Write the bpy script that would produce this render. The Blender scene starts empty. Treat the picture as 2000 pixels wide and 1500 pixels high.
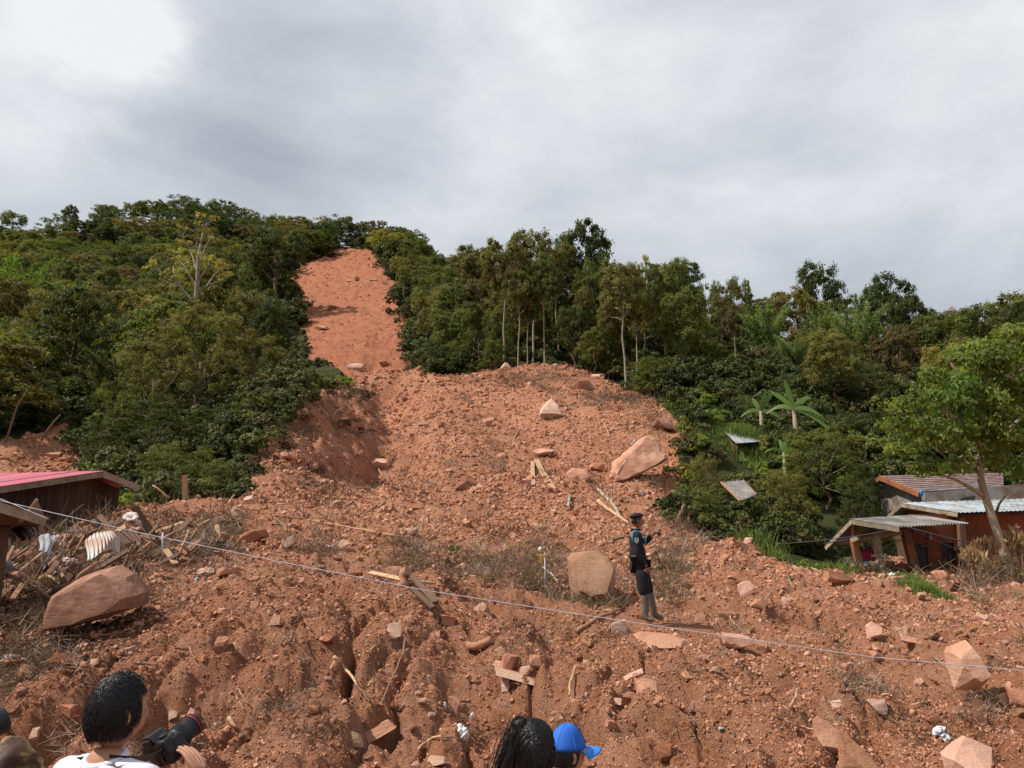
import bpy, bmesh, math, random
import numpy as np
from mathutils import Vector, Matrix, Euler, Quaternion

random.seed(7)
rng = np.random.default_rng(7)
SC = bpy.context.scene
COL = SC.collection
R = math.radians

# ---------------------------------------------------------------- camera
F = 1500.0            # focal length in pixels of the 2000 px wide photograph
PITCH = R(10.94)
HC = 2.2              # height of the lens over the ground it stands on
cam = bpy.data.cameras.new('camera')
cam.sensor_width = 36.0
cam.lens = 36.0 * F / 2000.0
cam.clip_start = 0.05
cam.clip_end = 6000
cam_o = bpy.data.objects.new('camera', cam)
COL.objects.link(cam_o)
cam_o.location = (0, 0, HC)
cam_o.rotation_euler = (R(90) + PITCH, 0, 0)
SC.camera = cam_o

# ---------------------------------------------------------------- light
SUN_EL, SUN_AZ = R(52), R(-98)       # azimuth from +Y towards +X: the sun stands to the left, a little behind the camera
sd = Vector((math.sin(SUN_AZ) * math.cos(SUN_EL), math.cos(SUN_AZ) * math.cos(SUN_EL), math.sin(SUN_EL)))
sun = bpy.data.lights.new('sun', 'SUN')
sun.energy = 5.0
sun.angle = R(0.55)
sun.color = (1.0, 0.945, 0.87)
sun_o = bpy.data.objects.new('sun', sun)
COL.objects.link(sun_o)
sun_o.rotation_euler = sd.to_track_quat('Z', 'Y').to_euler()

world = bpy.data.worlds.new('World')
SC.world = world
world.use_nodes = True
wn, wl = world.node_tree.nodes, world.node_tree.links
wn.clear()


def pdir(px, py):
    """unit direction seen at a photograph pixel"""
    u, v = (px - 1000) / F, (750 - py) / F
    d = Vector((u, math.cos(PITCH) - v * math.sin(PITCH), math.sin(PITCH) + v * math.cos(PITCH)))
    return d.normalized()


def build_world():
    out = wn.new('ShaderNodeOutputWorld')
    sky = wn.new('ShaderNodeTexSky')
    sky.sky_type = 'NISHITA'
    sky.sun_disc = False
    sky.sun_elevation = SUN_EL
    sky.sun_rotation = SUN_AZ
    b1 = wn.new('ShaderNodeBackground')
    b1.inputs[1].default_value = 0.10
    wl.new(sky.outputs[0], b1.inputs[0])
    tc = wn.new('ShaderNodeTexCoord')
    # warp the direction so that the banks of cloud get ragged edges
    n0 = wn.new('ShaderNodeTexNoise')
    n0.inputs['Scale'].default_value = 2.6
    n0.inputs['Detail'].default_value = 6
    n0.inputs['Roughness'].default_value = 0.55
    mp = wn.new('ShaderNodeMapping')
    mp.inputs['Scale'].default_value = (1.0, 1.0, 1.7)
    wl.new(tc.outputs['Generated'], mp.inputs[0])
    wl.new(mp.outputs[0], n0.inputs['Vector'])
    sub = wn.new('ShaderNodeVectorMath'); sub.operation = 'SUBTRACT'
    wl.new(n0.outputs['Color'], sub.inputs[0]); sub.inputs[1].default_value = (0.5, 0.5, 0.5)
    scl = wn.new('ShaderNodeVectorMath'); scl.operation = 'SCALE'
    wl.new(sub.outputs[0], scl.inputs[0]); scl.inputs['Scale'].default_value = 0.30
    add = wn.new('ShaderNodeVectorMath'); add.operation = 'ADD'
    wl.new(tc.outputs['Generated'], add.inputs[0]); wl.new(scl.outputs[0], add.inputs[1])
    # broad fractal cloud brightness
    n1 = wn.new('ShaderNodeTexNoise')
    n1.inputs['Scale'].default_value = 3.1
    n1.inputs['Detail'].default_value = 9
    n1.inputs['Roughness'].default_value = 0.52
    n1.inputs['Distortion'].default_value = 0.25
    m1 = wn.new('ShaderNodeMapping')
    m1.inputs['Scale'].default_value = (1.0, 1.0, 2.2)
    m1.inputs['Location'].default_value = (3.3, 1.7, 0.4)
    m1.inputs['Rotation'].default_value = (0.0, 0.25, 0.0)
    wl.new(tc.outputs['Generated'], m1.inputs[0]); wl.new(m1.outputs[0], n1.inputs['Vector'])
    cur = None

    def madd(a, b, s):
        m = wn.new('ShaderNodeMath'); m.operation = 'MULTIPLY_ADD'
        wl.new(a, m.inputs[0]); m.inputs[1].default_value = s
        if isinstance(b, float): m.inputs[2].default_value = b
        else: wl.new(b, m.inputs[2])
        return m.outputs[0]
    cur = madd(n1.outputs['Fac'], 0.02, 0.85)
    n2 = wn.new('ShaderNodeTexNoise')
    n2.inputs['Scale'].default_value = 9.0
    n2.inputs['Detail'].default_value = 8
    n2.inputs['Roughness'].default_value = 0.6
    wl.new(m1.outputs[0], n2.inputs['Vector'])
    cur = madd(n2.outputs['Fac'], cur, 0.22)
    blobs = [((90, 40), .20, .24), ((245, 120), .08, .34), ((30, 160), .12, .12), ((290, 40), .06, .12), ((430, 70), .17, -.10), ((560, 330), .20, -.10),
             ((150, 320), .16, -.06), ((980, 40), .10, .16), ((900, 130), .30, .08), ((1250, 330), .26, .12),
             ((1620, 120), .26, .15), ((1950, 260), .20, .20), ((1960, 590), .22, -.16), ((1700, 430), .16, -.07),
             ((640, 250), .07, .10), ((420, 250), .12, .0), ((800, 400), .25, .06), ((1100, 200), .12, .06)]
    for (px, py), sg, w in blobs:
        if w == 0: continue
        d = pdir(px, py)
        dn = wn.new('ShaderNodeVectorMath'); dn.operation = 'DISTANCE'
        wl.new(add.outputs[0], dn.inputs[0]); dn.inputs[1].default_value = d
        mr = wn.new('ShaderNodeMapRange'); mr.interpolation_type = 'SMOOTHERSTEP'
        wl.new(dn.outputs['Value'], mr.inputs[0])
        mr.inputs[1].default_value = sg * 1.6; mr.inputs[2].default_value = 0
        mr.inputs[3].default_value = 0; mr.inputs[4].default_value = 1
        cur = madd(mr.outputs[0], cur, w)
    rp = wn.new('ShaderNodeValToRGB')
    cr = rp.color_ramp
    cr.elements[0].position = 0.10; cr.elements[0].color = (0.27, 0.30, 0.355, 1)
    cr.elements[1].position = 0.95; cr.elements[1].color = (0.88, 0.88, 0.89, 1)
    e = cr.elements.new(0.36); e.color = (0.40, 0.43, 0.49, 1)
    e = cr.elements.new(0.62); e.color = (0.58, 0.61, 0.66, 1)
    wl.new(cur, rp.inputs[0])
    b2 = wn.new('ShaderNodeBackground'); b2.inputs[1].default_value = 0.95
    wl.new(rp.outputs[0], b2.inputs[0])
    mx = wn.new('ShaderNodeMixShader'); mx.inputs[0].default_value = 0.94
    wl.new(b1.outputs[0], mx.inputs[1]); wl.new(b2.outputs[0], mx.inputs[2])
    wl.new(mx.outputs[0], out.inputs[0])


build_world()
vs = SC.view_settings
vs.view_transform = 'Standard'; vs.look = 'None'; vs.gamma = 1; vs.use_curve_mapping = False
vs.exposure = 0.14
SC.cycles.max_bounces = 6
SC.cycles.transparent_max_bounces = 4
SC.cycles.diffuse_bounces = 3
SC.cycles.glossy_bounces = 2
SC.cycles.transmission_bounces = 3

# ---------------------------------------------------------------- small helpers


def P(px, py, Y):
    """the place at world depth Y that the photograph shows at pixel (px, py)"""
    u, v = (px - 1000) / F, (750 - py) / F
    k = Y / (math.cos(PITCH) - v * math.sin(PITCH))
    return Vector((u * k, Y, HC + k * (math.sin(PITCH) + v * math.cos(PITCH))))


def tag(o, label=None, cat=None, group=None, kind=None):
    if label: o['label'] = label
    if cat: o['category'] = cat
    if group: o['group'] = group
    if kind: o['kind'] = kind
    return o


def thing(name, label, cat, loc=(0, 0, 0), rot=(0, 0, 0), group=None):
    o = bpy.data.objects.new(name, None)
    COL.objects.link(o)
    o.empty_display_size = 0.2
    o.location = loc
    o.rotation_euler = rot
    return tag(o, label, cat, group)


def link(name, me, parent=None, mat=None):
    o = bpy.data.objects.new(name, me)
    COL.objects.link(o)
    if mat is not None and len(me.materials) == 0: me.materials.append(mat)
    if parent is not None: o.parent = parent
    return o


def np_mesh(name, verts, faces, smooth=False, mat=None):
    """faces: (n,k) int array, all of one size k, or a list of such arrays"""
    if not isinstance(faces, list): faces = [faces]
    me = bpy.data.meshes.new(name)
    verts = np.asarray(verts, np.float32)
    me.vertices.add(len(verts))
    me.vertices.foreach_set('co', verts.ravel())
    faces = [f for f in faces if len(f)]
    nl = sum(f.size for f in faces); nf = sum(len(f) for f in faces)
    if nf:
        me.loops.add(nl)
        me.loops.foreach_set('vertex_index', np.concatenate([f.ravel() for f in faces]).astype(np.int32))
        me.polygons.add(nf)
        tot = np.concatenate([np.full(len(f), f.shape[1]) for f in faces]).astype(np.int32)
        st = np.concatenate([[0], np.cumsum(tot)[:-1]]).astype(np.int32)
        me.polygons.foreach_set('loop_start', st)
        me.polygons.foreach_set('loop_total', tot)
        me.polygons.foreach_set('use_smooth', np.full(nf, smooth))
    me.update(calc_edges=True)
    if mat is not None: me.materials.append(mat)
    return me


def vattr(me, name, arr, typ='FLOAT'):
    a = me.attributes.new(name, typ, 'POINT')
    if typ == 'FLOAT': a.data.foreach_set('value', np.asarray(arr, np.float32).ravel())
    elif typ == 'INT': a.data.foreach_set('value', np.asarray(arr, np.int32).ravel())
    elif typ == 'FLOAT_VECTOR': a.data.foreach_set('vector', np.asarray(arr, np.float32).ravel())
    elif typ == 'FLOAT_COLOR': a.data.foreach_set('color', np.asarray(arr, np.float32).ravel())


class MB:
    """collects boxes, beams and tubes into one mesh"""
    def __init__(self): self.v = []; self.f = []; self.sm = []

    def add(self, vs, fs, smooth=False):
        n = len(self.v)
        self.v += [tuple(x) for x in vs]
        self.f += [tuple(i + n for i in f) for f in fs]
        self.sm += [smooth] * len(fs)
        return self

    def box(self, c, s, rot=None):
        c = Vector(c); hx, hy, hz = s[0] / 2, s[1] / 2, s[2] / 2
        m = rot.to_matrix() if rot is not None else Matrix.Identity(3)
        vs = [c + m @ Vector((x * hx, y * hy, z * hz)) for x in (-1, 1) for y in (-1, 1) for z in (-1, 1)]
        fs = [(0, 1, 3, 2), (4, 6, 7, 5), (0, 4, 5, 1), (2, 3, 7, 6), (0, 2, 6, 4), (1, 5, 7, 3)]
        return self.add(vs, fs)

    def beam(self, a, b, w, h, up=(0, 0, 1), w2=None, h2=None):
        a, b = Vector(a), Vector(b)
        d = (b - a).normalized()
        x = d.cross(Vector(up))
        if x.length < 1e-3: x = d.cross(Vector((1, 0, 0)))
        x.normalize(); y = x.cross(d)
        w2 = w if w2 is None else w2; h2 = h if h2 is None else h2
        vs = []
        for p, ww, hh in ((a, w, h), (b, w2, h2)):
            for sx, sy in ((-1, -1), (1, -1), (1, 1), (-1, 1)):
                vs.append(p + x * sx * ww / 2 + y * sy * hh / 2)
        return self.add(vs, [(0, 1, 2, 3), (7, 6, 5, 4), (0, 4, 5, 1), (1, 5, 6, 2), (2, 6, 7, 3), (3, 7, 4, 0)])

    def tube(self, pts, rad, n=8, cap=True, smooth=True, jit=0.0):
        pts = [Vector(p) for p in pts]
        if not isinstance(rad, (list, tuple)): rad = [rad] * len(pts)
        base = len(self.v)
        d0 = (pts[1] - pts[0]).normalized()
        x = d0.cross(Vector((0.13, 0.2, 1)))
        if x.length < 1e-3: x = d0.cross(Vector((1, 0, 0)))
        x.normalize()
        vs = []
        for i, p in enumerate(pts):
            d = (pts[min(i + 1, len(pts) - 1)] - pts[max(i - 1, 0)]).normalized()
            x = (x - d * x.dot(d)).normalized(); y = d.cross(x)
            for k in range(n):
                a = 2 * math.pi * k / n
                rr = rad[i] * (1 + jit * random.uniform(-1, 1))
                vs.append(p + (x * math.cos(a) + y * math.sin(a)) * rr)
        fs = []
        for i in range(len(pts) - 1):
            for k in range(n):
                fs.append((i * n + k, i * n + (k + 1) % n, (i + 1) * n + (k + 1) % n, (i + 1) * n + k))
        self.add(vs, fs, smooth)
        if cap:
            self.add([], []);
            self.f += [tuple(base + k for k in reversed(range(n))), tuple(base + (len(pts) - 1) * n + k for k in range(n))]
            self.sm += [False, False]
        return self

    def poly_prism(self, pts, off):
        """flat polygon pts thickened by the vector off"""
        pts = [Vector(p) for p in pts]; off = Vector(off); n = len(pts)
        vs = pts + [p + off for p in pts]
        fs = [tuple(range(n)), tuple(reversed(range(n, 2 * n)))] + [(i, i + n, (i + 1) % n + n, (i + 1) % n) for i in range(n)]
        return self.add(vs, fs)

    def mesh(self, name, mat=None):
        me = bpy.data.meshes.new(name)
        me.from_pydata(self.v, [], self.f)
        me.polygons.foreach_set('use_smooth', self.sm)
        me.update()
        if mat is not None: me.materials.append(mat)
        return me

    def build(self, name, mat, parent=None):
        """links it; vertices are given in world space, so a parent's own transform is undone"""
        o = link(name, self.mesh(name, mat), parent)
        if parent is not None: o.matrix_parent_inverse = world_of(parent).inverted()
        return o


def world_of(o):
    m = Matrix.LocRotScale(o.location, o.rotation_euler, o.scale)
    return (world_of(o.parent) @ o.matrix_parent_inverse @ m) if o.parent else m


def copy_tree(o, parent=None):
    c = o.copy(); COL.objects.link(c)
    if parent is not None: c.parent = parent
    for ch in [k for k in KIDS.get(o.name, [])]: copy_tree(ch, c)
    return c


KIDS = {}

# ---------------------------------------------------------------- noise


def _h(ix, iy, s):
    h = (ix.astype(np.int64) * 374761393 + iy.astype(np.int64) * 668265263 + s * 1442695041) & 0xffffffff
    h = ((h ^ (h >> 13)) * 1274126177) & 0xffffffff
    return ((h ^ (h >> 16)) & 0xffffff) / float(0xffffff)


def vnoise(x, y, s=0):
    ix, iy = np.floor(x), np.floor(y)
    fx, fy = x - ix, y - iy
    fx = fx * fx * fx * (fx * (fx * 6 - 15) + 10); fy = fy * fy * fy * (fy * (fy * 6 - 15) + 10)
    a, b = _h(ix, iy, s), _h(ix + 1, iy, s)
    c, d = _h(ix, iy + 1, s), _h(ix + 1, iy + 1, s)
    return (a + (b - a) * fx) * (1 - fy) + (c + (d - c) * fx) * fy - 0.5


def fbm(x, y, s=0, o=4, g=0.5):
    t, a = 0, 1.0
    for k in range(o):
        t = t + a * vnoise(x, y, s + k); x, y = x * 2.03 + 11.3, y * 2.03 - 7.7; a *= g
    return t


def worley(x, y, s=0):
    ix, iy = np.floor(x), np.floor(y)
    f1 = np.full(np.shape(x), 9.0); idv = np.zeros(np.shape(x))
    for dx in (-1, 0, 1):
        for dy in (-1, 0, 1):
            cx, cy = ix + dx, iy + dy
            px, py = cx + _h(cx, cy, s), cy + _h(cx, cy, s + 57)
            d = (px - x) ** 2 + (py - y) ** 2
            m = d < f1
            f1 = np.where(m, d, f1); idv = np.where(m, _h(cx, cy, s + 91), idv)
    return np.sqrt(f1), idv


# ---------------------------------------------------------------- terrain shape
CTRL = []   # (px, py, Y)


def C(*a): CTRL.extend(a)


# near bank
C((-500, 1500, 6.3), (0, 1505, 6.2), (400, 1500, 6.2), (800, 1500, 6.3), (1250, 1500, 6.3), (1700, 1500, 6.6), (2100, 1500, 6.7), (2600, 1500, 6.7))
C((-400, 1380, 8), (0, 1360, 8.2), (400, 1385, 7.9), (800, 1380, 7.9), (1250, 1350, 8.2), (1700, 1370, 8.5), (2100, 1380, 8.6), (2500, 1390, 8.6))
C((-300, 1230, 11), (100, 1235, 10.5), (400, 1215, 9.5), (620, 1205, 9.5), (800, 1215, 9.5), (1000, 1235, 10.5), (1250, 1255, 10.8), (1500, 1265, 11.2), (1800, 1275, 11.2), (2100, 1285, 11.2), (2500, 1290, 11.2))
C((0, 1150, 14), (250, 1150, 13), (450, 1120, 13), (650, 1130, 12.8), (820, 1150, 12.6), (1000, 1190, 12.6), (1265, 1214, 12.8), (1500, 1205, 14), (1800, 1210, 14), (2100, 1215, 14))
C((0, 1100, 18), (250, 1085, 18), (450, 1075, 18), (650, 1095, 18), (820, 1110, 17.5), (1000, 1125, 17.5), (1265, 1165, 17), (1500, 1145, 18), (1800, 1155, 20), (2100, 1155, 20))
C((0, 1080, 22), (250, 1015, 23), (450, 1035, 22), (650, 1065, 22), (820, 1072, 22), (1000, 1090, 22), (1265, 1105, 22), (1500, 1095, 23), (1650, 1115, 25), (1900, 1130, 25), (2200, 1130, 25))
C((-200, 1060, 26), (100, 1030, 26), (300, 990, 27), (450, 985, 28), (600, 1010, 29), (800, 1020, 30), (1000, 1030, 30), (1265, 1055, 29), (1400, 1063, 28), (1500, 1068, 27), (1560, 1075, 28), (1620, 1100, 30), (1750, 1112, 31), (1950, 1112, 31), (2300, 1112, 31))
# behind the crest on the left, in front of the mound in the middle
C((-200, 1040, 32), (100, 1020, 32), (300, 1010, 33), (450, 990, 35), (560, 950, 38), (700, 975, 38), (850, 985, 37), (1000, 985, 37), (1150, 990, 37), (1300, 1010, 35), (1400, 1065, 34), (1500, 1075, 34), (1620, 1090, 36), (1800, 1075, 38), (2100, 1075, 38))
C((-200, 980, 42), (50, 960, 42), (250, 990, 42), (400, 975, 42), (520, 905, 46), (620, 900, 47), (700, 940, 44), (740, 935, 43.5), (850, 950, 43), (1000, 955, 42), (1150, 960, 42), (1300, 960, 43), (1400, 1000, 42), (1550, 1010, 43), (1750, 1000, 44), (2000, 1000, 44))
# mound and gully
C((660, 850, 60), (720, 860, 58), (765, 880, 53), (850, 880, 52), (1000, 880, 51), (1150, 885, 50), (1290, 880, 51), (1350, 890, 50), (1420, 925, 48))
C((700, 790, 76), (755, 795, 74), (800, 790, 68), (900, 800, 66), (1000, 805, 65), (1150, 810, 64), (1250, 810, 62), (1320, 815, 58), (1400, 790, 62))
C((790, 762, 86), (850, 742, 80), (950, 735, 80), (1050, 727, 80), (1120, 735, 79), (1180, 757, 76), (1240, 785, 72), (1300, 792, 64))
C((740, 745, 100), (790, 745, 98), (850, 743, 92), (950, 735, 92), (1060, 722, 92), (1180, 740, 90), (1300, 760, 84), (1400, 750, 84))
# left forest
C((100, 930, 50), (-200, 930, 50), (250, 950, 52), (420, 890, 54), (500, 855, 58), (600, 800, 72), (650, 785, 82), (690, 772, 92))
C((-200, 870, 62), (0, 872, 60), (150, 868, 60), (300, 860, 62), (430, 820, 68), (500, 790, 75), (585, 770, 90))
C((-200, 770, 95), (100, 765, 95), (300, 750, 98), (450, 730, 100), (550, 715, 122))
C((-200, 640, 165), (100, 635, 165), (300, 620, 170), (450, 610, 180), (540, 600, 185))
C((-200, 540, 240), (100, 535, 240), (300, 520, 245), (450, 525, 240), (530, 545, 235))
C((-300, 470, 295), (0, 458, 300), (200, 445, 305), (370, 426, 320), (500, 450, 310), (600, 474, 300))
# scar
C((640, 740, 106), (700, 735, 108), (790, 730, 112), (600, 690, 130), (700, 680, 135), (800, 690, 132), (590, 630, 172), (690, 610, 182), (785, 620, 172), (570, 560, 222), (660, 550, 228), (768, 555, 222), (600, 512, 258), (660, 500, 270), (735, 493, 276))
C((600, 480, 292), (660, 483, 290), (735, 486, 290), (830, 520, 275))
# right forest
C((850, 700, 118), (850, 620, 165), (860, 560, 220), (950, 690, 115), (950, 620, 160), (960, 580, 210), (1060, 690, 112), (1060, 630, 155), (1060, 600, 200),
  (1200, 690, 105), (1200, 650, 140), (1200, 640, 190), (1350, 740, 85), (1350, 700, 110), (1350, 670, 150), (1350, 665, 200),
  (1500, 820, 60), (1500, 760, 75), (1500, 715, 100), (1500, 700, 140), (1500, 700, 200), (1650, 890, 53), (1650, 820, 64), (1650, 750, 85), (1650, 720, 115), (1650, 725, 180),
  (1850, 900, 53), (1850, 830, 64), (1850, 770, 85), (1850, 745, 115), (1850, 750, 180), (2100, 900, 53), (2100, 820, 66), (2100, 765, 85), (2100, 735, 115), (2100, 740, 180),
  (2500, 900, 55), (2500, 750, 100), (2500, 750, 180), (-600, 900, 60), (-600, 750, 110), (-600, 560, 240), (-600, 500, 300))
for _px in (-600, -100, 400, 700): C((_px, 560, 380), (_px, 850, 700), (_px, 1010, 2000))
for _px in (860, 1060, 1300, 1600, 1900, 2500): C((_px, 700, 290), (_px, 900, 600), (_px, 1010, 2000))


def pol(p):
    return math.atan2(p[0], p[1]), math.log(math.hypot(p[0], p[1]))


def rbf_setup():
    pts, val = [], []
    for c in CTRL:
        p = P(*c); ph, t = pol(p); r = math.exp(t)
        pts.append((ph * 3.2, t)); val.append((p.z - HC + 2.1) / r)
    for ph in np.linspace(-0.9, 0.9, 9):
        for r in (3.0, 4.4):
            pts.append((ph * 3.2, math.log(r))); val.append(0.0)
    pts, val = np.array(pts), np.array(val)
    d = np.hypot(pts[:, None, 0] - pts[None, :, 0], pts[:, None, 1] - pts[None, :, 1])
    K = np.sqrt(d * d + 0.06 ** 2)
    n = len(pts)
    A = np.zeros((n + 3, n + 3)); A[:n, :n] = K + np.eye(n) * -0.004
    Q = np.c_[np.ones(n), pts]; A[:n, n:] = Q; A[n:, :n] = Q.T
    w = np.linalg.solve(A, np.r_[val, 0, 0, 0])
    return pts.astype(np.float32), w.astype(np.float32)


RP, RW = rbf_setup()


def rbf(ph, t):
    x, y = (ph * 3.2).astype(np.float32).ravel(), t.astype(np.float32).ravel()
    out = np.empty(len(x), np.float32)
    for i in range(0, len(x), 60000):
        a, b = x[i:i + 60000, None], y[i:i + 60000, None]
        K = np.sqrt((a - RP[None, :, 0]) ** 2 + (b - RP[None, :, 1]) ** 2 + np.float32(0.0036))
        out[i:i + 60000] = K @ RW[:len(RP)] + RW[-3] + RW[-2] * a[:, 0] + RW[-1] * b[:, 0]
    return out.reshape(np.shape(ph))


def base_h(x, y):
    x, y = np.asarray(x, float), np.asarray(y, float)
    r = np.hypot(x, y); ph = np.arctan2(x, y)
    t = np.log(np.maximum(r, 3.0))
    g = rbf(np.clip(ph, -0.95, 0.95), t)
    fade = np.clip((1.9 - np.abs(ph)) / 0.9, 0, 1); fade = fade * fade * (3 - 2 * fade)
    near = np.clip((r - 3.0) / 1.5, 0, 1)
    return (HC - 2.1) + r * g * fade * near


def hit0(px, py, fn=None, y0=3.5, y1=420):
    """where the photograph's line of sight at (px, py) meets the bare slope"""
    fn = fn or base_h
    Y = np.exp(np.linspace(math.log(y0), math.log(y1), 900))
    u, v = (px - 1000) / F, (750 - py) / F
    k = Y / (math.cos(PITCH) - v * math.sin(PITCH))
    X, Z = u * k, HC + k * (math.sin(PITCH) + v * math.cos(PITCH))
    h = fn(X, Y)
    m = np.nonzero(Z <= h)[0]
    i = m[0] if len(m) else len(Y) - 1
    if len(m) and i > 0:
        a = (Z[i - 1] - h[i - 1]); b = (h[i] - Z[i]); w = a / max(a + b, 1e-9)
        Yi = Y[i - 1] + (Y[i] - Y[i - 1]) * w
    else: Yi = Y[i]
    k = Yi / (math.cos(PITCH) - v * math.sin(PITCH))
    return Vector((u * k, Yi, HC + k * (math.sin(PITCH) + v * math.cos(PITCH))))


# bare red earth: everything near, and the tongue of the slide up to the scar (plan outline in bearing / log distance)
SOIL_PX = [(-700, 960), (-200, 930), (0, 872, 60), (130, 850, 66), (160, 900, 54), (240, 965, 40), (300, 985, 30), (480, 975, 36), (505, 915, 45), (590, 862, 56), (660, 800, 72), (688, 762, 84), (680, 742, 104), (604, 708, 122),
           (592, 650, 160), (572, 590, 205), (556, 555, 226), (582, 512, 256), (640, 500, 270), (668, 486, 288), (722, 482, 290), (745, 525, 250), (768, 560, 220), (790, 620, 172), (803, 680, 136), (808, 735, 108),
           (835, 738, 98), (900, 732, 96), (1000, 722, 98), (1060, 712, 98), (1120, 722, 92), (1180, 745, 86), (1240, 775, 78), (1300, 785, 66), (1325, 830, 57), (1330, 900, 49), (1325, 960, 43), (1318, 1020, 34.5), (1400, 1063, 30),
           (1545, 1066, 30), (1600, 1098, 30.5), (1750, 1112, 34), (2000, 1112, 34), (2800, 1112, 34)]
SP = []
for q in SOIL_PX:
    SP.append(pol(P(*q)) if len(q) == 3 else pol(hit0(*q)))
SP = np.array([(-3.3, 3.9)] + SP + [(3.3, 3.6), (3.3, -3), (-3.3, -3)])


def soil_sd(x, y):
    """signed distance (bearing / log units), > 0 inside the bare earth"""
    ph = np.arctan2(x, y) * 2.2; t = np.log(np.maximum(np.hypot(x, y), 1))
    ph = ph + fbm(x * 0.22, y * 0.22, 40, 3) * 0.02; 
    t = t + fbm(x * 0.22 + 9, y * 0.22, 44, 3) * 0.03
    ins = np.zeros(np.shape(x), bool); dm = np.full(np.shape(x), 9.0)
    n = len(SP)
    for i in range(n):
        ax, ay = SP[i][0] * 2.2, SP[i][1]; bx, by = SP[(i + 1) % n][0] * 2.2, SP[(i + 1) % n][1]
        c = (ay > t) != (by > t)
        with np.errstate(divide='ignore', invalid='ignore'):
            xi = (bx - ax) * (t - ay) / (by - ay if by != ay else 1e-9) + ax
        ins ^= c & (ph < xi)
        dx, dy = bx - ax, by - ay
        k = np.clip(((ph - ax) * dx + (t - ay) * dy) / (dx * dx + dy * dy + 1e-12), 0, 1)
        dm = np.minimum(dm, np.hypot(ph - ax - k * dx, t - ay - k * dy))
    return np.where(ins, dm, -dm)


def H(x, y, sd_=None):
    """the finished ground height"""
    x, y = np.asarray(x, float), np.asarray(y, float)
    z = base_h(x, y)
    sd_ = soil_sd(x, y) if sd_ is None else sd_
    m = np.clip(sd_ / 0.02 + 0.5, 0, 1)
    r = np.hypot(x, y)
    nr = np.clip((r - 3) / 3, 0, 1)
    # gullies washed down the near bank, clods and slabs everywhere on the earth
    moundk = 1 - .5 * np.clip((r - 40) / 8, 0, 1) * np.clip((x + 12) / 5, 0, 1)
    wx = x + 0.5 * fbm(x * .8, y * .8, 3, 3); wy = y + 0.5 * fbm(x * .8 + 5, y * .8, 5, 3)
    near = np.clip((24 - r) / 10, 0, 1)
    run = 1 - np.abs(vnoise(wx * 1.0 + wy * 0.35, wy * 0.30, 8)) * 4
    run2 = 1 - np.abs(vnoise(wx * 2.3 - wy * 0.5, wy * 0.55, 18)) * 4
    steep = np.clip((11 - r) / 2, 0, 1)
    dz = -np.clip(run, 0, 1) ** 2 * (0.26 + .40 * steep) * near - np.clip(run2, 0, 1) ** 2 * .24 * steep
    dz = dz + fbm(x * 0.10, y * 0.10, 12, 3) * np.clip((r - 28) / 30, 0, 1) * np.clip((150 - r) / 60, .35, 1) * 2.0
    rough = np.exp(-((x + 14) / 9) ** 2 - ((y - 55) / 22) ** 2)
    dz = dz * moundk + rough * (fbm(x * .5, y * .5, 91, 4, .5) * 1.5) + moundk * fbm(x * 0.55, y * 0.55, 15, 3) * (0.30 + 0.5 * np.clip((r - 20) / 60, 0, 1))
    f, i_ = worley(wx * 1.5, wy * 1.5, 21)
    dz = dz + np.clip(0.5 - f, 0, 1) * (i_ > .6) * 0.22
    f, i_ = worley(x * 4.2, y * 4.2, 23)
    dz = dz + np.clip(0.5 - f, 0, 1) * (i_ > .35) * 0.17 * np.clip((70 - r) / 40, 0, 1)
    f, i_ = worley(x * 11, y * 11, 29)
    dz = dz + np.clip(0.5 - f, 0, 1) * 0.07 * np.clip((24 - r) / 12, 0, 1)
    pit = fbm(wx * 1.3, wy * 1.0, 61, 3)
    dz = dz - np.clip(pit - 0.19, 0, 1) * 1.5 * near
    f, i_ = worley(x * 0.7, y * 0.45, 33)
    dz = dz + np.clip(0.55 - f, 0, 1) * (i_ > .5) * .5 * moundk * np.clip((r - 35) / 40, 0, 1) * np.clip((140 - r) / 40, .3, 1)
    fz = fbm(x * 0.12, y * 0.12, 50, 4) * 2.5
    # the trodden smooth top where the officer stands
    return z + nr * (dz * m + fz * (1 - m) * np.clip((r - 35) / 20, 0, 1))


CARVES = []
for _pts, _w, _a in (([(700, 952, 43), (745, 885, 54), (772, 805, 72), (752, 755, 95)], 2.4, -3.2), ([(470, 915, 46), (560, 862, 58), (640, 815, 72)], 3.4, 2.2)):
    CARVES.append(([(P(*q).x, P(*q).y) for q in _pts], _w, _a, 0))
PATHS = [P(1265, 1216, 12.8), P(1400, 1230, 11.6)]
_H = H


def H(x, y, sd_=None):
    h = _H(x, y, sd_)
    x, y = np.asarray(x, float), np.asarray(y, float)
    for pts, wid, amp, sh in CARVES:
        best = np.full(np.shape(x), 99.0)
        for (ax, ay), (bx, by) in zip(pts[:-1], pts[1:]):
            dx, dy = bx - ax, by - ay
            k = np.clip(((x - ax) * dx + (y - ay) * dy) / (dx * dx + dy * dy), 0, 1)
            best = np.minimum(best, np.hypot(x - ax - k * dx, y - ay - k * dy))
        h = h + amp * np.exp(-(best / wid) ** 2)
    c = PATHS[0]
    w = np.exp(-(((x - c.x - .5) / 1.6) ** 2 + ((y - c.y + .2) / 0.8) ** 2))
    h = h + (base_h(x, y) - h) * np.clip(w * 1.3, 0, 0.92)
    for (cx, cy, rad, z) in PADS:
        w = np.clip((1.35 - np.hypot(x - cx, y - cy) / rad) / 0.35, 0, 1)
        h = h + (z + (h - base_h(x, y)) * .35 - h) * w
    return h


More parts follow.
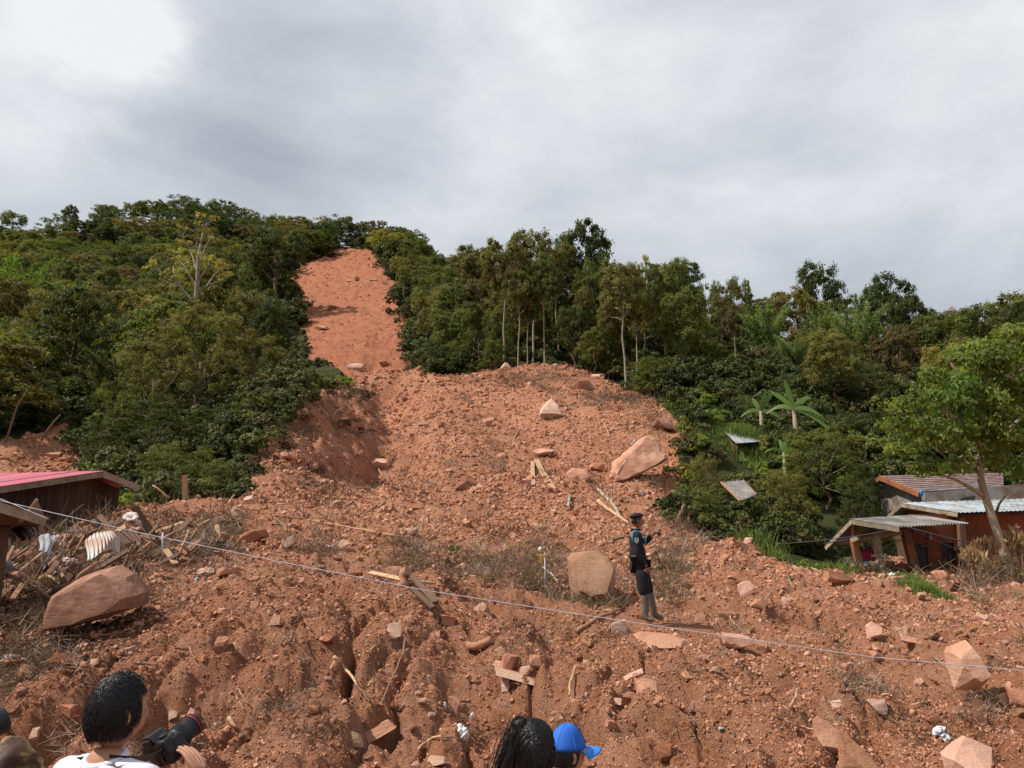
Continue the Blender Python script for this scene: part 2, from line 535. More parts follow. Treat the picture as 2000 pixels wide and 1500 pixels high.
PADS = []
for _q, _r in (((1640, 1108, 29.5), 2.5), ((1700, 1113, 28.5), 3.0), ((1780, 1118, 28), 3.0), ((1870, 1122, 27.5), 3.2), ((1960, 1124, 27), 3.5), ((1640, 1122, 25), 2.5), ((1760, 1130, 24), 3.0), ((1870, 1134, 24), 3.0), ((1960, 1138, 23), 2.6)):
    _p = P(*_q); PADS.append((_p.x, _p.y, _r, _p.z - .06))


def Hs(x, y): return float(H(np.array([x]), np.array([y]))[0])


def hit(px, py, y0=3.5, y1=420): return hit0(px, py, H, y0, y1)

# ---------------------------------------------------------------- materials


def newmat(name):
    m = bpy.data.materials.new(name); m.use_nodes = True
    nt = m.node_tree; b = nt.nodes['Principled BSDF']
    return m, nt.nodes, nt.links, b


def noisenode(N, L, vec, scale, detail=4, rough=.55, dist=0.0):
    n = N.new('ShaderNodeTexNoise')
    n.inputs['Scale'].default_value = scale; n.inputs['Detail'].default_value = detail
    n.inputs['Roughness'].default_value = rough; n.inputs['Distortion'].default_value = dist
    if vec is not None: L.new(vec, n.inputs['Vector'])
    return n.outputs['Fac']


def ramp(N, L, fac, stops):
    r = N.new('ShaderNodeValToRGB'); cr = r.color_ramp
    cr.elements[0].position, cr.elements[0].color = stops[0][0], (*stops[0][1], 1)
    cr.elements[1].position, cr.elements[1].color = stops[-1][0], (*stops[-1][1], 1)
    for p, c in stops[1:-1]:
        e = cr.elements.new(p); e.color = (*c, 1)
    L.new(fac, r.inputs[0])
    return r.outputs[0]


def mixc(N, L, fac, a, b, typ='MIX'):
    m = N.new('ShaderNodeMix'); m.data_type = 'RGBA'; m.blend_type = typ
    for s, v in ((0, fac), (6, a), (7, b)):
        if isinstance(v, (int, float)): m.inputs[s].default_value = v
        elif isinstance(v, tuple): m.inputs[s].default_value = (*v, 1)
        else: L.new(v, m.inputs[s])
    return m.outputs[2]


def rng_map(N, L, v, a, b, c=0.0, d=1.0):
    m = N.new('ShaderNodeMapRange'); L.new(v, m.inputs[0])
    m.inputs[1].default_value, m.inputs[2].default_value, m.inputs[3].default_value, m.inputs[4].default_value = a, b, c, d
    return m.outputs[0]


def simple(name, c1, c2=None, scale=6.0, rough=0.8, bump=0.0, bscale=40, metal=0.0, stretch=None, dirt=None, objrand=0.0, spec=0.3):
    """noise-varied material; stretch scales the noise space, dirt = (colour, amount)"""
    m, N, L, b = newmat(name)
    tc = N.new('ShaderNodeTexCoord'); vec = tc.outputs['Object']
    if stretch:
        mp = N.new('ShaderNodeMapping'); mp.inputs['Scale'].default_value = stretch
        L.new(vec, mp.inputs[0]); vec = mp.outputs[0]
    c2 = c2 or tuple(x * 0.7 for x in c1)
    f = noisenode(N, L, vec, scale, 6, .6)
    col = mixc(N, L, rng_map(N, L, f, .3, .7), c1, c2)
    if dirt:
        f2 = noisenode(N, L, tc.outputs['Object'], scale * .37 + .5, 6, .65)
        col = mixc(N, L, rng_map(N, L, f2, .62 - dirt[1] * .3, .70 - dirt[1] * .25 + .08), col, dirt[0])
    if objrand:
        oi = N.new('ShaderNodeObjectInfo')
        hs = N.new('ShaderNodeHueSaturation'); L.new(col, hs.inputs['Color'])
        L.new(rng_map(N, L, oi.outputs['Random'], 0, 1, 1 - objrand, 1 + objrand), hs.inputs['Value'])
        col = hs.outputs[0]
    L.new(col, b.inputs['Base Color'])
    b.inputs['Roughness'].default_value = rough; b.inputs['Metallic'].default_value = metal
    b.inputs['Specular IOR Level'].default_value = spec
    if bump:
        bp = N.new('ShaderNodeBump'); bp.inputs['Distance'].default_value = bump
        L.new(noisenode(N, L, vec, bscale, 5, .6), bp.inputs['Height']); L.new(bp.outputs[0], b.inputs['Normal'])
    return m


SOIL_DK, SOIL, SOIL_LT, ROCK_LT = (.25, .092, .046), (.42, .178, .092), (.51, .26, .15), (.57, .33, .215)


def earth_colour(N, L, vec):
    a = noisenode(N, L, vec, .20, 10, .68)
    c = ramp(N, L, a, [(.36, SOIL_DK), (.46, SOIL), (.53, SOIL), (.64, SOIL_LT)])
    f = noisenode(N, L, vec, 2.4, 8, .7)
    c = mixc(N, L, rng_map(N, L, f, .40, .66), c, (.45, .225, .14))
    f = noisenode(N, L, vec, 9.0, 6, .7)
    c = mixc(N, L, rng_map(N, L, f, .52, .68, 0, .7), c, (.21, .075, .042))
    f = noisenode(N, L, vec, 5.5, 7, .75, .4)
    c = mixc(N, L, rng_map(N, L, f, .60, .66, 0, .6), c, ROCK_LT)
    return c


def ground_material():
    m, N, L, b = newmat('hillside earth')
    tc = N.new('ShaderNodeTexCoord'); vec = tc.outputs['Object']
    c = earth_colour(N, L, vec)
    at = N.new('ShaderNodeAttribute'); at.attribute_name = 'cover'
    sep = N.new('ShaderNodeSeparateColor'); L.new(at.outputs['Color'], sep.inputs[0])
    ad = N.new('ShaderNodeAttribute'); ad.attribute_name = 'dark_earth'
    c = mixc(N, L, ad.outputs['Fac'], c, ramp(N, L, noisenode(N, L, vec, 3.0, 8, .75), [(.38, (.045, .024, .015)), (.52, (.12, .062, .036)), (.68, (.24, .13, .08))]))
    # scar: more orange and more even
    c = mixc(N, L, sep.outputs['Blue'], c, mixc(N, L, rng_map(N, L, noisenode(N, L, vec, .5, 8, .7), .35, .65), (.30, .098, .047), (.38, .155, .085)))
    f = noisenode(N, L, vec, .9, 6, .7)
    leaf = ramp(N, L, f, [(.35, (.030, .026, .012)), (.5, (.045, .055, .018)), (.65, (.085, .07, .03))])
    c = mixc(N, L, sep.outputs['Red'], c, leaf)
    gr = ramp(N, L, noisenode(N, L, vec, 2.0, 6, .7), [(.35, (.06, .11, .02)), (.6, (.13, .20, .03))])
    c = mixc(N, L, sep.outputs['Green'], c, gr)
    L.new(c, b.inputs['Base Color'])
    b.inputs['Roughness'].default_value = 0.95
    b.inputs['Specular IOR Level'].default_value = 0.12
    bp = N.new('ShaderNodeBump'); bp.inputs['Distance'].default_value = 0.05; bp.inputs['Strength'].default_value = .9
    L.new(noisenode(N, L, vec, 22, 6, .7), bp.inputs['Height'])
    bq = N.new('ShaderNodeBump'); bq.inputs['Distance'].default_value = 0.35; bq.inputs['Strength'].default_value = .8
    L.new(noisenode(N, L, vec, 2.6, 8, .75), bq.inputs['Height']); L.new(bp.outputs[0], bq.inputs['Normal'])
    L.new(bq.outputs[0], b.inputs['Normal'])
    return m


def stone_material(name, base, lt, dk, dust=.4, attr=False):
    m, N, L, b = newmat(name)
    tc = N.new('ShaderNodeTexCoord'); vec = tc.outputs['Object']
    c = ramp(N, L, noisenode(N, L, vec, 1.6, 8, .65), [(.33, dk), (.5, base), (.66, lt)])
    c = mixc(N, L, rng_map(N, L, noisenode(N, L, vec, 7, 8, .75), .55, .72, 0, .6), c, SOIL)
    g = N.new('ShaderNodeNewGeometry'); s = N.new('ShaderNodeSeparateXYZ'); L.new(g.outputs['Normal'], s.inputs[0])
    d = N.new('ShaderNodeMath'); d.operation = 'MULTIPLY'
    L.new(rng_map(N, L, s.outputs['Z'], .35, .95, 0, dust), d.inputs[0]); L.new(rng_map(N, L, noisenode(N, L, vec, 3, 6, .7), .35, .6), d.inputs[1])
    c = mixc(N, L, d.outputs[0], c, (.42, .185, .11))
    oi = N.new('ShaderNodeObjectInfo'); hs = N.new('ShaderNodeHueSaturation'); L.new(c, hs.inputs['Color'])
    rv = oi.outputs['Random']
    if attr:
        a = N.new('ShaderNodeAttribute'); a.attribute_type = 'INSTANCER'; a.attribute_name = 'tint'; rv = a.outputs['Fac']
    L.new(rng_map(N, L, rv, 0, 1, .72, 1.22), hs.inputs['Value'])
    L.new(rng_map(N, L, rv, 0, 1, 1.15, .85), hs.inputs['Saturation'])
    L.new(hs.outputs[0], b.inputs['Base Color'])
    b.inputs['Roughness'].default_value = .9; b.inputs['Specular IOR Level'].default_value = .2
    bp = N.new('ShaderNodeBump'); bp.inputs['Distance'].default_value = .022
    L.new(noisenode(N, L, vec, 7, 9, .75), bp.inputs['Height'])
    if attr: bp.inputs['Distance'].default_value = .0015; L.new(bp.outputs[0], b.inputs['Normal']); return m
    mp = N.new('ShaderNodeMapping'); mp.inputs['Scale'].default_value = (1.2, 1.2, 5.5); mp.inputs['Rotation'].default_value = (.5, .6, 0); L.new(vec, mp.inputs[0])
    b2 = N.new('ShaderNodeBump'); b2.inputs['Distance'].default_value = .02; L.new(noisenode(N, L, mp.outputs[0], 1.3, 5, .6), b2.inputs['Height']); L.new(bp.outputs[0], b2.inputs['Normal'])
    L.new(b2.outputs[0], b.inputs['Normal'])
    return m


def leaf_material(name='leaf', rough=.55, trans=.40, instancer=False):
    m, N, L, b = newmat(name)
    oi = N.new('ShaderNodeObjectInfo')
    at = N.new('ShaderNodeAttribute'); at.attribute_name = 'tint'
    sep = N.new('ShaderNodeSeparateColor'); L.new(at.outputs['Color'], sep.inputs[0])
    hs = N.new('ShaderNodeHueSaturation'); L.new(oi.outputs['Color'], hs.inputs['Color'])
    L.new(rng_map(N, L, sep.outputs['Red'], 0, 1, .45, 1.6), hs.inputs['Value'])
    L.new(rng_map(N, L, sep.outputs['Green'], 0, 1, .465, .53), hs.inputs['Hue'])
    L.new(rng_map(N, L, sep.outputs['Blue'], 0, 1, .8, 1.15), hs.inputs['Saturation'])
    L.new(hs.outputs[0], b.inputs['Base Color'])
    b.inputs['Roughness'].default_value = rough; b.inputs['Specular IOR Level'].default_value = .22
    tr = N.new('ShaderNodeBsdfTranslucent')
    h2 = N.new('ShaderNodeHueSaturation'); L.new(hs.outputs[0], h2.inputs['Color']); h2.inputs['Value'].default_value = 1.5; h2.inputs['Saturation'].default_value = 1.1
    L.new(h2.outputs[0], tr.inputs[0])
    mx = N.new('ShaderNodeMixShader'); mx.inputs[0].default_value = trans
    L.new(b.outputs[0], mx.inputs[1]); L.new(tr.outputs[0], mx.inputs[2])
    L.new(mx.outputs[0], N['Material Output'].inputs[0])
    return m


M = {}
M['ground'] = ground_material()
M['stone'] = stone_material('red sandstone', (.43, .20, .125), (.52, .27, .18), (.30, .12, .07))
M['clod'] = stone_material('earth clods', (.405, .188, .106), (.55, .315, .205), (.25, .094, .050), .2, True)
M['stone_gray'] = stone_material('tan sandstone', (.48, .30, .205), (.56, .385, .28), (.35, .195, .125), .35)
M['stone_brown'] = stone_material('brown boulder', (.24, .105, .058), (.34, .17, .10), (.14, .055, .03), .25)
M['stone_pale'] = stone_material('pale salmon stone', (.53, .285, .185), (.60, .35, .24), (.40, .19, .12), .3)
M['leaf'] = leaf_material(rough=.6)
M['leaf_inst'] = M['leaf']
M['bark'] = simple('bark', (.22, .16, .10), (.10, .07, .045), 9, .9, .02, 30, stretch=(1, 1, .25), objrand=.3)
M['bark_pale'] = simple('pale bark', (.42, .36, .27), (.22, .16, .10), 6, .85, .015, 30, stretch=(1, 1, .2), objrand=.25)
M['wood_old'] = simple('weathered wood', (.30, .19, .115), (.18, .10, .06), 14, .85, .006, 60, stretch=(1, 1, 1), dirt=((.33, .14, .08), .6), objrand=.4)
M['wood_pale'] = simple('bare split wood', (.50, .34, .20), (.36, .22, .12), 14, .8, .004, 60, dirt=((.38, .17, .10), .45), objrand=.2)
M['wood_dark'] = simple('dark wet wood', (.085, .045, .026), (.16, .085, .05), 14, .8, .006, 60, objrand=.3)
M['twig'] = simple('dry twigs', (.27, .19, .12), (.14, .085, .05), 3, .9, objrand=.3)

# ---------------------------------------------------------------- the ground sheet


def smooth(a, b, x):
    t = np.clip((x - a) / (b - a), 0, 1); return t * t * (3 - 2 * t)


GRASS = [(P(1425, 800, 60), 4.6, 6.0), (P(1480, 830, 55), 5.0, 7.0), (P(1560, 1080, 28.5), 1.6, 1.4), (P(1800, 1160, 21), 0.0, 0.0)]


def build_ground():
    rs = [0.4]
    while rs[-1] < 3.2: rs.append(rs[-1] + .4)
    while rs[-1] < 350: rs.append(rs[-1] * 1.0078)
    while rs[-1] < 3200: rs.append(rs[-1] * 1.06)
    rs = np.array(rs)
    ph = np.concatenate([np.linspace(-math.pi, -.76, 28)[:-1], np.linspace(-.76, .76, 790), np.linspace(.76, math.pi, 28)[1:-1]])
    nr, npn = len(rs), len(ph)
    RR, PH = np.meshgrid(rs, ph, indexing='ij')
    X, Y = RR * np.sin(PH), RR * np.cos(PH)
    s = soil_sd(X, Y)
    Z = H(X, Y, s)
    v = np.stack([X, Y, Z], -1).reshape(-1, 3)
    i, j = np.meshgrid(np.arange(nr - 1), np.arange(npn), indexing='ij')
    j2 = (j + 1) % npn
    f = np.stack([i * npn + j, i * npn + j2, (i + 1) * npn + j2, (i + 1) * npn + j], -1).reshape(-1, 4)[:, ::-1]
    v = np.vstack([v, [[0, 0, float(Z[0].mean())]]]); c = len(v) - 1
    jj = np.arange(npn)
    tri = np.stack([np.full(npn, c), (jj + 1) % npn, jj], -1)[:, ::-1]
    tri = tri[:, [0, 2, 1]] if False else tri
    me = np_mesh('ground', v, [f, tri], True, M['ground'])
    soil = smooth(-.006, .006, s.ravel())
    forest = np.r_[1 - soil, 0]
    forest[-1] = 0
    grass = np.zeros(len(forest))
    dark_earth = np.zeros(len(forest))  # mask of ragged darker brown earth around the debris and tangles
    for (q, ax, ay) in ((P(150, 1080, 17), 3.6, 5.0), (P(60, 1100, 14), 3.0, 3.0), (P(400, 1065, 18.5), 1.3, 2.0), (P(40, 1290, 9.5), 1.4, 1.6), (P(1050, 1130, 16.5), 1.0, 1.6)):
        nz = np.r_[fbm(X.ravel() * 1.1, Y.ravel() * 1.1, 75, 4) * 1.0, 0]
        dark_earth = np.maximum(dark_earth, 1 - smooth(.55, 1.15, np.hypot((v[:, 0] - q.x) / ax, (v[:, 1] - q.y) / ay) + nz))
    vattr(me, 'dark_earth', dark_earth)
    for p, ax, ay in GRASS:
        if ax: grass = np.maximum(grass, 1 - smooth(.7, 1.15, np.hypot((v[:, 0] - p.x) / ax, (v[:, 1] - p.y) / ay) + np.r_[fbm(X.ravel() * .8, Y.ravel() * .8, 70, 3) * .5, 0]))
    scar = smooth(95, 125, np.hypot(v[:, 0], v[:, 1])) * .9
    colr = np.stack([forest, grass, scar, np.ones(len(forest))], -1)
    vattr(me, 'cover', colr, 'FLOAT_COLOR')
    o = link('ground', me); tag(o, kind='structure', label='red landslide earth and forest floor of the hillside')
    return o


# ---------------------------------------------------------------- stones


def ico(sub):
    bm = bmesh.new(); bmesh.ops.create_icosphere(bm, subdivisions=sub, radius=1)
    v = np.array([x.co[:] for x in bm.verts]); f = np.array([[y.index for y in x.verts] for x in bm.faces]); bm.free()
    return v, f


ICO1, ICO2, ICO3, ICO4 = ico(1), ico(2), ico(3), ico(4)


def rock_shape(seed, src=None, cuts=9, lo=.45, hi=.8, rough=.03):
    r = np.random.default_rng(seed)
    v, f = src or ICO2
    v = v * 1.75
    ax = np.array([[1, 0, 0], [-1, 0, 0], [0, 1, 0], [0, -1, 0], [0, 0, 1], [0, 0, -1]], float)
    for _ in range(cuts + 4):
        n = ax[_] + r.normal(size=3) * .22 if _ < 6 else r.normal(size=3)
        n /= np.linalg.norm(n)
        d = r.uniform(.72, 1.0) if _ < 6 else r.uniform(lo + .35, hi + .40)
        k = np.maximum(0, v @ n - d)
        v = v - k[:, None] * n
    v = v / np.abs(v).max(0)
    v = v + r.normal(size=v.shape) * rough
    return v, f


def stuff_instances(name, sources, pos, rot, scale, idx, mat, tint, label, color=None):
    """one object: its own mesh holds the small source shapes and the loose points they are set on"""
    V, Fs, S = [], [], []
    n = 0
    for k, (v, f) in enumerate(sources):
        V.append(v); Fs.append(f + n); S.append(np.full(len(v), k)); n += len(v)
    V.append(pos); S.append(np.full(len(pos), 99))
    V = np.vstack(V); S = np.concatenate(S)
    sizes = {}
    for f in Fs: sizes.setdefault(f.shape[1], []).append(f)
    me = np_mesh(name, V, [np.vstack(x) for x in sizes.values()], False, mat)
    vattr(me, 'src', S, 'INT')
    pad3 = np.zeros((n, 3))
    vattr(me, 'rot', np.vstack([pad3, rot]), 'FLOAT_VECTOR')
    vattr(me, 'scl', np.vstack([pad3 + 1, scale]), 'FLOAT_VECTOR')
    vattr(me, 'pick', np.r_[np.zeros(n), idx], 'INT')
    vattr(me, 'ptint', np.r_[np.zeros(n), tint])
    o = link(name, me)
    if color: o.color = (*color, 1)
    ng = bpy.data.node_groups.new(name, 'GeometryNodeTree')
    ng.interface.new_socket('Geometry', in_out='INPUT', socket_type='NodeSocketGeometry')
    ng.interface.new_socket('Geometry', in_out='OUTPUT', socket_type='NodeSocketGeometry')
    N, L = ng.nodes, ng.links
    gi, go = N.new('NodeGroupInput'), N.new('NodeGroupOutput')

    def named(nm, t):
        a = N.new('GeometryNodeInputNamedAttribute'); a.data_type = t; a.inputs['Name'].default_value = nm
        return [s for s in a.outputs if s.enabled][0] if any(s.enabled for s in a.outputs) else a.outputs[0]

    def pick(k):
        c = N.new('FunctionNodeCompare'); c.data_type = 'INT'; c.operation = 'EQUAL'
        L.new(named('src', 'INT'), c.inputs[2]); c.inputs[3].default_value = k
        s = N.new('GeometryNodeSeparateGeometry'); s.domain = 'POINT'
        L.new(gi.outputs[0], s.inputs[0]); L.new(c.outputs[0], s.inputs[1])
        return s.outputs[0]
    g2i = N.new('GeometryNodeGeometryToInstance')
    for k in reversed(range(len(sources))): L.new(pick(k), g2i.inputs[0])
    iop = N.new('GeometryNodeInstanceOnPoints')
    L.new(pick(99), iop.inputs['Points']); L.new(g2i.outputs[0], iop.inputs['Instance'])
    iop.inputs['Pick Instance'].default_value = True
    L.new(named('pick', 'INT'), iop.inputs['Instance Index'])
    e2r = N.new('FunctionNodeEulerToRotation'); L.new(named('rot', 'FLOAT_VECTOR'), e2r.inputs[0])
    L.new(e2r.outputs[0], iop.inputs['Rotation']); L.new(named('scl', 'FLOAT_VECTOR'), iop.inputs['Scale'])
    st = N.new('GeometryNodeStoreNamedAttribute'); st.data_type = 'FLOAT'; st.domain = 'INSTANCE'
    st.inputs['Name'].default_value = 'tint'
    L.new(iop.outputs[0], st.inputs['Geometry']); L.new(named('ptint', 'FLOAT'), st.inputs['Value'])
    L.new(st.outputs[0], go.inputs[0])
    md = o.modifiers.new('scatter', 'NODES'); md.node_group = ng
    tag(o, label, kind='stuff')
    return o


def scatter_polar(n, r0, r1, ph0=-.74, ph1=.74, soil=True, keep=None, edge=0.0, seed=1):
    r = np.random.default_rng(seed)
    ph = r.uniform(ph0, ph1, n); t = r.uniform(math.log(r0), math.log(r1), n)
    rr = np.exp(t); x, y = rr * np.sin(ph), rr * np.cos(ph)
    s = soil_sd(x, y)
    m = (s > edge) if soil else (s < -edge)
    if keep is not None: m &= keep(x, y)
    return x[m], y[m], s[m]


def build_clods():
    srcs = [rock_shape(100 + k, ICO1, 6, .4, .8, .05) for k in range(6)]
    x, y, s = scatter_polar(640000, 4.2, 290, seed=5)
    dens = fbm(x * .35, y * .35, 88, 4) + .28 * np.random.default_rng(4).normal(size=len(x))
    m = (dens > np.where(np.hypot(x, y) > 105, .12, -.20)) & ~((np.abs(x - PATHS[0].x - .4) < 1.0) & (np.abs(y - PATHS[0].y) < .6)); x, y = x[m], y[m]
    n = len(x); rr = np.hypot(x, y)
    g = np.random.default_rng(6)
    sz = np.minimum(rr * .00092 * (g.pareto(2.7, n) * .95 + .7), rr * np.where(g.random(n) < .05, .0070, .0033))
    sz = np.where(rr > 105, sz * .50, np.where((rr > 20) & (rr < 46), sz * 1.3, sz))
    sz = np.clip(sz, .010, np.minimum(.014 * rr + .05, .65))
    z = H(x, y) + sz * .15
    scl = sz[:, None] * g.uniform(.6, 1.25, (n, 3)); scl[:, 2] *= .75
    stuff_instances('rubble', srcs, np.stack([x, y, z], -1), g.uniform(-3, 3, (n, 3)), scl, g.integers(0, 6, n), M['clod'], g.uniform(0, 1, n),
                    'loose red clods and small stones strewn over the slide')
    print('clods', n)

# ---------------------------------------------------------------- foliage shapes


def leaf_quads(c, nrm, size, g, aspect=2.0, droop=0.0):
    """one folded-diamond leaf per centre, lying roughly across nrm"""
    n = len(c)
    t = g.normal(size=(n, 3)); t[:, 2] -= droop * 1.5
    t -= nrm * (t * nrm).sum(1)[:, None]; t /= np.linalg.norm(t, axis=1)[:, None] + 1e-9
    b = np.cross(nrm, t)
    L_ = size[:, None] * .5; W_ = L_ / aspect * 1.3
    v = np.stack([c - t * L_, c + b * W_ + t * L_ * .1, c + t * L_, c - b * W_ + t * L_ * .1], 1).reshape(-1, 3)
    f = np.arange(4 * n).reshape(n, 4)
    return v, f


def clump_leaves(centres, radii, counts, size, seed, aspect=2.0, droop=.3, flat=.75, up=.35, hollow=.55, tintvar=.35):
    g = np.random.default_rng(seed)
    Cs, Ns, Ss, Ts = [], [], [], []
    for (c, r, k) in zip(centres, radii, counts):
        d = g.normal(size=(k, 3)); d /= np.linalg.norm(d, axis=1)[:, None]
        d[:, 2] = np.where(d[:, 2] < -.35, -d[:, 2] * .6, d[:, 2])
        # ragged sub-clusters instead of a smooth ball
        sub = g.normal(size=(14, 3)); sub /= np.linalg.norm(sub, axis=1)[:, None]; sr = g.uniform(.62, 1.3, 14)
        near = (d @ sub.T).argmax(1)
        d = d * .55 + sub[near] * .45 + g.normal(size=(k, 3)) * .10
        rad = r * sr[near] * (hollow + (1 - hollow) * g.uniform(0, 1, k) ** .5)
        p = np.array(c) + d * rad[:, None] * np.array([1, 1, flat])
        nn = d + g.normal(size=(k, 3)) * .55 + np.array([0, 0, up]); nn /= np.linalg.norm(nn, axis=1)[:, None]
        Cs.append(p); Ns.append(nn); Ss.append(size * g.uniform(.6, 1.35, k))
        tc = g.uniform(-1, 1); tsub = g.uniform(-1, 1, 14)
        t = np.stack([.5 + tintvar * (.5 * tc + .4 * tsub[near]) + g.normal(size=k) * .10, .5 + .3 * g.uniform(-1, 1) + g.normal(size=k) * .15, .5 + g.normal(size=k) * .2, np.ones(k)], 1)
        Ts.append(np.clip(t, 0, 1))
    c, nn, ss, tt = np.vstack(Cs), np.vstack(Ns), np.concatenate(Ss), np.vstack(Ts)
    v, f = leaf_quads(c, nn, ss, g, aspect, droop)
    return v, f, np.repeat(tt, 4, 0)


def leaves_mesh(name, v, f, t, mat=None):
    me = np_mesh(name, v, f, False, mat or M['leaf'])
    vattr(me, 'tint', t, 'FLOAT_COLOR')
    return me


def limb_path(a, b, g, sag=.12, n=4):
    a, b = np.array(a, float), np.array(b, float); L_ = np.linalg.norm(b - a)
    out = []
    for i in range(n + 1):
        k = i / n; p = a + (b - a) * k
        p[2] += math.sin(k * math.pi) * L_ * -sag * .3
        if 0 < i < n: p += g.normal(size=3) * L_ * .045
        out.append(tuple(p))
    return out


def tree_meshes(kind, seed, leafn=9000, fine=1.0):
    """meshes (crown, trunk) of a tree of height 1 m x 10; scaled afterwards"""
    g = np.random.default_rng(seed); random.seed(seed)
    mb = MB(); cs, rs = [], []
    if kind == 'broad':
        h0, Hh, W = .22, 10, 4.4
        top = (g.normal() * .3, g.normal() * .3, 6.2)
        n = 20
        for i in range(n):
            a = i * 2.4 + g.uniform(-.4, .4); k = (i + .5) / n
            zz = 3.2 + 5.6 * k ** .9; rr = W * math.sqrt(max(0, 1 - ((zz - 5.2) / 4.6) ** 2)) * g.uniform(.45, .82)
            cs.append((math.cos(a) * rr, math.sin(a) * rr, zz)); rs.append(g.uniform(1.15, 1.9))
        size = .37; tr = .26; asp = 1.9
    elif kind == 'tall':
        W = 2.9; top = (g.normal() * .25, g.normal() * .25, 7.6)
        n = 13
        for i in range(n):
            a = i * 2.4 + g.uniform(-.5, .5); k = (i + .5) / n
            zz = 6.0 + 3.4 * k; rr = W * math.sqrt(max(0.05, 1 - ((zz - 7.4) / 2.6) ** 2)) * g.uniform(.3, .85)
            cs.append((math.cos(a) * rr, math.sin(a) * rr, zz)); rs.append(g.uniform(.95, 1.5))
        size = .31; tr = .15; asp = 2.2
    elif kind == 'olive':
        W = 4.6; top = (0, 0, 5.2); n = 26
        for i in range(n):
            a = i * 2.4 + g.uniform(-.6, .6); k = (i + .5) / n
            zz = 2.6 + 6.2 * k; rr = W * math.sqrt(max(0.03, 1 - ((zz - 5.0) / 4.6) ** 2)) * g.uniform(.35, 1.0)
            cs.append((math.cos(a) * rr, math.sin(a) * rr, zz)); rs.append(g.uniform(.7, 1.35))
        size = .30; tr = .2; asp = 2.6
    elif kind == 'dome':
        W = 4.8; top = (0, 0, 5.5); n = 30
        for i in range(n):
            k = (i + .5) / n; a = i * 2.4
            zz = 1.0 + 7.6 * k; rr = W * math.sqrt(max(0.02, 1 - (max(0, zz - 3.5) / 5.8) ** 2)) * g.uniform(.5, .92)
            cs.append((math.cos(a) * rr, math.sin(a) * rr, zz)); rs.append(g.uniform(1.0, 1.6))
        size = .33; tr = .2; asp = 1.8
    elif kind == 'pine':
        W = 2.8; top = (0, 0, 8.2); n = 22
        for i in range(n):
            k = (i + .5) / n; a = i * 2.4
            zz = 2.2 + 7.2 * k; rr = W * (1 - k * .72) * g.uniform(.35, 1.0)
            cs.append((math.cos(a) * rr, math.sin(a) * rr, zz)); rs.append(g.uniform(.6, 1.0) * (1.25 - k * .45))
        size = .22; tr = .16; asp = 2.2
    tot = sum(r * r for r in rs)
    counts = [max(20, int(leafn * r * r / tot)) for r in rs]
    v, f, t = clump_leaves(cs, rs, counts, size * fine, seed + 1, asp, .35)
    # trunk and limbs
    tp = [(0, 0, -1.2)] + limb_path((0, 0, 0), top, g, 0, 5)
    if kind == 'tall': tp = [tuple(np.array(q) * .3 + np.array([top[0], top[1], 0]) * (q[2] / top[2]) * .7 + np.array([0, 0, q[2]]) * .7) for q in tp]
    mb.tube(tp, [tr * 1.25, tr, tr * .88, tr * .76, tr * .64, tr * .52, tr * .4], 7)
    for i, c in enumerate(cs):
        if i % (2 if kind != 'tall' else 1): continue
        zb = min(top[2], max(c[2] * (.82 if kind == 'tall' else .55), top[2] * (.72 if kind == 'tall' else .45))); k = zb / top[2]
        base = np.array(tp[1]) * (1 - k) + np.array(top) * k
        mb.tube(limb_path(base, c, g, .2, 3), [tr * .42, tr * .3, tr * .2, tr * .08], 5, cap=False)
    return leaves_mesh('crown', v, f, t), mb.mesh('trunk', M['bark_pale'] if kind == 'tall' else M['bark'])


def bamboo_meshes(seed, n=38, leafn=13000):
    """a clump of feathery culms arching outwards, 10 m high"""
    g = np.random.default_rng(seed); mb = MB(); Cs, Ns, Ts, Ss = [], [], [], []
    for i in range(n):
        a = g.uniform(0, 6.28); b = g.uniform(0, .9); lean = g.uniform(.8, 3.6); hh = g.uniform(6.5, 10)
        pts = []
        for k in np.linspace(0, 1, 7):
            q = b + lean * k ** 2.2
            pts.append((math.cos(a) * q, math.sin(a) * q, hh * (k - .16 * k ** 4)))
        mb.tube(pts, [.045, .042, .038, .03, .022, .014, .006], 4, cap=False)
        m = leafn // n; k = g.uniform(.28, 1, m) ** .8
        q = b + lean * k ** 2.2
        p = np.stack([math.cos(a) * q, math.sin(a) * q, hh * (k - .16 * k ** 4)], 1)
        sp = g.normal(size=(m, 3)) * (.62 * (1.15 - k))[:, None]; sp[:, 2] = sp[:, 2] * .6 - .22
        p = p + sp
        nn = g.normal(size=(m, 3)) * .8 + [0, 0, .8]; nn /= np.linalg.norm(nn, axis=1)[:, None]
        Cs.append(p); Ns.append(nn); Ss.append(g.uniform(.22, .42, m))
        tcl = g.uniform(-.25, .25)
        Ts.append(np.clip(np.stack([.5 + tcl + g.normal(size=m) * .1, .5 + g.normal(size=m) * .12, .5 + 0 * k, 1 + 0 * k], 1), 0, 1))
    v, f = leaf_quads(np.vstack(Cs), np.vstack(Ns), np.concatenate(Ss), g, 4.2, 1.0)
    return leaves_mesh('leaves', v, f, np.repeat(np.vstack(Ts), 4, 0)), mb.mesh('culms', M['bark_pale'])


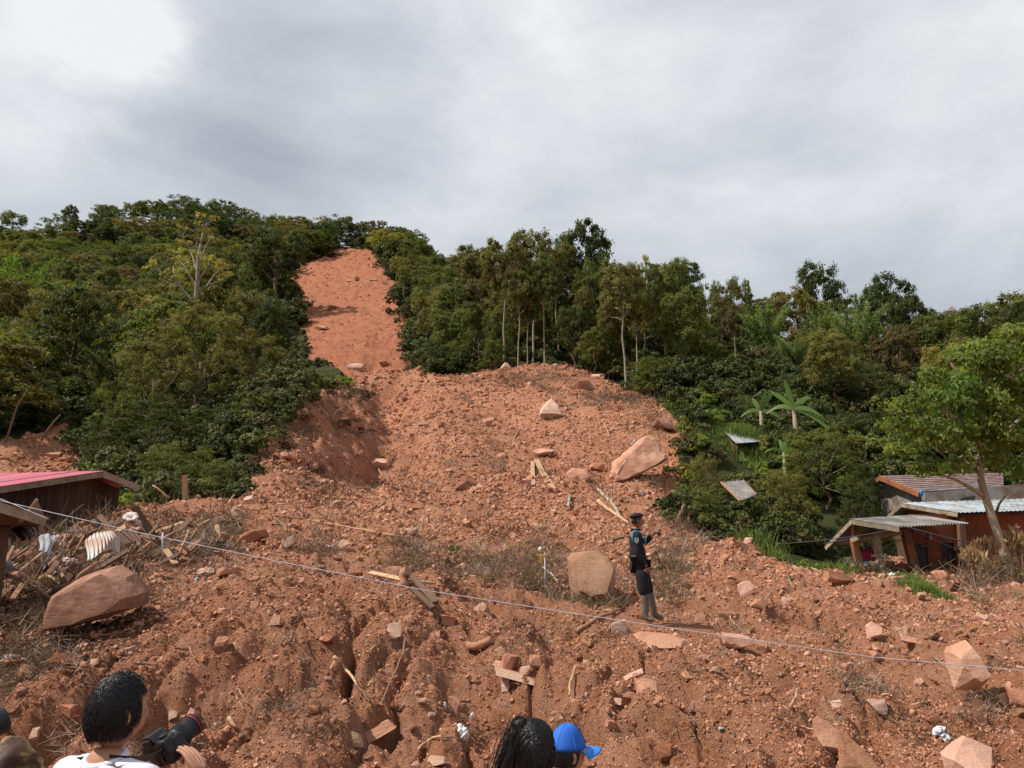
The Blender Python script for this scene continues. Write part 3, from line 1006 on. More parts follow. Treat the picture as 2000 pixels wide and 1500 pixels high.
def shrub_meshes(seed, leafn=2600):
    """leafy bush 2 m high"""
    g = np.random.default_rng(seed); mb = MB(); cs, rs = [], []
    for i in range(12):
        a = i * 2.4; q = g.uniform(0, 1.15); z = g.uniform(.45, 1.5) * (1.2 - q * .35)
        cs.append((math.cos(a) * q, math.sin(a) * q, z)); rs.append(g.uniform(.32, .58))
        mb.tube([(0, 0, -.3), (math.cos(a) * q * .4, math.sin(a) * q * .4, z * .45), cs[-1]], [.04, .028, .012], 4, cap=False)
    v, f, t = clump_leaves(cs, rs, [leafn // 12] * 12, .17, seed, 2.2, .3)
    return leaves_mesh('foliage', v, f, t), mb.mesh('stems', M['bark'])


G_DARK, G_MID, G_OLIVE, G_YEL, G_BRT, G_BAM, G_BRN, G_BLUE = ((.060, .076, .015), (.112, .132, .024), (.160, .150, .034), (.25, .235, .048), (.17, .24, .034), (.165, .205, .056), (.14, .108, .04), (.088, .114, .034))
TREES = {}


def plant(kind, var, x, y, h, w, color, label, group, name, cat='tree', rz=None, z=None, parts=('crown', 'trunk'), tilt=0.0):
    key = (kind, var)
    if key not in TREES:
        if kind == 'bamboo': TREES[key] = bamboo_meshes(500 + var)
        elif kind == 'shrub': TREES[key] = shrub_meshes(600 + var)
        elif kind.endswith('_fine'): TREES[key] = tree_meshes(kind[:-5], 700 + var * 13 + len(kind), 26000, .52)
        else: TREES[key] = tree_meshes(kind, 400 + var * 17 + len(kind), 19000, .60)
    a, b = TREES[key]
    ref = 2.0 if kind == 'shrub' else 10.0
    z = Hs(x, y) if z is None else z
    e = thing(name, label, cat, (x, y, z - .1), (tilt * random.uniform(-1, 1), tilt * random.uniform(-1, 1), random.uniform(0, 6.28) if rz is None else rz), group)
    e.scale = (w / ref, w / ref, h / ref)
    c = link(parts[0], a, e); c.color = (*color, 1)
    link(parts[1], b, e)
    return e


def at_px(px, ytop, Y, wpx):
    """ground point, height and width of a tree seen with its top at ytop at depth Y"""
    p = P(px, ytop, Y); z = Hs(p.x, p.y)
    return p.x, p.y, p.z - z, wpx * Y / F, z


def jc(c, a=.12):
    k = random.uniform(1 - a, 1 + a)
    return tuple(v * k * random.uniform(1 - a * .4, 1 + a * .4) for v in c)


# (px, top py, Y, crown width px, kind, colour, name, label)
HERO = [
    # slope to the right of the scar
    (985, 462, 93, 130, 'tall', G_OLIVE, 'tall_tree', 'tall pale-stemmed tree with an olive crown above the left part of the red mound'),
    (1012, 520, 90, 80, 'tall', G_OLIVE, 'tall_tree', 'slim bare-stemmed tree with thin olive crown just left of the forked pair over the mound'),
    (1040, 450, 97, 120, 'tall', G_OLIVE, 'tall_tree', 'tall olive tree with see-through crown at the middle of the stand over the mound'),
    (1062, 490, 91, 90, 'tall', G_MID, 'tall_tree', 'tall tree with two straight ochre stems directly over the peak of the mound'),
    (1088, 470, 100, 110, 'tall', G_OLIVE, 'tall_tree', 'olive crowned tree left of the tallest dark crown on the skyline'),
    (1128, 436, 104, 170, 'broad', G_DARK, 'broadleaf_tree', 'tallest dark round crowned tree on the skyline over the mound'),
    (1165, 505, 92, 120, 'broad', G_MID, 'broadleaf_tree', 'dense green tree below the right shoulder of the tallest dark crown'),
    (1120, 600, 88, 90, 'broad', G_DARK, 'broadleaf_tree', 'dark leafy tree standing in shade right of the ochre stems'),
    (1160, 640, 84, 90, 'broad', G_MID, 'broadleaf_tree', 'low mid-green tree right of the bare stems at the mound edge'),
    (975, 610, 95, 80, 'olive', G_MID, 'young_tree', 'young green tree left of the bare pale stems over the mound'),
    (935, 600, 96, 90, 'olive', G_MID, 'young_tree', 'small tree with one brown slanting stem above the left end of the mound'),
    (880, 600, 104, 110, 'broad', G_MID, 'broadleaf_tree', 'bright green tree with layered crown beside the right edge of the scar'),
    (850, 660, 100, 90, 'dome', G_BLUE, 'broadleaf_tree', 'low blue-green tree at the foot of the right scar edge'),
    (900, 660, 99, 90, 'dome', G_MID, 'broadleaf_tree', 'rounded bush-like tree at the back of the left mound top'),
    (965, 660, 93, 70, 'dome', G_MID, 'broadleaf_tree', 'low dome of leaves behind the middle of the mound top'),
    (1195, 665, 84, 70, 'dome', G_DARK, 'broadleaf_tree', 'dark low dome between the mound and the lone brown stem'),
    (1215, 505, 78, 130, 'tall', G_OLIVE, 'tall_tree', 'lone tall olive tree on a straight brown stem at the right rim of the mound'),
    (1240, 540, 82, 80, 'tall', G_OLIVE, 'tall_tree', 'slender second tree just right of the lone brown-stemmed one'),
    (1255, 500, 98, 120, 'olive', G_YEL, 'broadleaf_tree', 'yellow-green crown on the skyline right of the saddle'),
    (1292, 515, 96, 110, 'broad', G_MID, 'broadleaf_tree', 'mid-green crown on the skyline just right of the yellow-green one'),
    (1330, 560, 80, 130, 'broad', G_MID, 'broadleaf_tree', 'deep green tall tree in front of the skyline above the grassy slope'),
    (1275, 690, 71, 115, 'dome_fine', G_MID, 'broadleaf_tree', 'low bushy tree standing at the right rim of the mound'),
    (1375, 545, 100, 90, 'olive', G_MID, 'broadleaf_tree', 'thin crowned tree left of the brownish one on the skyline'),
    (1410, 545, 102, 110, 'olive', G_BRN, 'broadleaf_tree', 'brownish thin tree on the skyline left of the pale bamboo'),
    (1440, 540, 112, 70, 'broad', G_MID, 'broadleaf_tree', 'small pointed green crown directly left of the pale bamboo'),
    (1385, 660, 82, 100, 'broad', G_MID, 'broadleaf_tree', 'dark tree in deep shade above the top of the grassy slope'),
    (1490, 562, 86, 130, 'bamboo', G_BAM, 'bamboo_clump', 'pale bamboo clump at the left of the bamboo stand'),
    (1545, 640, 80, 120, 'bamboo', G_BAM, 'bamboo_clump', 'lower bamboo clump behind the banana plants'),
    (1600, 565, 92, 110, 'bamboo', G_BAM, 'bamboo_clump', 'bamboo clump directly under the twin-topped dark tree'),
    (1665, 553, 86, 140, 'bamboo', G_BAM, 'bamboo_clump', 'tallest feathery bamboo clump in front of the wide dark crown'),
    (1595, 517, 118, 120, 'broad', G_DARK, 'broadleaf_tree', 'twin-topped very dark tree sticking out of the right skyline'),
    (1725, 538, 98, 130, 'broad', G_DARK, 'broadleaf_tree', 'wide dark crown standing highest on the skyline right of the bamboo'),
    (1775, 570, 94, 110, 'broad', G_DARK, 'broadleaf_tree', 'dark crown at the right shoulder of the wide skyline crown'),
    (1740, 640, 82, 120, 'broad', G_BRN, 'broadleaf_tree', 'brown tinged tree beneath the wide dark skyline crown'),
    (1865, 605, 92, 130, 'broad', G_DARK, 'broadleaf_tree', 'dark round tree on the low skyline before the right edge'),
    (1965, 608, 94, 110, 'broad', G_OLIVE, 'broadleaf_tree', 'last crown of the skyline at the right edge of the picture'),
    (1620, 650, 64, 140, 'broad_fine', G_OLIVE, 'broadleaf_tree', 'glossy tree with cream tipped crown above the banana plants'),
    (1690, 700, 66, 110, 'dome', G_BLUE, 'broadleaf_tree', 'blue-green low tree between the cream tipped tree and the big right tree'),
    (1540, 720, 66, 90, 'dome', G_BLUE, 'broadleaf_tree', 'shaded low tree behind the left banana plant'),
    (1840, 668, 60, 120, 'broad_fine', G_YEL, 'broadleaf_tree', 'pale flowering crown peeping over the big right tree'),
    (1640, 790, 52, 130, 'bamboo', G_BLUE, 'bamboo_clump', 'dark feathery bamboo clump right of the banana plants'),
    (1740, 790, 52, 150, 'dome_fine', G_DARK, 'broadleaf_tree', 'dark tree in the gap behind the left side of the big right tree'),
    (1600, 822, 43, 200, 'dome_fine', G_MID, 'broadleaf_tree', 'large dense green tree in front of the porch gable of the orange house'),
    (1530, 905, 38, 130, 'dome_fine', G_OLIVE, 'broadleaf_tree', 'olive bush-like tree directly right of the broken grey roof'),
    (1672, 920, 37, 120, 'dome_fine', G_DARK, 'broadleaf_tree', 'dark tree touching the brown tiled roof'),
    (1375, 878, 41, 80, 'dome_fine', G_OLIVE, 'broadleaf_tree', 'yellow-leaved small tree between the mound and the little hut'),
    (1375, 945, 37, 90, 'dome_fine', G_MID, 'broadleaf_tree', 'leafy small tree left of the broken grey roof'),
    (1480, 1000, 36, 60, 'dome_fine', G_DARK, 'broadleaf_tree', 'dark low tree under the broken grey roof'),
    # left forest, nearer ones
    (400, 592, 66, 215, 'olive_fine', G_OLIVE, 'broadleaf_tree', 'big spreading olive tree below the leafless white tree'),
    (310, 640, 62, 170, 'olive_fine', G_OLIVE, 'broadleaf_tree', 'left shoulder of olive foliage beside the big spreading tree'),
    (500, 640, 70, 150, 'olive_fine', G_OLIVE, 'broadleaf_tree', 'olive tree sloping down to the right of the big spreading tree'),
    (250, 720, 57, 130, 'olive_fine', G_MID, 'broadleaf_tree', 'green tree with silvery leaf tips at the left of the olive group'),
    (532, 592, 82, 95, 'broad_fine', G_DARK, 'broadleaf_tree', 'dark vine-covered tree next to the left edge of the scar'),
    (300, 770, 49, 240, 'dome_fine', G_DARK, 'broadleaf_tree', 'wide dark tree above the bush behind the wooden house'),
    (420, 790, 55, 120, 'dome_fine', G_DARK, 'broadleaf_tree', 'dark tree on the right of the wide dark one'),
    (215, 800, 50, 110, 'dome_fine', G_DARK, 'broadleaf_tree', 'dark tree with drooping skirt left of the wide dark one'),
    (350, 855, 38, 190, 'dome_fine', G_MID, 'broadleaf_tree', 'bright leaved bushy tree right of the wooden house'),
    (430, 890, 37, 100, 'dome_fine', G_MID, 'broadleaf_tree', 'bushy tree at the edge of the rubble left of the gully'),
    (120, 575, 105, 190, 'olive', G_OLIVE, 'broadleaf_tree', 'olive-brown spreading tree in the left of the forest'),
    (50, 480, 150, 150, 'bamboo', G_BRT, 'bamboo_clump', 'bright green arching bamboo at the left edge of the picture'),
    (60, 650, 85, 190, 'broad', G_DARK, 'broadleaf_tree', 'dark shaded tree at the left edge above the small red bank'),
    (170, 620, 90, 150, 'olive', G_YEL, 'broadleaf_tree', 'yellowish tree in the middle of the left forest'),
    (20, 720, 74, 170, 'broad', G_DARK, 'broadleaf_tree', 'gloomy tree hanging over the small red bank at the left edge'),
    (130, 740, 72, 150, 'broad', G_DARK, 'broadleaf_tree', 'dark tree over the right end of the small red bank'),
    (270, 590, 110, 80, 'bamboo', G_BLUE, 'bamboo_clump', 'blue-green drooping climber-clad tree left of the leafless white tree'),
    (520, 490, 215, 60, 'broad', G_DARK, 'broadleaf_tree', 'dark crown beside the upper left corner of the scar'),
    (490, 590, 120, 70, 'broad', G_MID, 'broadleaf_tree', 'green crown behind the vine-covered tree'),
    (640, 436, 300, 60, 'broad', G_DARK, 'broadleaf_tree', 'dark ridge tree standing above the left corner of the scar top'),
    (682, 424, 298, 30, 'tall', G_MID, 'tall_tree', 'slender tall tree alone on the ridge above the scar'),
    (712, 430, 296, 28, 'tall', G_OLIVE, 'tall_tree', 'left one of the bare-stemmed ridge trees at the scar crown'),
    (728, 428, 294, 26, 'tall', G_OLIVE, 'tall_tree', 'middle one of the bare-stemmed ridge trees at the scar crown'),
    (745, 430, 292, 28, 'tall', G_OLIVE, 'tall_tree', 'right one of the bare-stemmed ridge trees at the scar crown'),
    (765, 440, 286, 40, 'tall', G_MID, 'tall_tree', 'dense ridge tree just right of the bare-stemmed three'),
]
HERO += [
    (550, 738, 80, 90, 'dome_fine', G_MID, 'broadleaf_tree', 'bushy tree on the bank above the shaded gully'),
    (495, 765, 66, 120, 'dome_fine', G_DARK, 'broadleaf_tree', 'dark tree on the bank above the mouth of the gully'),
    (546, 446, 183, 150, 'broad', G_DARK, 'tall_tree', 'tall dark tree whose shadow falls on the middle of the scar'),
    (512, 482, 188, 100, 'broad', G_MID, 'tall_tree', 'tall tree left of the one that shades the scar'),
    (1140, 560, 90, 60, 'tall', G_OLIVE, 'tall_tree', 'pale thin-stemmed tree in the dark gap right of the ochre stems'),
    (1030, 560, 92, 60, 'tall', G_MID, 'tall_tree', 'short thin-stemmed tree between the ochre stems'),
    (925, 585, 97, 60, 'tall', G_MID, 'tall_tree', 'thin tree with bare brown stem above the left rim of the mound'),
    (835, 600, 112, 46, 'tall', G_OLIVE, 'tall_tree', 'slender stem leaning over the lower right edge of the scar'),
    (818, 560, 135, 40, 'tall', G_YEL, 'tall_tree', 'slender yellowish tree half way up the right scar edge'),
    (790, 520, 190, 34, 'tall', G_MID, 'tall_tree', 'slender tree high on the right scar edge'),
    (775, 500, 215, 30, 'tall', G_YEL, 'tall_tree', 'little yellowish stem near the top of the right scar edge'),
    (860, 540, 150, 50, 'tall', G_MID, 'tall_tree', 'tall thin green tree a little right of the scar edge'),
    (1185, 590, 84, 60, 'tall', G_OLIVE, 'tall_tree', 'thin tree just left of the lone brown-stemmed one'),
    (1405, 575, 92, 50, 'tall', G_OLIVE, 'tall_tree', 'pale-stemmed thin tree below the brownish skyline crown'),
    (1430, 590, 88, 50, 'tall', G_BRN, 'tall_tree', 'thin brownish tree left of the pale bamboo'),
    (615, 438, 300, 45, 'tall', G_DARK, 'tall_tree', 'dark slender ridge tree left of the scar crown'),
    (660, 432, 298, 40, 'tall', G_DARK, 'tall_tree', 'dark slender ridge tree over the left part of the scar crown'),
    (698, 434, 299, 36, 'broad', G_DARK, 'broadleaf_tree', 'dark ridge tree between the lone slender one and the bare-stemmed ones'),
    (785, 442, 284, 46, 'tall', G_MID, 'tall_tree', 'green slender ridge tree right of the scar crown'),
    (800, 450, 278, 46, 'broad', G_DARK, 'broadleaf_tree', 'dark ridge tree right of the green slender one'),
    (370, 384, 316, 75, 'dome', G_DARK, 'broadleaf_tree', 'dark dome forming the highest point of the left ridge'),
    (330, 394, 314, 60, 'dome', G_DARK, 'broadleaf_tree', 'dome just left of the highest point of the left ridge'),
    (415, 398, 314, 70, 'dome', G_DARK, 'broadleaf_tree', 'dome just right of the highest point of the left ridge'),
    (265, 396, 308, 60, 'broad', G_MID, 'broadleaf_tree', 'ridge crown a little way left of the highest point'),
    (210, 400, 304, 60, 'broad', G_OLIVE, 'broadleaf_tree', 'pale ridge crown left of the highest point group'),
    (140, 398, 300, 40, 'broad', G_DARK, 'broadleaf_tree', 'small dark pointed crown on the left ridge'),
    (490, 408, 310, 70, 'dome', G_OLIVE, 'broadleaf_tree', 'olive dome on the falling part of the left ridge'),
    (560, 420, 306, 60, 'dome', G_MID, 'broadleaf_tree', 'green dome on the ridge left of the scar top'),
    (815, 450, 262, 60, 'dome', G_MID, 'broadleaf_tree', 'dome on the ridge right of the scar top'),
    (30, 415, 298, 60, 'broad', G_MID, 'broadleaf_tree', 'ridge crown nearest the left edge of the picture'),
]
HERO_XY = []


def build_hero_trees():
    for i, (px, yt, Y, wpx, kind, col_, name, label) in enumerate(HERO):
        x, y, h, w, z = at_px(px, yt, Y, wpx)
        par = ('leaves', 'culms') if kind == 'bamboo' else ('crown', 'trunk')
        wk = {'broad': 9.6, 'tall': 7.0, 'olive': 10.4, 'dome': 11., 'pine': 6.5, 'bamboo': 8.5}[kind.replace('_fine', '')]
        h = max(h, 2.0)
        cat = 'bamboo' if kind == 'bamboo' else 'tree'
        plant(kind, i % (2 if kind.endswith('fine') or kind == 'bamboo' else 3), x, y, h / (.97 if kind != 'tall' else 1.03), w * 10 / wk, jc(col_, .08), label, None, name, cat, parts=par, z=z)
        HERO_XY.append((x, y, w / 2))


FOREST_ZONES = [
    ('left ridge', lambda px, r: px < 620 and r > 232, 'trees of the left ridge line'),
    ('upper left slope', lambda px, r: px < 640 and r > 150, 'trees of the upper left slope'),
    ('lower left slope', lambda px, r: px < 700, 'trees of the lower left slope'),
    ('right scar ridge', lambda px, r: px < 900 and r > 165, 'trees on the ridge right of the scar'),
    ('right scar slope', lambda px, r: px < 960, 'trees right of the scar'),
    ('slope over the mound', lambda px, r: px < 1350, 'trees behind the mound'),
    ('right slope', lambda px, r: True, 'trees of the right slope'),
]
LOOKS = [('dark crowned', G_DARK, 4), ('mid-green', G_MID, 5), ('olive', G_OLIVE, 3.5), ('yellowish', G_YEL, 1.0), ('brown tinged', G_BRN, .9), ('blue-green', G_BLUE, 1.2)]
SHAPES = [('broad', 'round tree', 'broadleaf_tree', 5), ('dome', 'domed tree', 'broadleaf_tree', 3), ('olive', 'loose tree', 'broadleaf_tree', 3.2), ('tall', 'thin tree', 'tall_tree', 1.3), ('bamboo', 'bamboo', 'bamboo_clump', .6)]


SEEN_SOIL = [(585, 505), (640, 497), (668, 488), (728, 488), (742, 530), (770, 570), (792, 620), (806, 680), (812, 738), (900, 735), (1060, 722), (1190, 755), (1240, 785), (1330, 840), (1330, 1020), (1400, 1065), (1600, 1100), (1600, 1500), (300, 1500), (300, 985), (480, 970), (500, 915), (590, 862), (640, 790), (706, 772), (700, 742), (604, 712), (594, 650), (572, 600), (556, 560)]


def inside(px, py, poly=SEEN_SOIL):
    c = False; n = len(poly)
    for i in range(n):
        (ax, ay), (bx, by) = poly[i], poly[(i + 1) % n]
        if (ay > py) != (by > py) and px < (bx - ax) * (py - ay) / (by - ay) + ax: c = not c
    return c


def to_px(x, y, z):
    q = Vector((x, y, z - HC)); fy = q.y * math.cos(PITCH) + q.z * math.sin(PITCH); uy = -q.y * math.sin(PITCH) + q.z * math.cos(PITCH)
    return 1000 + F * q.x / fy, 750 - F * uy / fy


def blocks_view(x, y, z, h, w):
    return any(inside(*to_px(x + dx * w, y, z + k * h)) for dx in (-.55, -.25, 0, .25, .55) for k in (.35, .6, .85))


def build_forest():
    g = np.random.default_rng(77); random.seed(77)
    cand = []
    n = 26000
    ph = g.uniform(-.66, .64, n); rr = np.sqrt(g.uniform(58 ** 2, 335 ** 2, n))
    x, y = rr * np.sin(ph), rr * np.cos(ph)
    px = 1000 + F * np.tan(ph)
    s = soil_sd(x, y)
    z = base_h(x, y)
    placed = list(HERO_XY); out = []
    pl = np.array([(a, b, c * .62) for a, b, c in placed])
    order = np.argsort(rr)
    spac = 6.0 + rr * .0165
    # what can be seen: elevation angle must not lie far below the nearer skyline
    for i in order:
        if s[i] > -.012: continue
        left = px[i] < 760
        if left and rr[i] < 62: continue
        if not left and (rr[i] < 88 or rr[i] > (300 if px[i] < 880 else 200 if px[i] < 1060 else 150 if px[i] < 1350 else 125)): continue
        if left and px[i] < 150 and rr[i] < 74: continue
        d = np.hypot(pl[:, 0] - x[i], pl[:, 1] - y[i])
        if (d < np.maximum(spac[i], pl[:, 2] + spac[i] * .45)).any(): continue
        pl = np.vstack([pl, (x[i], y[i], spac[i] * .5)])
        out.append(i)
    print('forest trees', len(out))
    objs = []
    wl_ = [q[2] for q in LOOKS]; ws = [q[3] for q in SHAPES]
    for i in out:
        P_, r_ = px[i], rr[i]
        zn = next(q for q in FOREST_ZONES if q[1](P_, r_))
        lk = random.choices(LOOKS, wl_)[0]; sh = random.choices(SHAPES, ws)[0]
        h = random.uniform(8, 16) if r_ > 120 else random.uniform(7.5, 13.5)
        if 'ridge' in zn[0]: h = random.uniform(8, 11.5)
        if P_ > 1350 and r_ > 85: h = random.uniform(7.5, 12)
        if 700 < P_ < 830: h = random.uniform(7, 11)
        w = spac[i] * random.uniform(1.15, 1.75)
        zz = float(base_h(x[i], y[i]))
        if blocks_view(x[i], y[i], zz, h, w):
            w *= .6; h *= .75
            if blocks_view(x[i], y[i], zz, h, w): continue
        if 330 < P_ < 410 and 85 < r_ < 300 and False: continue
        if sh[0] == 'tall': w *= .95; h *= 1.12
        par = ('leaves', 'culms') if sh[0] == 'bamboo' else ('crown', 'trunk')
        side = 'far left' if P_ < 160 else 'left' if P_ < 320 else 'centre left' if P_ < 480 else 'scar side' if P_ < 760 else 'middle' if P_ < 1200 else 'right' if P_ < 1700 else 'far right'
        o_ = plant(sh[0], random.randrange(3 if sh[0] != 'bamboo' else 2), x[i], y[i], h, w * (10 / 9.6 if sh[0] != 'tall' else 1.1), jc(lk[1]), f'{lk[0]} {sh[1]}, {side} of the {zn[0]}',
              f'{lk[0]} {sh[1]}s on the {zn[0]}', sh[2], 'bamboo' if sh[0] == 'bamboo' else 'tree', parts=par)
        objs.append((o_, P_))
    relabel(objs)


def build_undergrowth():
    """ferns, creepers and saplings covering the forest floor: one mass"""
    srcs = []
    for k in range(4):
        g = np.random.default_rng(900 + k); cs, rs = [], []
        for i in range(7):
            a = i * 2.4; q = g.uniform(0, .8)
            cs.append((math.cos(a) * q, math.sin(a) * q, g.uniform(.2, .9))); rs.append(g.uniform(.25, .45))
        v, f, t = clump_leaves(cs, rs, [230] * 7, .115, 900 + k, 2.2, .4)
        srcs.append((v, f))
    x, y, s = scatter_polar(13000, 36, 300, soil=False, edge=-.002, seed=55, ph0=-.70, ph1=.70)
    px = 1000 + F * x / y; g0 = np.random.default_rng(2)
    m = ~((px > 1560) & (y < 44)) & ~((px < 240) & (y < 42)) & ~((px > 1320) & (px < 1525) & (y > 44) & (y < 66) & ((g0.random(len(x)) < .72) | ((px > 1385) & (px < 1505) & (y < 53)))); x, y, s = x[m], y[m], s[m]
    n = len(x); g = np.random.default_rng(56)
    r = np.hypot(x, y)
    sc = (.55 + r * .013) * g.uniform(.6, 1.5, n); pq = 1000 + F * x / y; sc = np.where((pq > 540) & (pq < 740) & (r > 62) & (r < 170), sc * .38, sc)
    scl = np.stack([sc, sc, sc * g.uniform(.7, 1.3, n)], 1)
    rot = np.stack([g.uniform(-.2, .2, n), g.uniform(-.2, .2, n), g.uniform(0, 6.28, n)], 1)
    o = stuff_instances('undergrowth', srcs, np.stack([x, y, H(x, y) - .1], -1), rot, scl, g.integers(0, 4, n), M['undergrowth'], g.uniform(0, 1, n),
                        'green undergrowth covering the forest floor')
    # grass and weeds of the bright slope and the strip before the porch
    bl = []
    for k in range(3):
        g = np.random.default_rng(950 + k); m_ = 70
        b = g.normal(size=(m_, 3)) * [.22, .22, 0]; d = g.normal(size=(m_, 3)) * .35 + [0, 0, 1]; d /= np.linalg.norm(d, axis=1)[:, None]
        L_ = g.uniform(.2, .55, (m_, 1)); sd_ = np.cross(d, g.normal(size=(m_, 3))); sd_ /= np.linalg.norm(sd_, axis=1)[:, None]
        v = np.stack([b - sd_ * .02, b + sd_ * .02, b + d * L_ * .6 + sd_ * .014, b + d * L_, b + d * L_ * .6 - sd_ * .014], 1).reshape(-1, 3)
        f = (np.arange(m_) * 5)[:, None] + np.array([[0, 1, 2, 3, 4]])
        bl.append((v, f))
    X, Y_ = [], []
    g = np.random.default_rng(57)
    for p, ax, ay in GRASS[:3]:
        if not ax: continue
        k = int(260 * ax * ay / 4) if ax > 2 else 260
        a = g.uniform(0, 6.28, k); q = np.sqrt(g.uniform(0, 1.15, k)); X.append(p.x + np.cos(a) * q * ax); Y_.append(p.y + np.sin(a) * q * ay)
    # strip running down from the porch
    a, b = hit(1742, 1118), hit(1815, 1160)
    k = 1100; t = g.uniform(0, 1, k)[:, None]; w = g.normal(size=(k, 2)) * (.20 + .05 * np.sin(t * 6))
    q = np.array([a.x, a.y]) + (np.array([b.x, b.y]) - np.array([a.x, a.y])) * t + w * [1, 1.4]
    X.append(q[:, 0]); Y_.append(q[:, 1])
    x, y = np.concatenate(X), np.concatenate(Y_); n = len(x); big = np.r_[np.ones(n - k), np.zeros(k)]
    sc = np.where(big > 0, g.uniform(.6, 1.3, n), g.uniform(.22, .45, n))
    stuff_instances('grass', bl, np.stack([x, y, H(x, y) - .03], -1), np.stack([0 * x, 0 * x, g.uniform(0, 6.28, n)], 1), np.stack([sc, sc, sc], 1), g.integers(0, 3, n), M['grass'], g.uniform(0, 1, n),
                    'bright green grass on the slope above the hut and by the porch')


def inst_leaf(name, stops, scale=.25):
    m, N, L, b = newmat(name)
    a = N.new('ShaderNodeAttribute'); a.attribute_type = 'INSTANCER'; a.attribute_name = 'tint'
    c = ramp(N, L, a.outputs['Fac'], stops)
    L.new(c, b.inputs['Base Color']); b.inputs['Roughness'].default_value = .6; b.inputs['Specular IOR Level'].default_value = .25
    tr = N.new('ShaderNodeBsdfTranslucent'); L.new(c, tr.inputs[0])
    mx = N.new('ShaderNodeMixShader'); mx.inputs[0].default_value = .3
    L.new(b.outputs[0], mx.inputs[1]); L.new(tr.outputs[0], mx.inputs[2]); L.new(mx.outputs[0], N['Material Output'].inputs[0])
    return m


M['undergrowth'] = inst_leaf('undergrowth leaves', [(0, (.040, .050, .013)), (.35, (.07, .088, .019)), (.7, (.11, .125, .028)), (.85, (.12, .10, .035)), (1, (.17, .20, .04))])
M['grass'] = inst_leaf('grass blades', [(0, (.085, .12, .025)), (.5, (.13, .19, .035)), (1, (.20, .25, .055))])

# ---------------------------------------------------------------- stones that can be told apart
M['blue'] = simple('blue plastic', (.03, .22, .55), (.02, .16, .42), 5, .4)
M['white_bag'] = simple('white plastic bag', (.78, .78, .76), (.62, .60, .57), 9, .45, .01, 14, dirt=((.45, .25, .16), .25))
M['sheet_grey'] = simple('zinc sheet', (.42, .45, .48), (.30, .31, .32), 2.5, .42, .0, metal=.35, dirt=((.25, .16, .11), .5), objrand=.15, stretch=(1, 1, 1))
M['sheet_blue'] = simple('pale blue roof sheet', (.36, .43, .46), (.29, .34, .37), 1.5, .55, metal=.0, dirt=((.20, .16, .13), .6), objrand=.08)
M['fibre'] = simple('grey fibre cement sheet', (.30, .28, .26), (.19, .175, .16), 2.0, .85, .004, 50, dirt=((.11, .10, .09), .75), objrand=.15)
M['sheet_pink'] = simple('faded red roof sheet', (.62, .17, .22), (.52, .12, .16), 1.2, .38, dirt=((.45, .22, .2), .3), objrand=.1)
M['tile_brown'] = simple('brown roof tile', (.28, .19, .17), (.20, .13, .115), 3, .8, dirt=((.15, .11, .09), .5), objrand=.2)
M['plank_brown'] = simple('brown wall plank', (.085, .040, .022), (.055, .025, .015), 9, .75, .004, 50, stretch=(1, 1, .15), objrand=.4)
M['board_edge'] = simple('weathered edge board', (.33, .26, .18), (.22, .165, .11), 9, .8, .003, 60, objrand=.2, dirt=((.16, .11, .07), .5))
M['orange'] = simple('orange paint', (.42, .12, .035), (.32, .085, .026), 3, .75, dirt=((.16, .08, .045), .7), objrand=.1)
M['orange_wall'] = simple('orange wall paint', (.25, .062, .02), (.19, .046, .016), 2, .8, dirt=((.12, .05, .03), .55))
M['door'] = simple('dark door panel', (.06, .042, .035), (.035, .026, .022), 6, .6)
M['cement'] = simple('cement render', (.30, .27, .24), (.22, .19, .17), 3, .9, .004, 40, dirt=((.18, .10, .07), .6))
M['rope'] = simple('white cord', (.62, .63, .68), (.40, .41, .46), 6, .6)
M['cable'] = simple('black cable', (.07, .07, .075), (.05, .05, .055), 6, .5)
M['sack'] = simple('pale woven sack', (.66, .58, .56), (.48, .38, .34), 6, .8, .01, 20, dirt=((.36, .18, .12), .6))
M['dry'] = simple('dry leaves', (.30, .20, .10), (.20, .12, .06), 3, .9, objrand=.2)
M['banana_leaf'] = leaf_material('banana leaf', .4, .35)

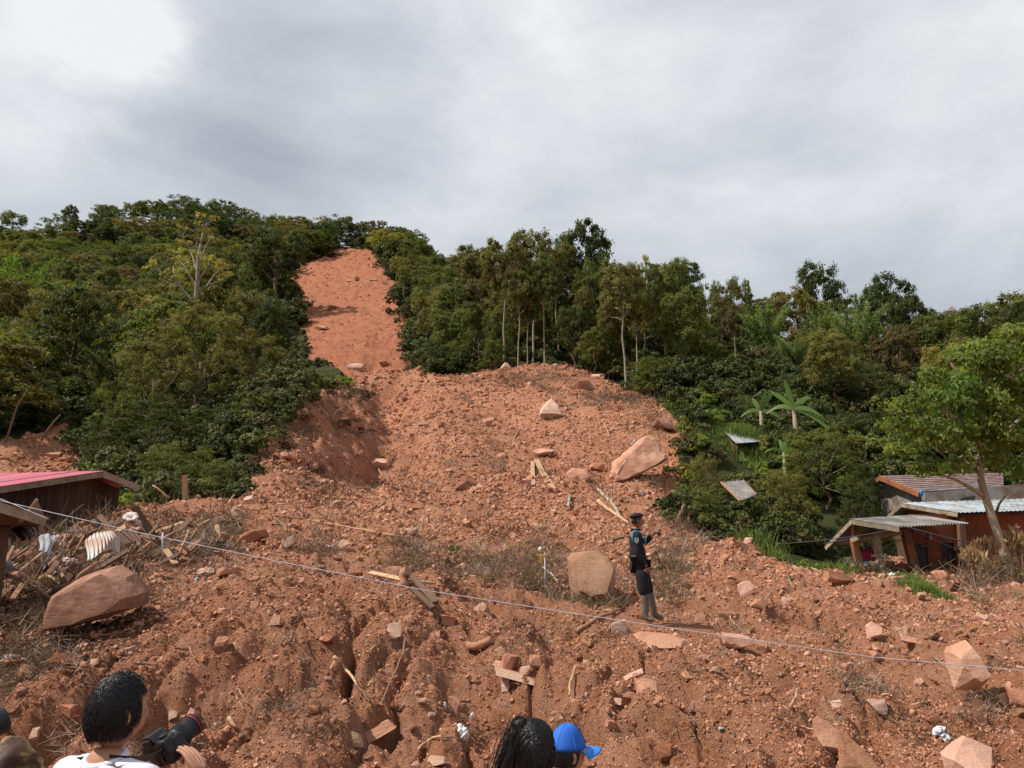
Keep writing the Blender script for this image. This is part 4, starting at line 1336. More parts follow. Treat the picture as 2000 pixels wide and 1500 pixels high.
OUTLINED = []
BOULDERS = [  # px, py, w, h, depth ratio, roll deg, material, seed, label, lo cut
    (1247, 899, 126, 62, .75, 36, 'stone_pale', 11, 'huge pale slab tilted up to the right on the right flank of the mound', .42),
    (1157, 1112, 98, 92, .5, 6, 'stone_gray', 12, 'big flat-faced tan boulder behind the tangle of branches left of the officer', .5),
    (197, 1163, 205, 108, .8, 24, 'stone_brown', 13, 'largest brown boulder lying below the broken planks on the left bank', .5),
    (1075, 798, 42, 42, .7, 20, 'stone_gray', 14, 'upright pointed stone near the top of the mound', .45),
    (1885, 1287, 66, 72, .7, -22, 'stone_pale', 15, 'block with a pale face and dark shadow at the right end of the white cord', .5),
    (1632, 1448, 92, 48, .5, -38, 'stone_pale', 16, 'broad head of the long smooth pale slab at the bottom right', .5),
    (1684, 1492, 100, 26, .5, -40, 'stone_pale', 17, 'narrow tail of the long smooth slab at the bottom right', .5),
    (1890, 1473, 105, 48, .9, -12, 'stone_pale', 18, 'flat pinkish slab in the bottom right corner', .5),
    (1128, 927, 50, 34, .8, 10, 'stone', 19, 'rounded half-buried stone left of the huge pale slab', .5),
    (1166, 912, 32, 16, .8, 0, 'stone_pale', 20, 'small pale stone between the half-buried stone and the huge slab', .5),
    (1060, 882, 44, 17, .8, 8, 'stone_pale', 21, 'flat pale stone in the middle of the mound face', .5),
    (1083, 888, 16, 14, .8, 0, 'stone_brown', 22, 'dark little stone right of the flat pale one on the mound face', .5),
    (1706, 1227, 34, 27, .6, -8, 'stone_pale', 23, 'pale square stone above the white cord on the right bank', .5),
    (1766, 1231, 20, 22, .8, 20, 'stone_gray', 24, 'grey round stone right of the pale square one', .5),
    (1782, 1252, 44, 13, .8, -8, 'stone_pale', 25, 'thin flat stone under the grey round one', .5),
    (1707, 1275, 26, 22, .8, 12, 'stone', 26, 'stone with a dark hollow touching the white cord', .5),
    (1260, 1337, 44, 44, .8, -12, 'stone_pale', 27, 'pale smooth hump in the trodden slope below the officer', .6),
    (1240, 1316, 46, 16, .8, 22, 'stone_pale', 28, 'narrow pale slab above the smooth hump', .55),
    (1285, 1246, 110, 34, 1.0, -14, 'stone_pale', 29, 'long smooth flat slab right under the feet of the officer', .5),
    (1437, 1252, 52, 36, .8, 6, 'stone', 30, 'broad red stone under the cord right of the officer', .55),
    (1455, 1147, 34, 28, .8, 25, 'stone_pale', 31, 'pale wedge stone on the flat between the officer and the porch', .5),
    (1485, 1180, 32, 24, .8, -25, 'stone_pale', 32, 'pale triangular stone below the wedge stone', .5),
    (1368, 1205, 26, 22, .8, 0, 'stone_pale', 33, 'pale stone an arm length right of the boots of the officer', .5),
    (1638, 1130, 60, 22, .9, -4, 'stone_pale', 34, 'broad pale slab lying flat before the porch', .5),
    (1838, 1124, 34, 24, .9, -4, 'stone', 35, 'pinkish block in front of the dark doors', .5),
    (1630, 1374, 30, 20, .8, 5, 'stone_pale', 36, 'pale block with dark right side near the bottom right', .5),
    (1717, 1381, 46, 26, .8, -5, 'stone_gray', 37, 'tan rounded stone right of the pale block near the bottom', .55),
    (1965, 1366, 30, 24, .8, 0, 'stone_pale', 38, 'pale egg-like stone at the right edge', .6),
    (1988, 1362, 34, 40, .8, 0, 'stone', 39, 'taller stone cut by the right edge of the picture', .5),
    (992, 1290, 36, 46, .8, -8, 'stone', 40, 'tall middle stone of the heap at the centre of the near bank', .5),
    (974, 1296, 18, 16, .8, 0, 'stone_pale', 41, 'small left stone of the heap at the centre of the near bank', .5),
    (1047, 1291, 26, 26, .8, 0, 'stone', 42, 'right block of the heap at the centre of the near bank', .5),
    (1024, 1310, 20, 20, .8, 0, 'stone_gray', 43, 'tan block low in the heap at the centre of the near bank', .5),
    (1003, 1318, 80, 14, 1.2, -16, 'stone_gray', 44, 'thin plate of rock under the heap at the centre of the near bank', .5),
    (988, 1338, 20, 28, .7, 5, 'stone_gray', 45, 'pointed wedge standing below the rock plate', .45),
    (978, 1271, 20, 24, .7, 30, 'stone_gray', 46, 'leaning tan stone at the end of the short thick log', .5),
    (886, 1372, 22, 30, .8, 0, 'stone', 47, 'reddish upright block above the white plastic bag', .5),
    (918, 1323, 18, 18, .8, 0, 'stone_pale', 48, 'pale nub of stone left of the central heap', .5),
    (771, 1227, 26, 44, .7, -6, 'stone_gray', 49, 'tall tan stone under the split dark timber', .5),
    (797, 1208, 26, 16, .8, 5, 'stone_pale', 50, 'pale cap stone beside the tall tan stone', .5),
    (876, 1209, 36, 22, .8, -4, 'stone', 51, 'triangular red stone right of the split dark timber', .45),
    (853, 1236, 14, 24, .8, 0, 'stone_pale', 52, 'small upright pale chip below the split dark timber', .5),
    (494, 1044, 54, 26, .8, 10, 'stone', 53, 'rounded long stone at the end of the long thin pole', .6),
    (424, 1014, 52, 20, .8, 12, 'stone_gray', 54, 'flat tan slab above the root tangle', .5),
    (276, 1026, 40, 34, .8, 0, 'stone_gray', 55, 'tan block half buried left of the flat tan slab', .5),
    (565, 1057, 36, 22, .8, 25, 'stone_gray', 56, 'tilted tan stone right of the rounded long one', .5),
    (663, 1061, 48, 18, .6, 30, 'stone_pale', 57, 'sharp pale slab pointing up in the rubble flat', .4),
    (770, 1118, 38, 24, .8, -8, 'stone', 58, 'red block behind the leaning stump', .5),
    (440, 1192, 36, 18, .8, -3, 'stone', 59, 'brick-like red block on the left slope of the near bank', .45),
    (539, 1212, 24, 20, .8, 0, 'stone_gray', 60, 'little tan stone right of the brick-like block', .5),
    (433, 1117, 26, 20, .8, 15, 'stone', 61, 'stone at the rim of the root tangle', .5),
    (375, 1398, 22, 28, .7, -20, 'stone', 62, 'tilted flat stone above the camera lens of the man', .5),
    (337, 1396, 17, 18, .8, 0, 'stone_gray', 63, 'small tan stone right of the man\'s hair', .5),
    (138, 1388, 34, 24, .8, 0, 'stone', 64, 'red stone close to the left side of the man\'s head', .5),
    (67, 1434, 20, 26, .8, 0, 'stone_gray', 65, 'tan stone above the golden patterned sleeve', .5),
    (185, 1294, 24, 16, .8, 0, 'stone_gray', 66, 'light tan stone below the largest brown boulder', .5),
    (612, 1386, 20, 16, .8, 0, 'stone', 67, 'red stone above the dark hole in the near bank', .5),
    (740, 1428, 66, 22, .8, 28, 'stone', 68, 'long smooth rib of rock at the bottom left of the centre', .55),
    (693, 1445, 34, 30, .8, 0, 'stone_gray', 69, 'split stone with a dark notch at the bottom', .5),
    (853, 1482, 44, 20, .8, 8, 'stone_gray', 70, 'mossy yellowish stone below the bent root at the bottom', .55),
    (1204, 1366, 18, 16, .8, 0, 'stone_pale', 71, 'pale pebble above the blue cap', .5),
    (1193, 1413, 22, 16, .8, 0, 'stone', 72, 'pebble right of the brim of the blue cap', .5),
    (633, 940, 22, 12, .8, 0, 'stone_pale', 73, 'pale chip at the gully mouth', .5),
    (1300, 790, 26, 14, .8, 10, 'stone_pale', 74, 'pale stone where the mound meets the green slope', .5),
    (1296, 828, 40, 24, .8, -10, 'stone_brown', 75, 'dark clod with roots above the huge slab', .5),
    (729, 542, 20, 12, .8, -20, 'stone_pale', 76, 'pale outcrop at the upper right edge of the scar', .5),
    (752, 550, 16, 10, .8, -20, 'stone_gray', 77, 'brownish outcrop beside the pale one at the scar edge', .5),
    (682, 547, 14, 5, .8, 0, 'stone_pale', 78, 'thin pale ledge near the top of the scar', .5),
]


TRACED = {
    11: ([(1190, 930), (1196, 905), (1225, 878), (1262, 852), (1278, 855), (1300, 878), (1304, 895), (1280, 910), (1245, 922), (1215, 943), (1195, 943)], .45, .55, 'stone_pale'),
    12: ([(1108, 1090), (1118, 1080), (1165, 1075), (1190, 1088), (1203, 1105), (1195, 1135), (1180, 1160), (1150, 1168), (1125, 1155), (1112, 1125)], .7, .45, 'stone_gray'),
    13: ([(105, 1190), (120, 1165), (165, 1130), (205, 1108), (235, 1101), (262, 1118), (286, 1156), (276, 1180), (235, 1192), (170, 1210), (108, 1234)], .8, .1, 'stone_brown'),
    14: ([(1052, 812), (1060, 792), (1078, 778), (1092, 795), (1100, 815)], .8, .6, 'stone_gray'),
    15: ([(1855, 1275), (1862, 1262), (1888, 1250), (1900, 1275), (1918, 1318), (1895, 1326), (1880, 1318), (1858, 1295)], .9, .35, 'stone_pale'),
    16: ([(1588, 1405), (1600, 1399), (1640, 1424), (1658, 1448), (1632, 1458), (1598, 1453)], .35, 1.0, 'stone_pale'),
    17: ([(1634, 1424), (1652, 1432), (1692, 1470), (1724, 1510), (1698, 1512), (1656, 1476), (1632, 1456)], .3, 1.0, 'stone_pale'),
    18: ([(1838, 1475), (1866, 1450), (1885, 1440), (1937, 1460), (1928, 1484), (1905, 1508), (1872, 1502)], .5, 1.0, 'stone_pale'),
    19: ([(1105, 925), (1118, 913), (1145, 916), (1155, 930), (1140, 947), (1108, 942)], .8, .4, 'stone'),
    27: ([(1240, 1330), (1262, 1318), (1282, 1325), (1284, 1350), (1268, 1362), (1246, 1350)], .6, .8, 'stone_pale'),
    29: ([(1232, 1240), (1250, 1232), (1300, 1236), (1338, 1248), (1330, 1262), (1285, 1262), (1245, 1256)], .5, 1.0, 'stone_pale'),
    23: ([(1690, 1222), (1704, 1214), (1722, 1225), (1718, 1238), (1698, 1242)], .6, .8, 'stone_pale'),
}


def traced_boulder(seed, label, name):
    pts, dep, lean, mt = TRACED[seed]
    cy = max(p[1] for p in pts); cx = sum(p[0] for p in pts) / len(pts); my = sum(p[1] for p in pts) / len(pts)
    Y = hit0(cx, min(1500, cy - 4), base_h).y
    h = (cy - min(p[1] for p in pts)) * Y / F; w = (max(p[0] for p in pts) - min(p[0] for p in pts)) * Y / F
    D = dep * (h + w) / 2; g = np.random.default_rng(seed); bm = bmesh.new()
    for sc_, k in ((.80, -.5), (.97, -.25), (1, 0), (.8, .45), (.5, .6)):
        for (x, y) in pts:
            q = P(cx + (x - cx) * sc_, my + (y - my) * sc_, Y); top = (cy - y) * Y / F / h
            q.y += D * k + (D * lean * (top - .5) if k < 0 else 0) + g.normal() * D * .03
            q.z += -abs(k) * h * .05 + g.normal() * h * .012 - (.35 * h if (k > 0) else 0) * 0
            bm.verts.new(q)
    for (x, y) in (pts if seed not in (11, 13) else []):      # foot sunk in the ground
        q = P(cx + (x - cx) * .8, cy, Y); q.z -= .25 * h; bm.verts.new(q); 
    r = bmesh.ops.convex_hull(bm, input=bm.verts); 
    bmesh.ops.delete(bm, geom=[v for v in bm.verts if not v.link_faces], context='VERTS')
    bmesh.ops.triangulate(bm, faces=bm.faces)
    bmesh.ops.subdivide_edges(bm, edges=bm.edges, cuts=3, use_grid_fill=True, smooth=0)
    bmesh.ops.triangulate(bm, faces=bm.faces)
    me = bpy.data.meshes.new(name); c = P(cx, my, Y)
    for v in bm.verts:
        n = Vector((fbm(np.array([v.co.x * 2.2]), np.array([v.co.z * 2.2 + v.co.y]), seed, 4)[0], fbm(np.array([v.co.y * 2.2]), np.array([v.co.z * 2.2]), seed + 5, 4)[0], fbm(np.array([v.co.x * 2.2]), np.array([v.co.y * 2.2]), seed + 9, 4)[0]))
        v.co = v.co + n * min(h, w) * .06 - c
    bm.to_mesh(me); bm.free(); me.materials.append(M[mt])
    o = link(name, me); o.location = c
    tag(o, label, name)


def build_boulders():
    for (px, py, w, h, dr, roll, mt, seed, label, lo) in BOULDERS:
        if seed in TRACED:
            traced_boulder(seed, label, 'boulder' if w > 40 else 'stone'); continue
        if mt in ('stone_pale', 'stone_gray') and dr < .95: dr *= .5
        big = w > 60
        a = R(roll); hh = (abs(w * math.sin(a)) + abs(h * math.cos(a))) / 2
        b = hit0(px, min(py + hh * .8, 1496 if px != 1890 else 1499), base_h)
        bb = hit(px, min(py + hh * .8, 1499))
        Y = bb.y if abs(bb.y - b.y) < .2 * b.y else b.y
        s = Y / F
        v, f = rock_shape(seed, ICO4 if big else ICO3, 9 if not big else 8, lo, .72, .0)
        dim = np.array([w * s / 2, w * s / 2 * dr, h * s / 2])
        n1 = fbm(v[:, 0] * 2 + v[:, 2] + seed, v[:, 1] * 2 - v[:, 2] * 1.3, seed, 5)
        v = v * (1 + .05 * n1[:, None]) * dim * 1.04
        me = np_mesh('boulder', v, f, False, M[mt])
        o = link('boulder' if w > 40 else 'stone', me)
        c = P(px, py, Y + .0)
        gz = Hs(c.x, c.y)
        o.location = c
        o.rotation_euler = (-.42 if (mt in ('stone_pale', 'stone_gray') and dr < .95) else random.uniform(-.2, .1), R(-roll), random.uniform(-.2, .2))
        # let it rest in the ground
        rot = np.array(o.rotation_euler.to_matrix()); wz = (v @ rot.T)
        low = wz[:, 2].min() + c.z
        if low > gz - .1 * h * s: o.location.z -= min(low - gz + .2 * h * s, .35 * h * s)
        # smooth the facets slightly on large ones
        tag(o, label, 'boulder' if w > 40 else 'stone')


STONE_ZONES = [('near bank, bottom left', lambda px, py, r: r < 11.5 and px < 550), ('near bank, bottom centre', lambda px, py, r: r < 11.5 and px < 1150), ('near bank, bottom right', lambda px, py, r: r < 11.5),
               ('left rubble flat', lambda px, py, r: r < 34 and px < 600), ('middle rubble flat', lambda px, py, r: r < 34 and px < 1250), ('right flat before the porch', lambda px, py, r: r < 34),
               ('gully beside the mound', lambda px, py, r: px < 770 and r < 98), ('mound face', lambda px, py, r: r < 98), ('long scar', lambda px, py, r: True)]


ORD = ['leftmost'] + [w + ' from the left' for w in ('second', 'third', 'fourth', 'fifth', 'sixth', 'seventh', 'eighth', 'ninth', 'tenth', 'eleventh', 'twelfth')]


def relabel(objs, plural=None):
    """alike neighbours: small sets are told apart by their order, large ones share label and group"""
    by = {}
    for o, px in objs: by.setdefault(o['label'], []).append((px, o))
    for lb, lst in by.items():
        lst.sort(key=lambda q: q[0])
        if len(lst) == 1: continue
        if len(lst) <= 12:
            for k, (px, o) in enumerate(lst):
                w = 'rightmost' if k == len(lst) - 1 else ORD[k]
                o['label'] = w + ' ' + lb.replace(' of the forest', '')


def build_stones():
    g = np.random.default_rng(31); random.seed(31)
    shapes = [np_mesh('stone', rock_shape(300 + k, ICO2, 8, .42, .75, .015)[0], ICO2[1], False, None) for k in range(10)]
    mats = [('pale', 'stone_pale', 3), ('red', 'stone', 5), ('tan', 'stone_gray', 2), ('brown', 'stone_brown', 1)]
    vari = {}
    x, y, s = scatter_polar(1500, 5.4, 250, seed=32, ph0=-.60, ph1=.60, edge=.01)
    done = []; n = 0; objs = []
    used = [(P(b[0], b[1], 10).x / 10, b[1]) for b in BOULDERS]
    for i in range(len(x)):
        r = math.hypot(x[i], y[i])
        if r > 30 and random.random() < .45: continue
        if n >= 265: break
        z = Hs(x[i], y[i])
        q = Vector((x[i], y[i], z)) - Vector((0, 0, HC))
        fy = q.y * math.cos(PITCH) + q.z * math.sin(PITCH); uy = -q.y * math.sin(PITCH) + q.z * math.cos(PITCH)
        px, py = 1000 + F * q.x / fy, 750 - F * uy / fy
        if not (0 < px < 2000 and py < 1500): continue
        if any(abs(b[0] - px) < b[2] * .6 + 6 and abs(b[1] - py) < b[3] * .6 + 8 for b in BOULDERS): continue
        if 1225 < px < 1330 and 1180 < py < 1260: continue
        if any(math.hypot(px - a, py - b) < 24 for a, b in done): continue
        done.append((px, py))
        size = r / F * (7 + 7 * g.pareto(2.8)); size = min(size, r / F * 20)
        zn = next(t[0] for t in STONE_ZONES if t[1](px, py, r))
        cn, mk, _ = random.choices(mats, [m[2] for m in mats])[0]
        k = random.randrange(10)
        if (k, mk) not in vari:
            me = shapes[k].copy(); me.materials.clear(); me.materials.append(M[mk]); vari[(k, mk)] = me
        o = link('stone', vari[(k, mk)])
        sx, sy, sz = size * random.uniform(.8, 1.4), size * random.uniform(.7, 1.1), size * random.uniform(.45, .9)
        o.scale = (sx, sy, sz); o.location = (x[i], y[i], z + sz * .25)
        o.rotation_euler = (random.uniform(-.4, .4), random.uniform(-.4, .4), random.uniform(0, 6.28))
        shp = 'flat' if sz < .55 * sx else 'blocky' if sz < .8 * sx else 'upright'
        big = 'large' if size * F / r > 11 else 'small'
        tag(o, f'{big} {shp} {cn} stone on the {zn}', 'stone', f'{cn} stones on the {zn}')
        objs.append((o, px)); n += 1
    relabel(objs)
    print('stones', n)


# ---------------------------------------------------------------- logs, planks, twigs


def seg(px0, py0, px1, py1, lift=.04, Y=None):
    a = hit(px0, py0) if Y is None else P(px0, py0, Y); b = hit(px1, py1) if Y is None else P(px1, py1, Y)
    return a + Vector((0, 0, lift)), b + Vector((0, 0, lift))


def stick(name, label, pts, w, mat, cat='branch', lift=.04, Y=None, group=None, taper=.6, flat=None, spread=None):
    """w: thickness in photo pixels. A straight beam (flat) or a bent round branch along the photo points pts"""
    Ps = [hit(*p) if Y is None else P(p[0], p[1], Y) for p in pts]
    ys = [p.y for p in Ps]; ym = sorted(ys)[len(ys) // 2]
    if max(ys) - min(ys) > .5 * ym and Y is None:
        Ps = [P(p[0], p[1], ym) for p in pts]
    Ps = [p + Vector((0, 0, lift)) for p in Ps]
    r = w * ym / F / 2
    mb = MB()
    if flat:
        for a, b in zip(Ps[:-1], Ps[1:]): mb.beam(a, b, r * 2, r * 2 * flat, up=(0, -.7, .7))
    else:
        Q = []
        for i in range(len(Ps) - 1):
            for k in range(4):
                t = k / 4; q = Ps[i].lerp(Ps[i + 1], t)
                if 0 < i + k: q = q + Vector([random.uniform(-1, 1) * r * .5 for _ in range(3)])
                Q.append(q)
        Q.append(Ps[-1])
        mb.tube(Q, [r * (1 - (1 - taper) * i / len(Q)) for i in range(len(Q))], 7, jit=.12)
    o = link(name, mb.mesh(name, M[mat])); c = sum(Ps, Vector()) / len(Ps)
    o.data.transform(Matrix.Translation(-c)); o.location = c
    return tag(o, label, cat, group)


def build_wood():
    random.seed(12)
    S = stick
    S('plank', 'wide pale board leaning on the mound face right of centre', [(1047, 902), (1062, 930), (1080, 960)], 11, 'wood_pale', 'plank', .12, flat=.25)
    S('plank', 'short narrow board upright beside the wide pale board', [(1040, 905), (1041, 952)], 7, 'wood_pale', 'plank', .12, flat=.3)
    S('branch', 'white peeled curved branch above the officer', [(1168, 960), (1186, 978), (1200, 990), (1212, 1012)], 8, 'bark_pale', lift=.12)
    S('log', 'straight pale log pointing at the beret of the officer', [(1168, 982), (1192, 1003), (1230, 1028)], 9, 'wood_pale', 'log', lift=.1)
    S('pole', 'long thin pole lying across the rubble flat', [(532, 1012), (600, 1018), (690, 1036), (790, 1054)], 4.5, 'wood_pale', 'pole', .08)
    S('pole', 'left of two thin poles at the foot of the mound', [(738, 917), (755, 945), (775, 972)], 4, 'wood_pale', 'pole', .1)
    S('pole', 'right of two thin poles at the foot of the mound', [(757, 930), (768, 950), (782, 976)], 3.5, 'wood_pale', 'pole', .1)
    a = S('split_timber', 'upper fork of the dark split timber in the near bank', [(803, 1142), (850, 1200)], 11, 'wood_dark', 'timber', .15, flat=.5)
    S('split_timber', 'lower fork of the dark split timber in the near bank', [(803, 1165), (846, 1206)], 9, 'wood_dark', 'timber', .12, flat=.5)
    S('plank', 'pale plank with the white cord crossing it, left of the stump', [(722, 1130), (785, 1144)], 9, 'wood_pale', 'plank', .1, flat=.4)
    S('plank', 'pale plank right of the stump', [(795, 1146), (845, 1150)], 9, 'wood_pale', 'plank', .1, flat=.4)
    S('stump', 'short broken red-brown stump leaning among the planks', [(783, 1150), (797, 1118)], 22, 'wood_old', 'stump', .02, Y=12.9, taper=.85)
    S('pole', 'crooked grey pole left of the boots of the officer', [(1125, 1242), (1165, 1216), (1208, 1196)], 8, 'wood_old', 'pole', .05)
    S('log', 'short thick pale log above the stone heap', [(914, 1271), (962, 1258)], 17, 'wood_old', 'log', .06, taper=.8)
    S('branch', 'pale branch slanting over the dark hole in the near bank', [(651, 1305), (675, 1328), (697, 1363)], 7, 'wood_pale', lift=.12)
    S('branch', 'dark branch continuing down from the pale slanting one', [(697, 1360), (722, 1392)], 6, 'wood_dark', lift=.1)
    S('root', 'long thin root winding down the near bank', [(795, 1232), (787, 1285), (760, 1345), (738, 1400)], 4.5, 'wood_old', 'root', .05)
    S('root', 'bent pale root at the bottom beside the white bag', [(815, 1478), (835, 1458), (862, 1449), (902, 1455)], 6, 'wood_pale', 'root', .05)
    S('branch', 'upright pale stick on the near bank above the blue cap', [(1124, 1316), (1116, 1340), (1112, 1375)], 6, 'wood_pale', lift=.08)
    S('branch', 'short pale bent stick on the left near bank', [(457, 1270), (462, 1285), (478, 1300)], 6, 'wood_pale', lift=.08)
    S('branch', 'pair of pale splinters near the bottom left', [(445, 1415), (462, 1436)], 8, 'wood_pale', lift=.06)
    S('branch', 'pale stick under the block with the pale face', [(1888, 1333), (1935, 1362)], 6, 'wood_pale', lift=.05)
    S('branch', 'long dry stalk running down to the right edge', [(1820, 1285), (1860, 1318), (1900, 1350), (1945, 1372)], 4, 'twig', lift=.04)
    S('log', 'half-buried pale log beside the grass strip', [(1712, 1143), (1770, 1130)], 13, 'wood_pale', 'log', .03, taper=.9)
    S('post', 'brown post standing before the bushy tree on the left', [(361, 975), (361, 928)], 8, 'wood_old', 'post', 0, Y=27.3, flat=1)
    S('branch', 'leaning pale pole left of the brown post', [(330, 972), (298, 948)], 5, 'wood_pale', lift=0, Y=27.5)
    S('branch', 'thin pole at the left fringe of the forest', [(5, 880), (35, 790), (55, 760)], 4, 'wood_old', lift=0, Y=58)
    S('branch', 'slanting rusty stick by the small red bank', [(80, 860), (105, 825), (118, 810)], 4, 'wood_old', lift=0, Y=58)
    S('log', 'pale rotten log right of the officer', [(1290, 1075), (1262, 1092)], 8, 'wood_old', 'log', .05)
    S('branch', 'grey stick left of the officer over the big rubble', [(1190, 1060), (1232, 1053)], 5, 'twig', lift=.1)
    S('branch', 'curved white root in the branch tangle', [(1060, 1120), (1078, 1135), (1092, 1155)], 6, 'bark_pale', lift=.15)
    S('branch', 'flat thin stick across the lower mound face', [(790, 834), (835, 833)], 4, 'wood_dark', lift=.15)
    S('branch', 'pale broken root end at the right mound edge', [(1230, 1172), (1215, 1190)], 5, 'bark_pale', lift=.1)
    S('pipe', 'thin blue-grey pipe on the lower right mound face', [(1113, 975), (1109, 998)], 3.5, 'sheet_blue', 'pipe', .2, flat=1)
    S('pipe', 'short blue pipe beside the huge tilted slab', [(1243, 862), (1232, 876)], 3, 'sheet_blue', 'pipe', .2, flat=1)
    for k, (a, b) in enumerate([((1330, 1000), (1300, 1062)), ((1345, 1010), (1365, 1055)), ((1320, 1015), (1345, 1060)), ((1338, 985), (1322, 1040)), ((1352, 1030), (1395, 1068))]):
        S('root', ['leftmost', 'middle', 'second', 'thin upper', 'rightmost'][k] + ' root of the uprooted stump at the right foot of the mound', [a, ((a[0] + b[0]) / 2 + random.uniform(-6, 6), (a[1] + b[1]) / 2), b], random.uniform(5, 8), 'twig', 'root', 0, Y=33.5)
    # small debris sticks all over
    g = random.Random(9); objs = []
    regs = [((560, 1300, 180, 120), 10, 'left half of the near bank'), ((1000, 1330, 200, 110), 10, 'middle of the near bank'), ((1650, 1330, 320, 110), 16, 'right half of the near bank'), ((1000, 880, 200, 90), 12, 'mound face'), ((640, 1030, 220, 60), 14, 'rubble flat'), ((1480, 1150, 220, 60), 8, 'flat before the porch'), ((200, 1350, 180, 120), 8, 'lower left bank')]
    for (cx, cy, rx, ry), n, nm in regs:
        for _ in range(n):
            px, py = cx + g.uniform(-rx, rx), cy + g.uniform(-ry, ry); a = g.uniform(-1.2, 1.4); l = g.uniform(14, 40)
            mt = g.choice(['twig', 'wood_pale', 'wood_old', 'wood_dark'])
            cw = {'twig': 'brown', 'wood_pale': 'pale', 'wood_old': 'reddish', 'wood_dark': 'dark'}[mt]
            o = S('stick', f'{"long" if l > 27 else "short"} {cw} stick on the {nm}', [(px, py), (px + math.cos(a) * l * .5 + g.uniform(-4, 4), py + math.sin(a) * l * .5), (px + math.cos(a) * l, min(1498, py + math.sin(a) * l))], g.uniform(2.5, 4.5), mt, 'stick', .06, group=f'{cw} sticks on the {nm}')
            objs.append((o, px))
    relabel(objs)


def tangle_source(seed, n=22, L_=1.0, rad=.016, arch=.35):
    g = np.random.default_rng(seed); V, Fc = [], []; c = 0
    for i in range(n):
        p = g.normal(size=3) * [.3, .3, .1]; d = g.normal(size=3) * [1, 1, .8] + [0, 0, .5]; d /= np.linalg.norm(d)
        bend = g.normal(size=3) * arch; l = L_ * g.uniform(.3, 1.0); pts = []
        for k in np.linspace(0, 1, 4): pts.append(p + d * l * k + bend * l * k * k)
        s = np.cross(d, [.3, .5, .8]); s /= np.linalg.norm(s); u = np.cross(d, s)
        for j, q in enumerate(pts):
            rr = rad * (1 - j * .25) * g.uniform(.8, 1.4)
            V += [q + s * rr, q - s * rr * .5 + u * rr * .87, q - s * rr * .5 - u * rr * .87]
        for j in range(3):
            for k in range(3): Fc.append((c + j * 3 + k, c + j * 3 + (k + 1) % 3, c + j * 3 + 3 + (k + 1) % 3, c + j * 3 + 3 + k))
        c += 12
    return np.array(V), np.array(Fc)


M['twig_inst'] = inst_leaf('dry twigs and roots', [(0, (.10, .055, .032)), (.4, (.21, .125, .075)), (.75, (.33, .23, .15)), (1, (.45, .36, .26))])
M['litter'] = M['twig_inst']
TWIG_ZONES = [(160, 1080, 190, 110, 480), (60, 1280, 120, 110, 220), (60, 1470, 70, 30, 40), (620, 1080, 60, 30, 50), (400, 1060, 60, 50, 170), (800, 1085, 55, 30, 70), (1040, 1110, 90, 50, 170), (940, 1110, 100, 35, 110),
              (1165, 1165, 40, 20, 40), (1310, 1130, 40, 80, 110), (1345, 1020, 30, 60, 70), (1940, 1130, 70, 40, 200), (1000, 1260, 60, 40, 16), (1690, 1330, 90, 60, 40), (1900, 1380, 80, 60, 40), (560, 1340, 160, 120, 70),
              (760, 850, 50, 70, 50), (1180, 790, 120, 30, 60), (1070, 745, 90, 12, 60), (1290, 830, 40, 30, 40), (960, 900, 200, 80, 60), (520, 890, 60, 30, 60), (800, 690, 10, 70, 160), (785, 610, 8, 60, 90), (620, 850, 90, 60, 130), (720, 790, 40, 40, 80), (1000, 735, 160, 10, 90), (1240, 790, 80, 20, 90), (1180, 780, 60, 12, 40), (250, 1450, 60, 40, 30), (1230, 1140, 20, 40, 20), (640, 980, 90, 25, 20), (200, 1000, 60, 20, 30)]


def build_twigs():
    g = np.random.default_rng(8); X = []
    srcs = [tangle_source(60 + k) for k in range(5)]
    for (cx, cy, rx, ry, n) in TWIG_ZONES:
        for _ in range(int(n * .9)):
            px, py = cx + g.normal() * rx * .5, cy + g.normal() * ry * .5
            h = hit0(px, min(py, 1500)); X.append((h.x, h.y))
    # a thin sprinkling everywhere on the near rubble
    x, y, s = scatter_polar(700, 5, 90, seed=88)
    X = np.vstack([np.array(X), np.stack([x, y], 1)]); n = len(X); r = np.hypot(X[:, 0], X[:, 1])
    sc = np.clip(r * .024, .14, .9) * g.uniform(.5, 1.5, n)
    stuff_instances('dry_twigs', srcs, np.c_[X, H(X[:, 0], X[:, 1])], np.stack([g.uniform(-.4, .4, n), g.uniform(-.4, .4, n), g.uniform(0, 6.28, n)], 1), np.stack([sc, sc, sc * g.uniform(.5, 1, n)], 1),
                    g.integers(0, 5, n), M['twig_inst'], g.uniform(0, 1, n), 'loose dry twigs and fine roots lying in the rubble')


def dead_shrub(px, py, Y, wpx, hpx, label, leafy=None, group=None, seed=0, white=False):
    g = np.random.default_rng(seed); p = P(px, py, Y); z = Hs(p.x, p.y)
    w, h = wpx * Y / F, hpx * Y / F
    V, Fc = tangle_source(seed + 5, 80, 1.0, .011, .5)
    V = V * [w * .62, w * .5, h * .85]
    e = thing('dead_shrub', label, 'shrub', (p.x, p.y, z - .05), group=group)
    link('branches', np_mesh('branches', V, Fc, False, M['bark_pale'] if white else M['twig']), e)
    if leafy:
        cs = [(g.normal() * w * .28, g.normal() * w * .2, h * g.uniform(.2, .85)) for _ in range(9)]
        v, f, t = clump_leaves(cs, [w * .16] * 9, [120] * 9, .045 * Y / 17, seed, 2.4, .5)
        c = link('dry_leaves', leaves_mesh('dry_leaves', v, f, t), e); c.color = (*leafy, 1)
    return e


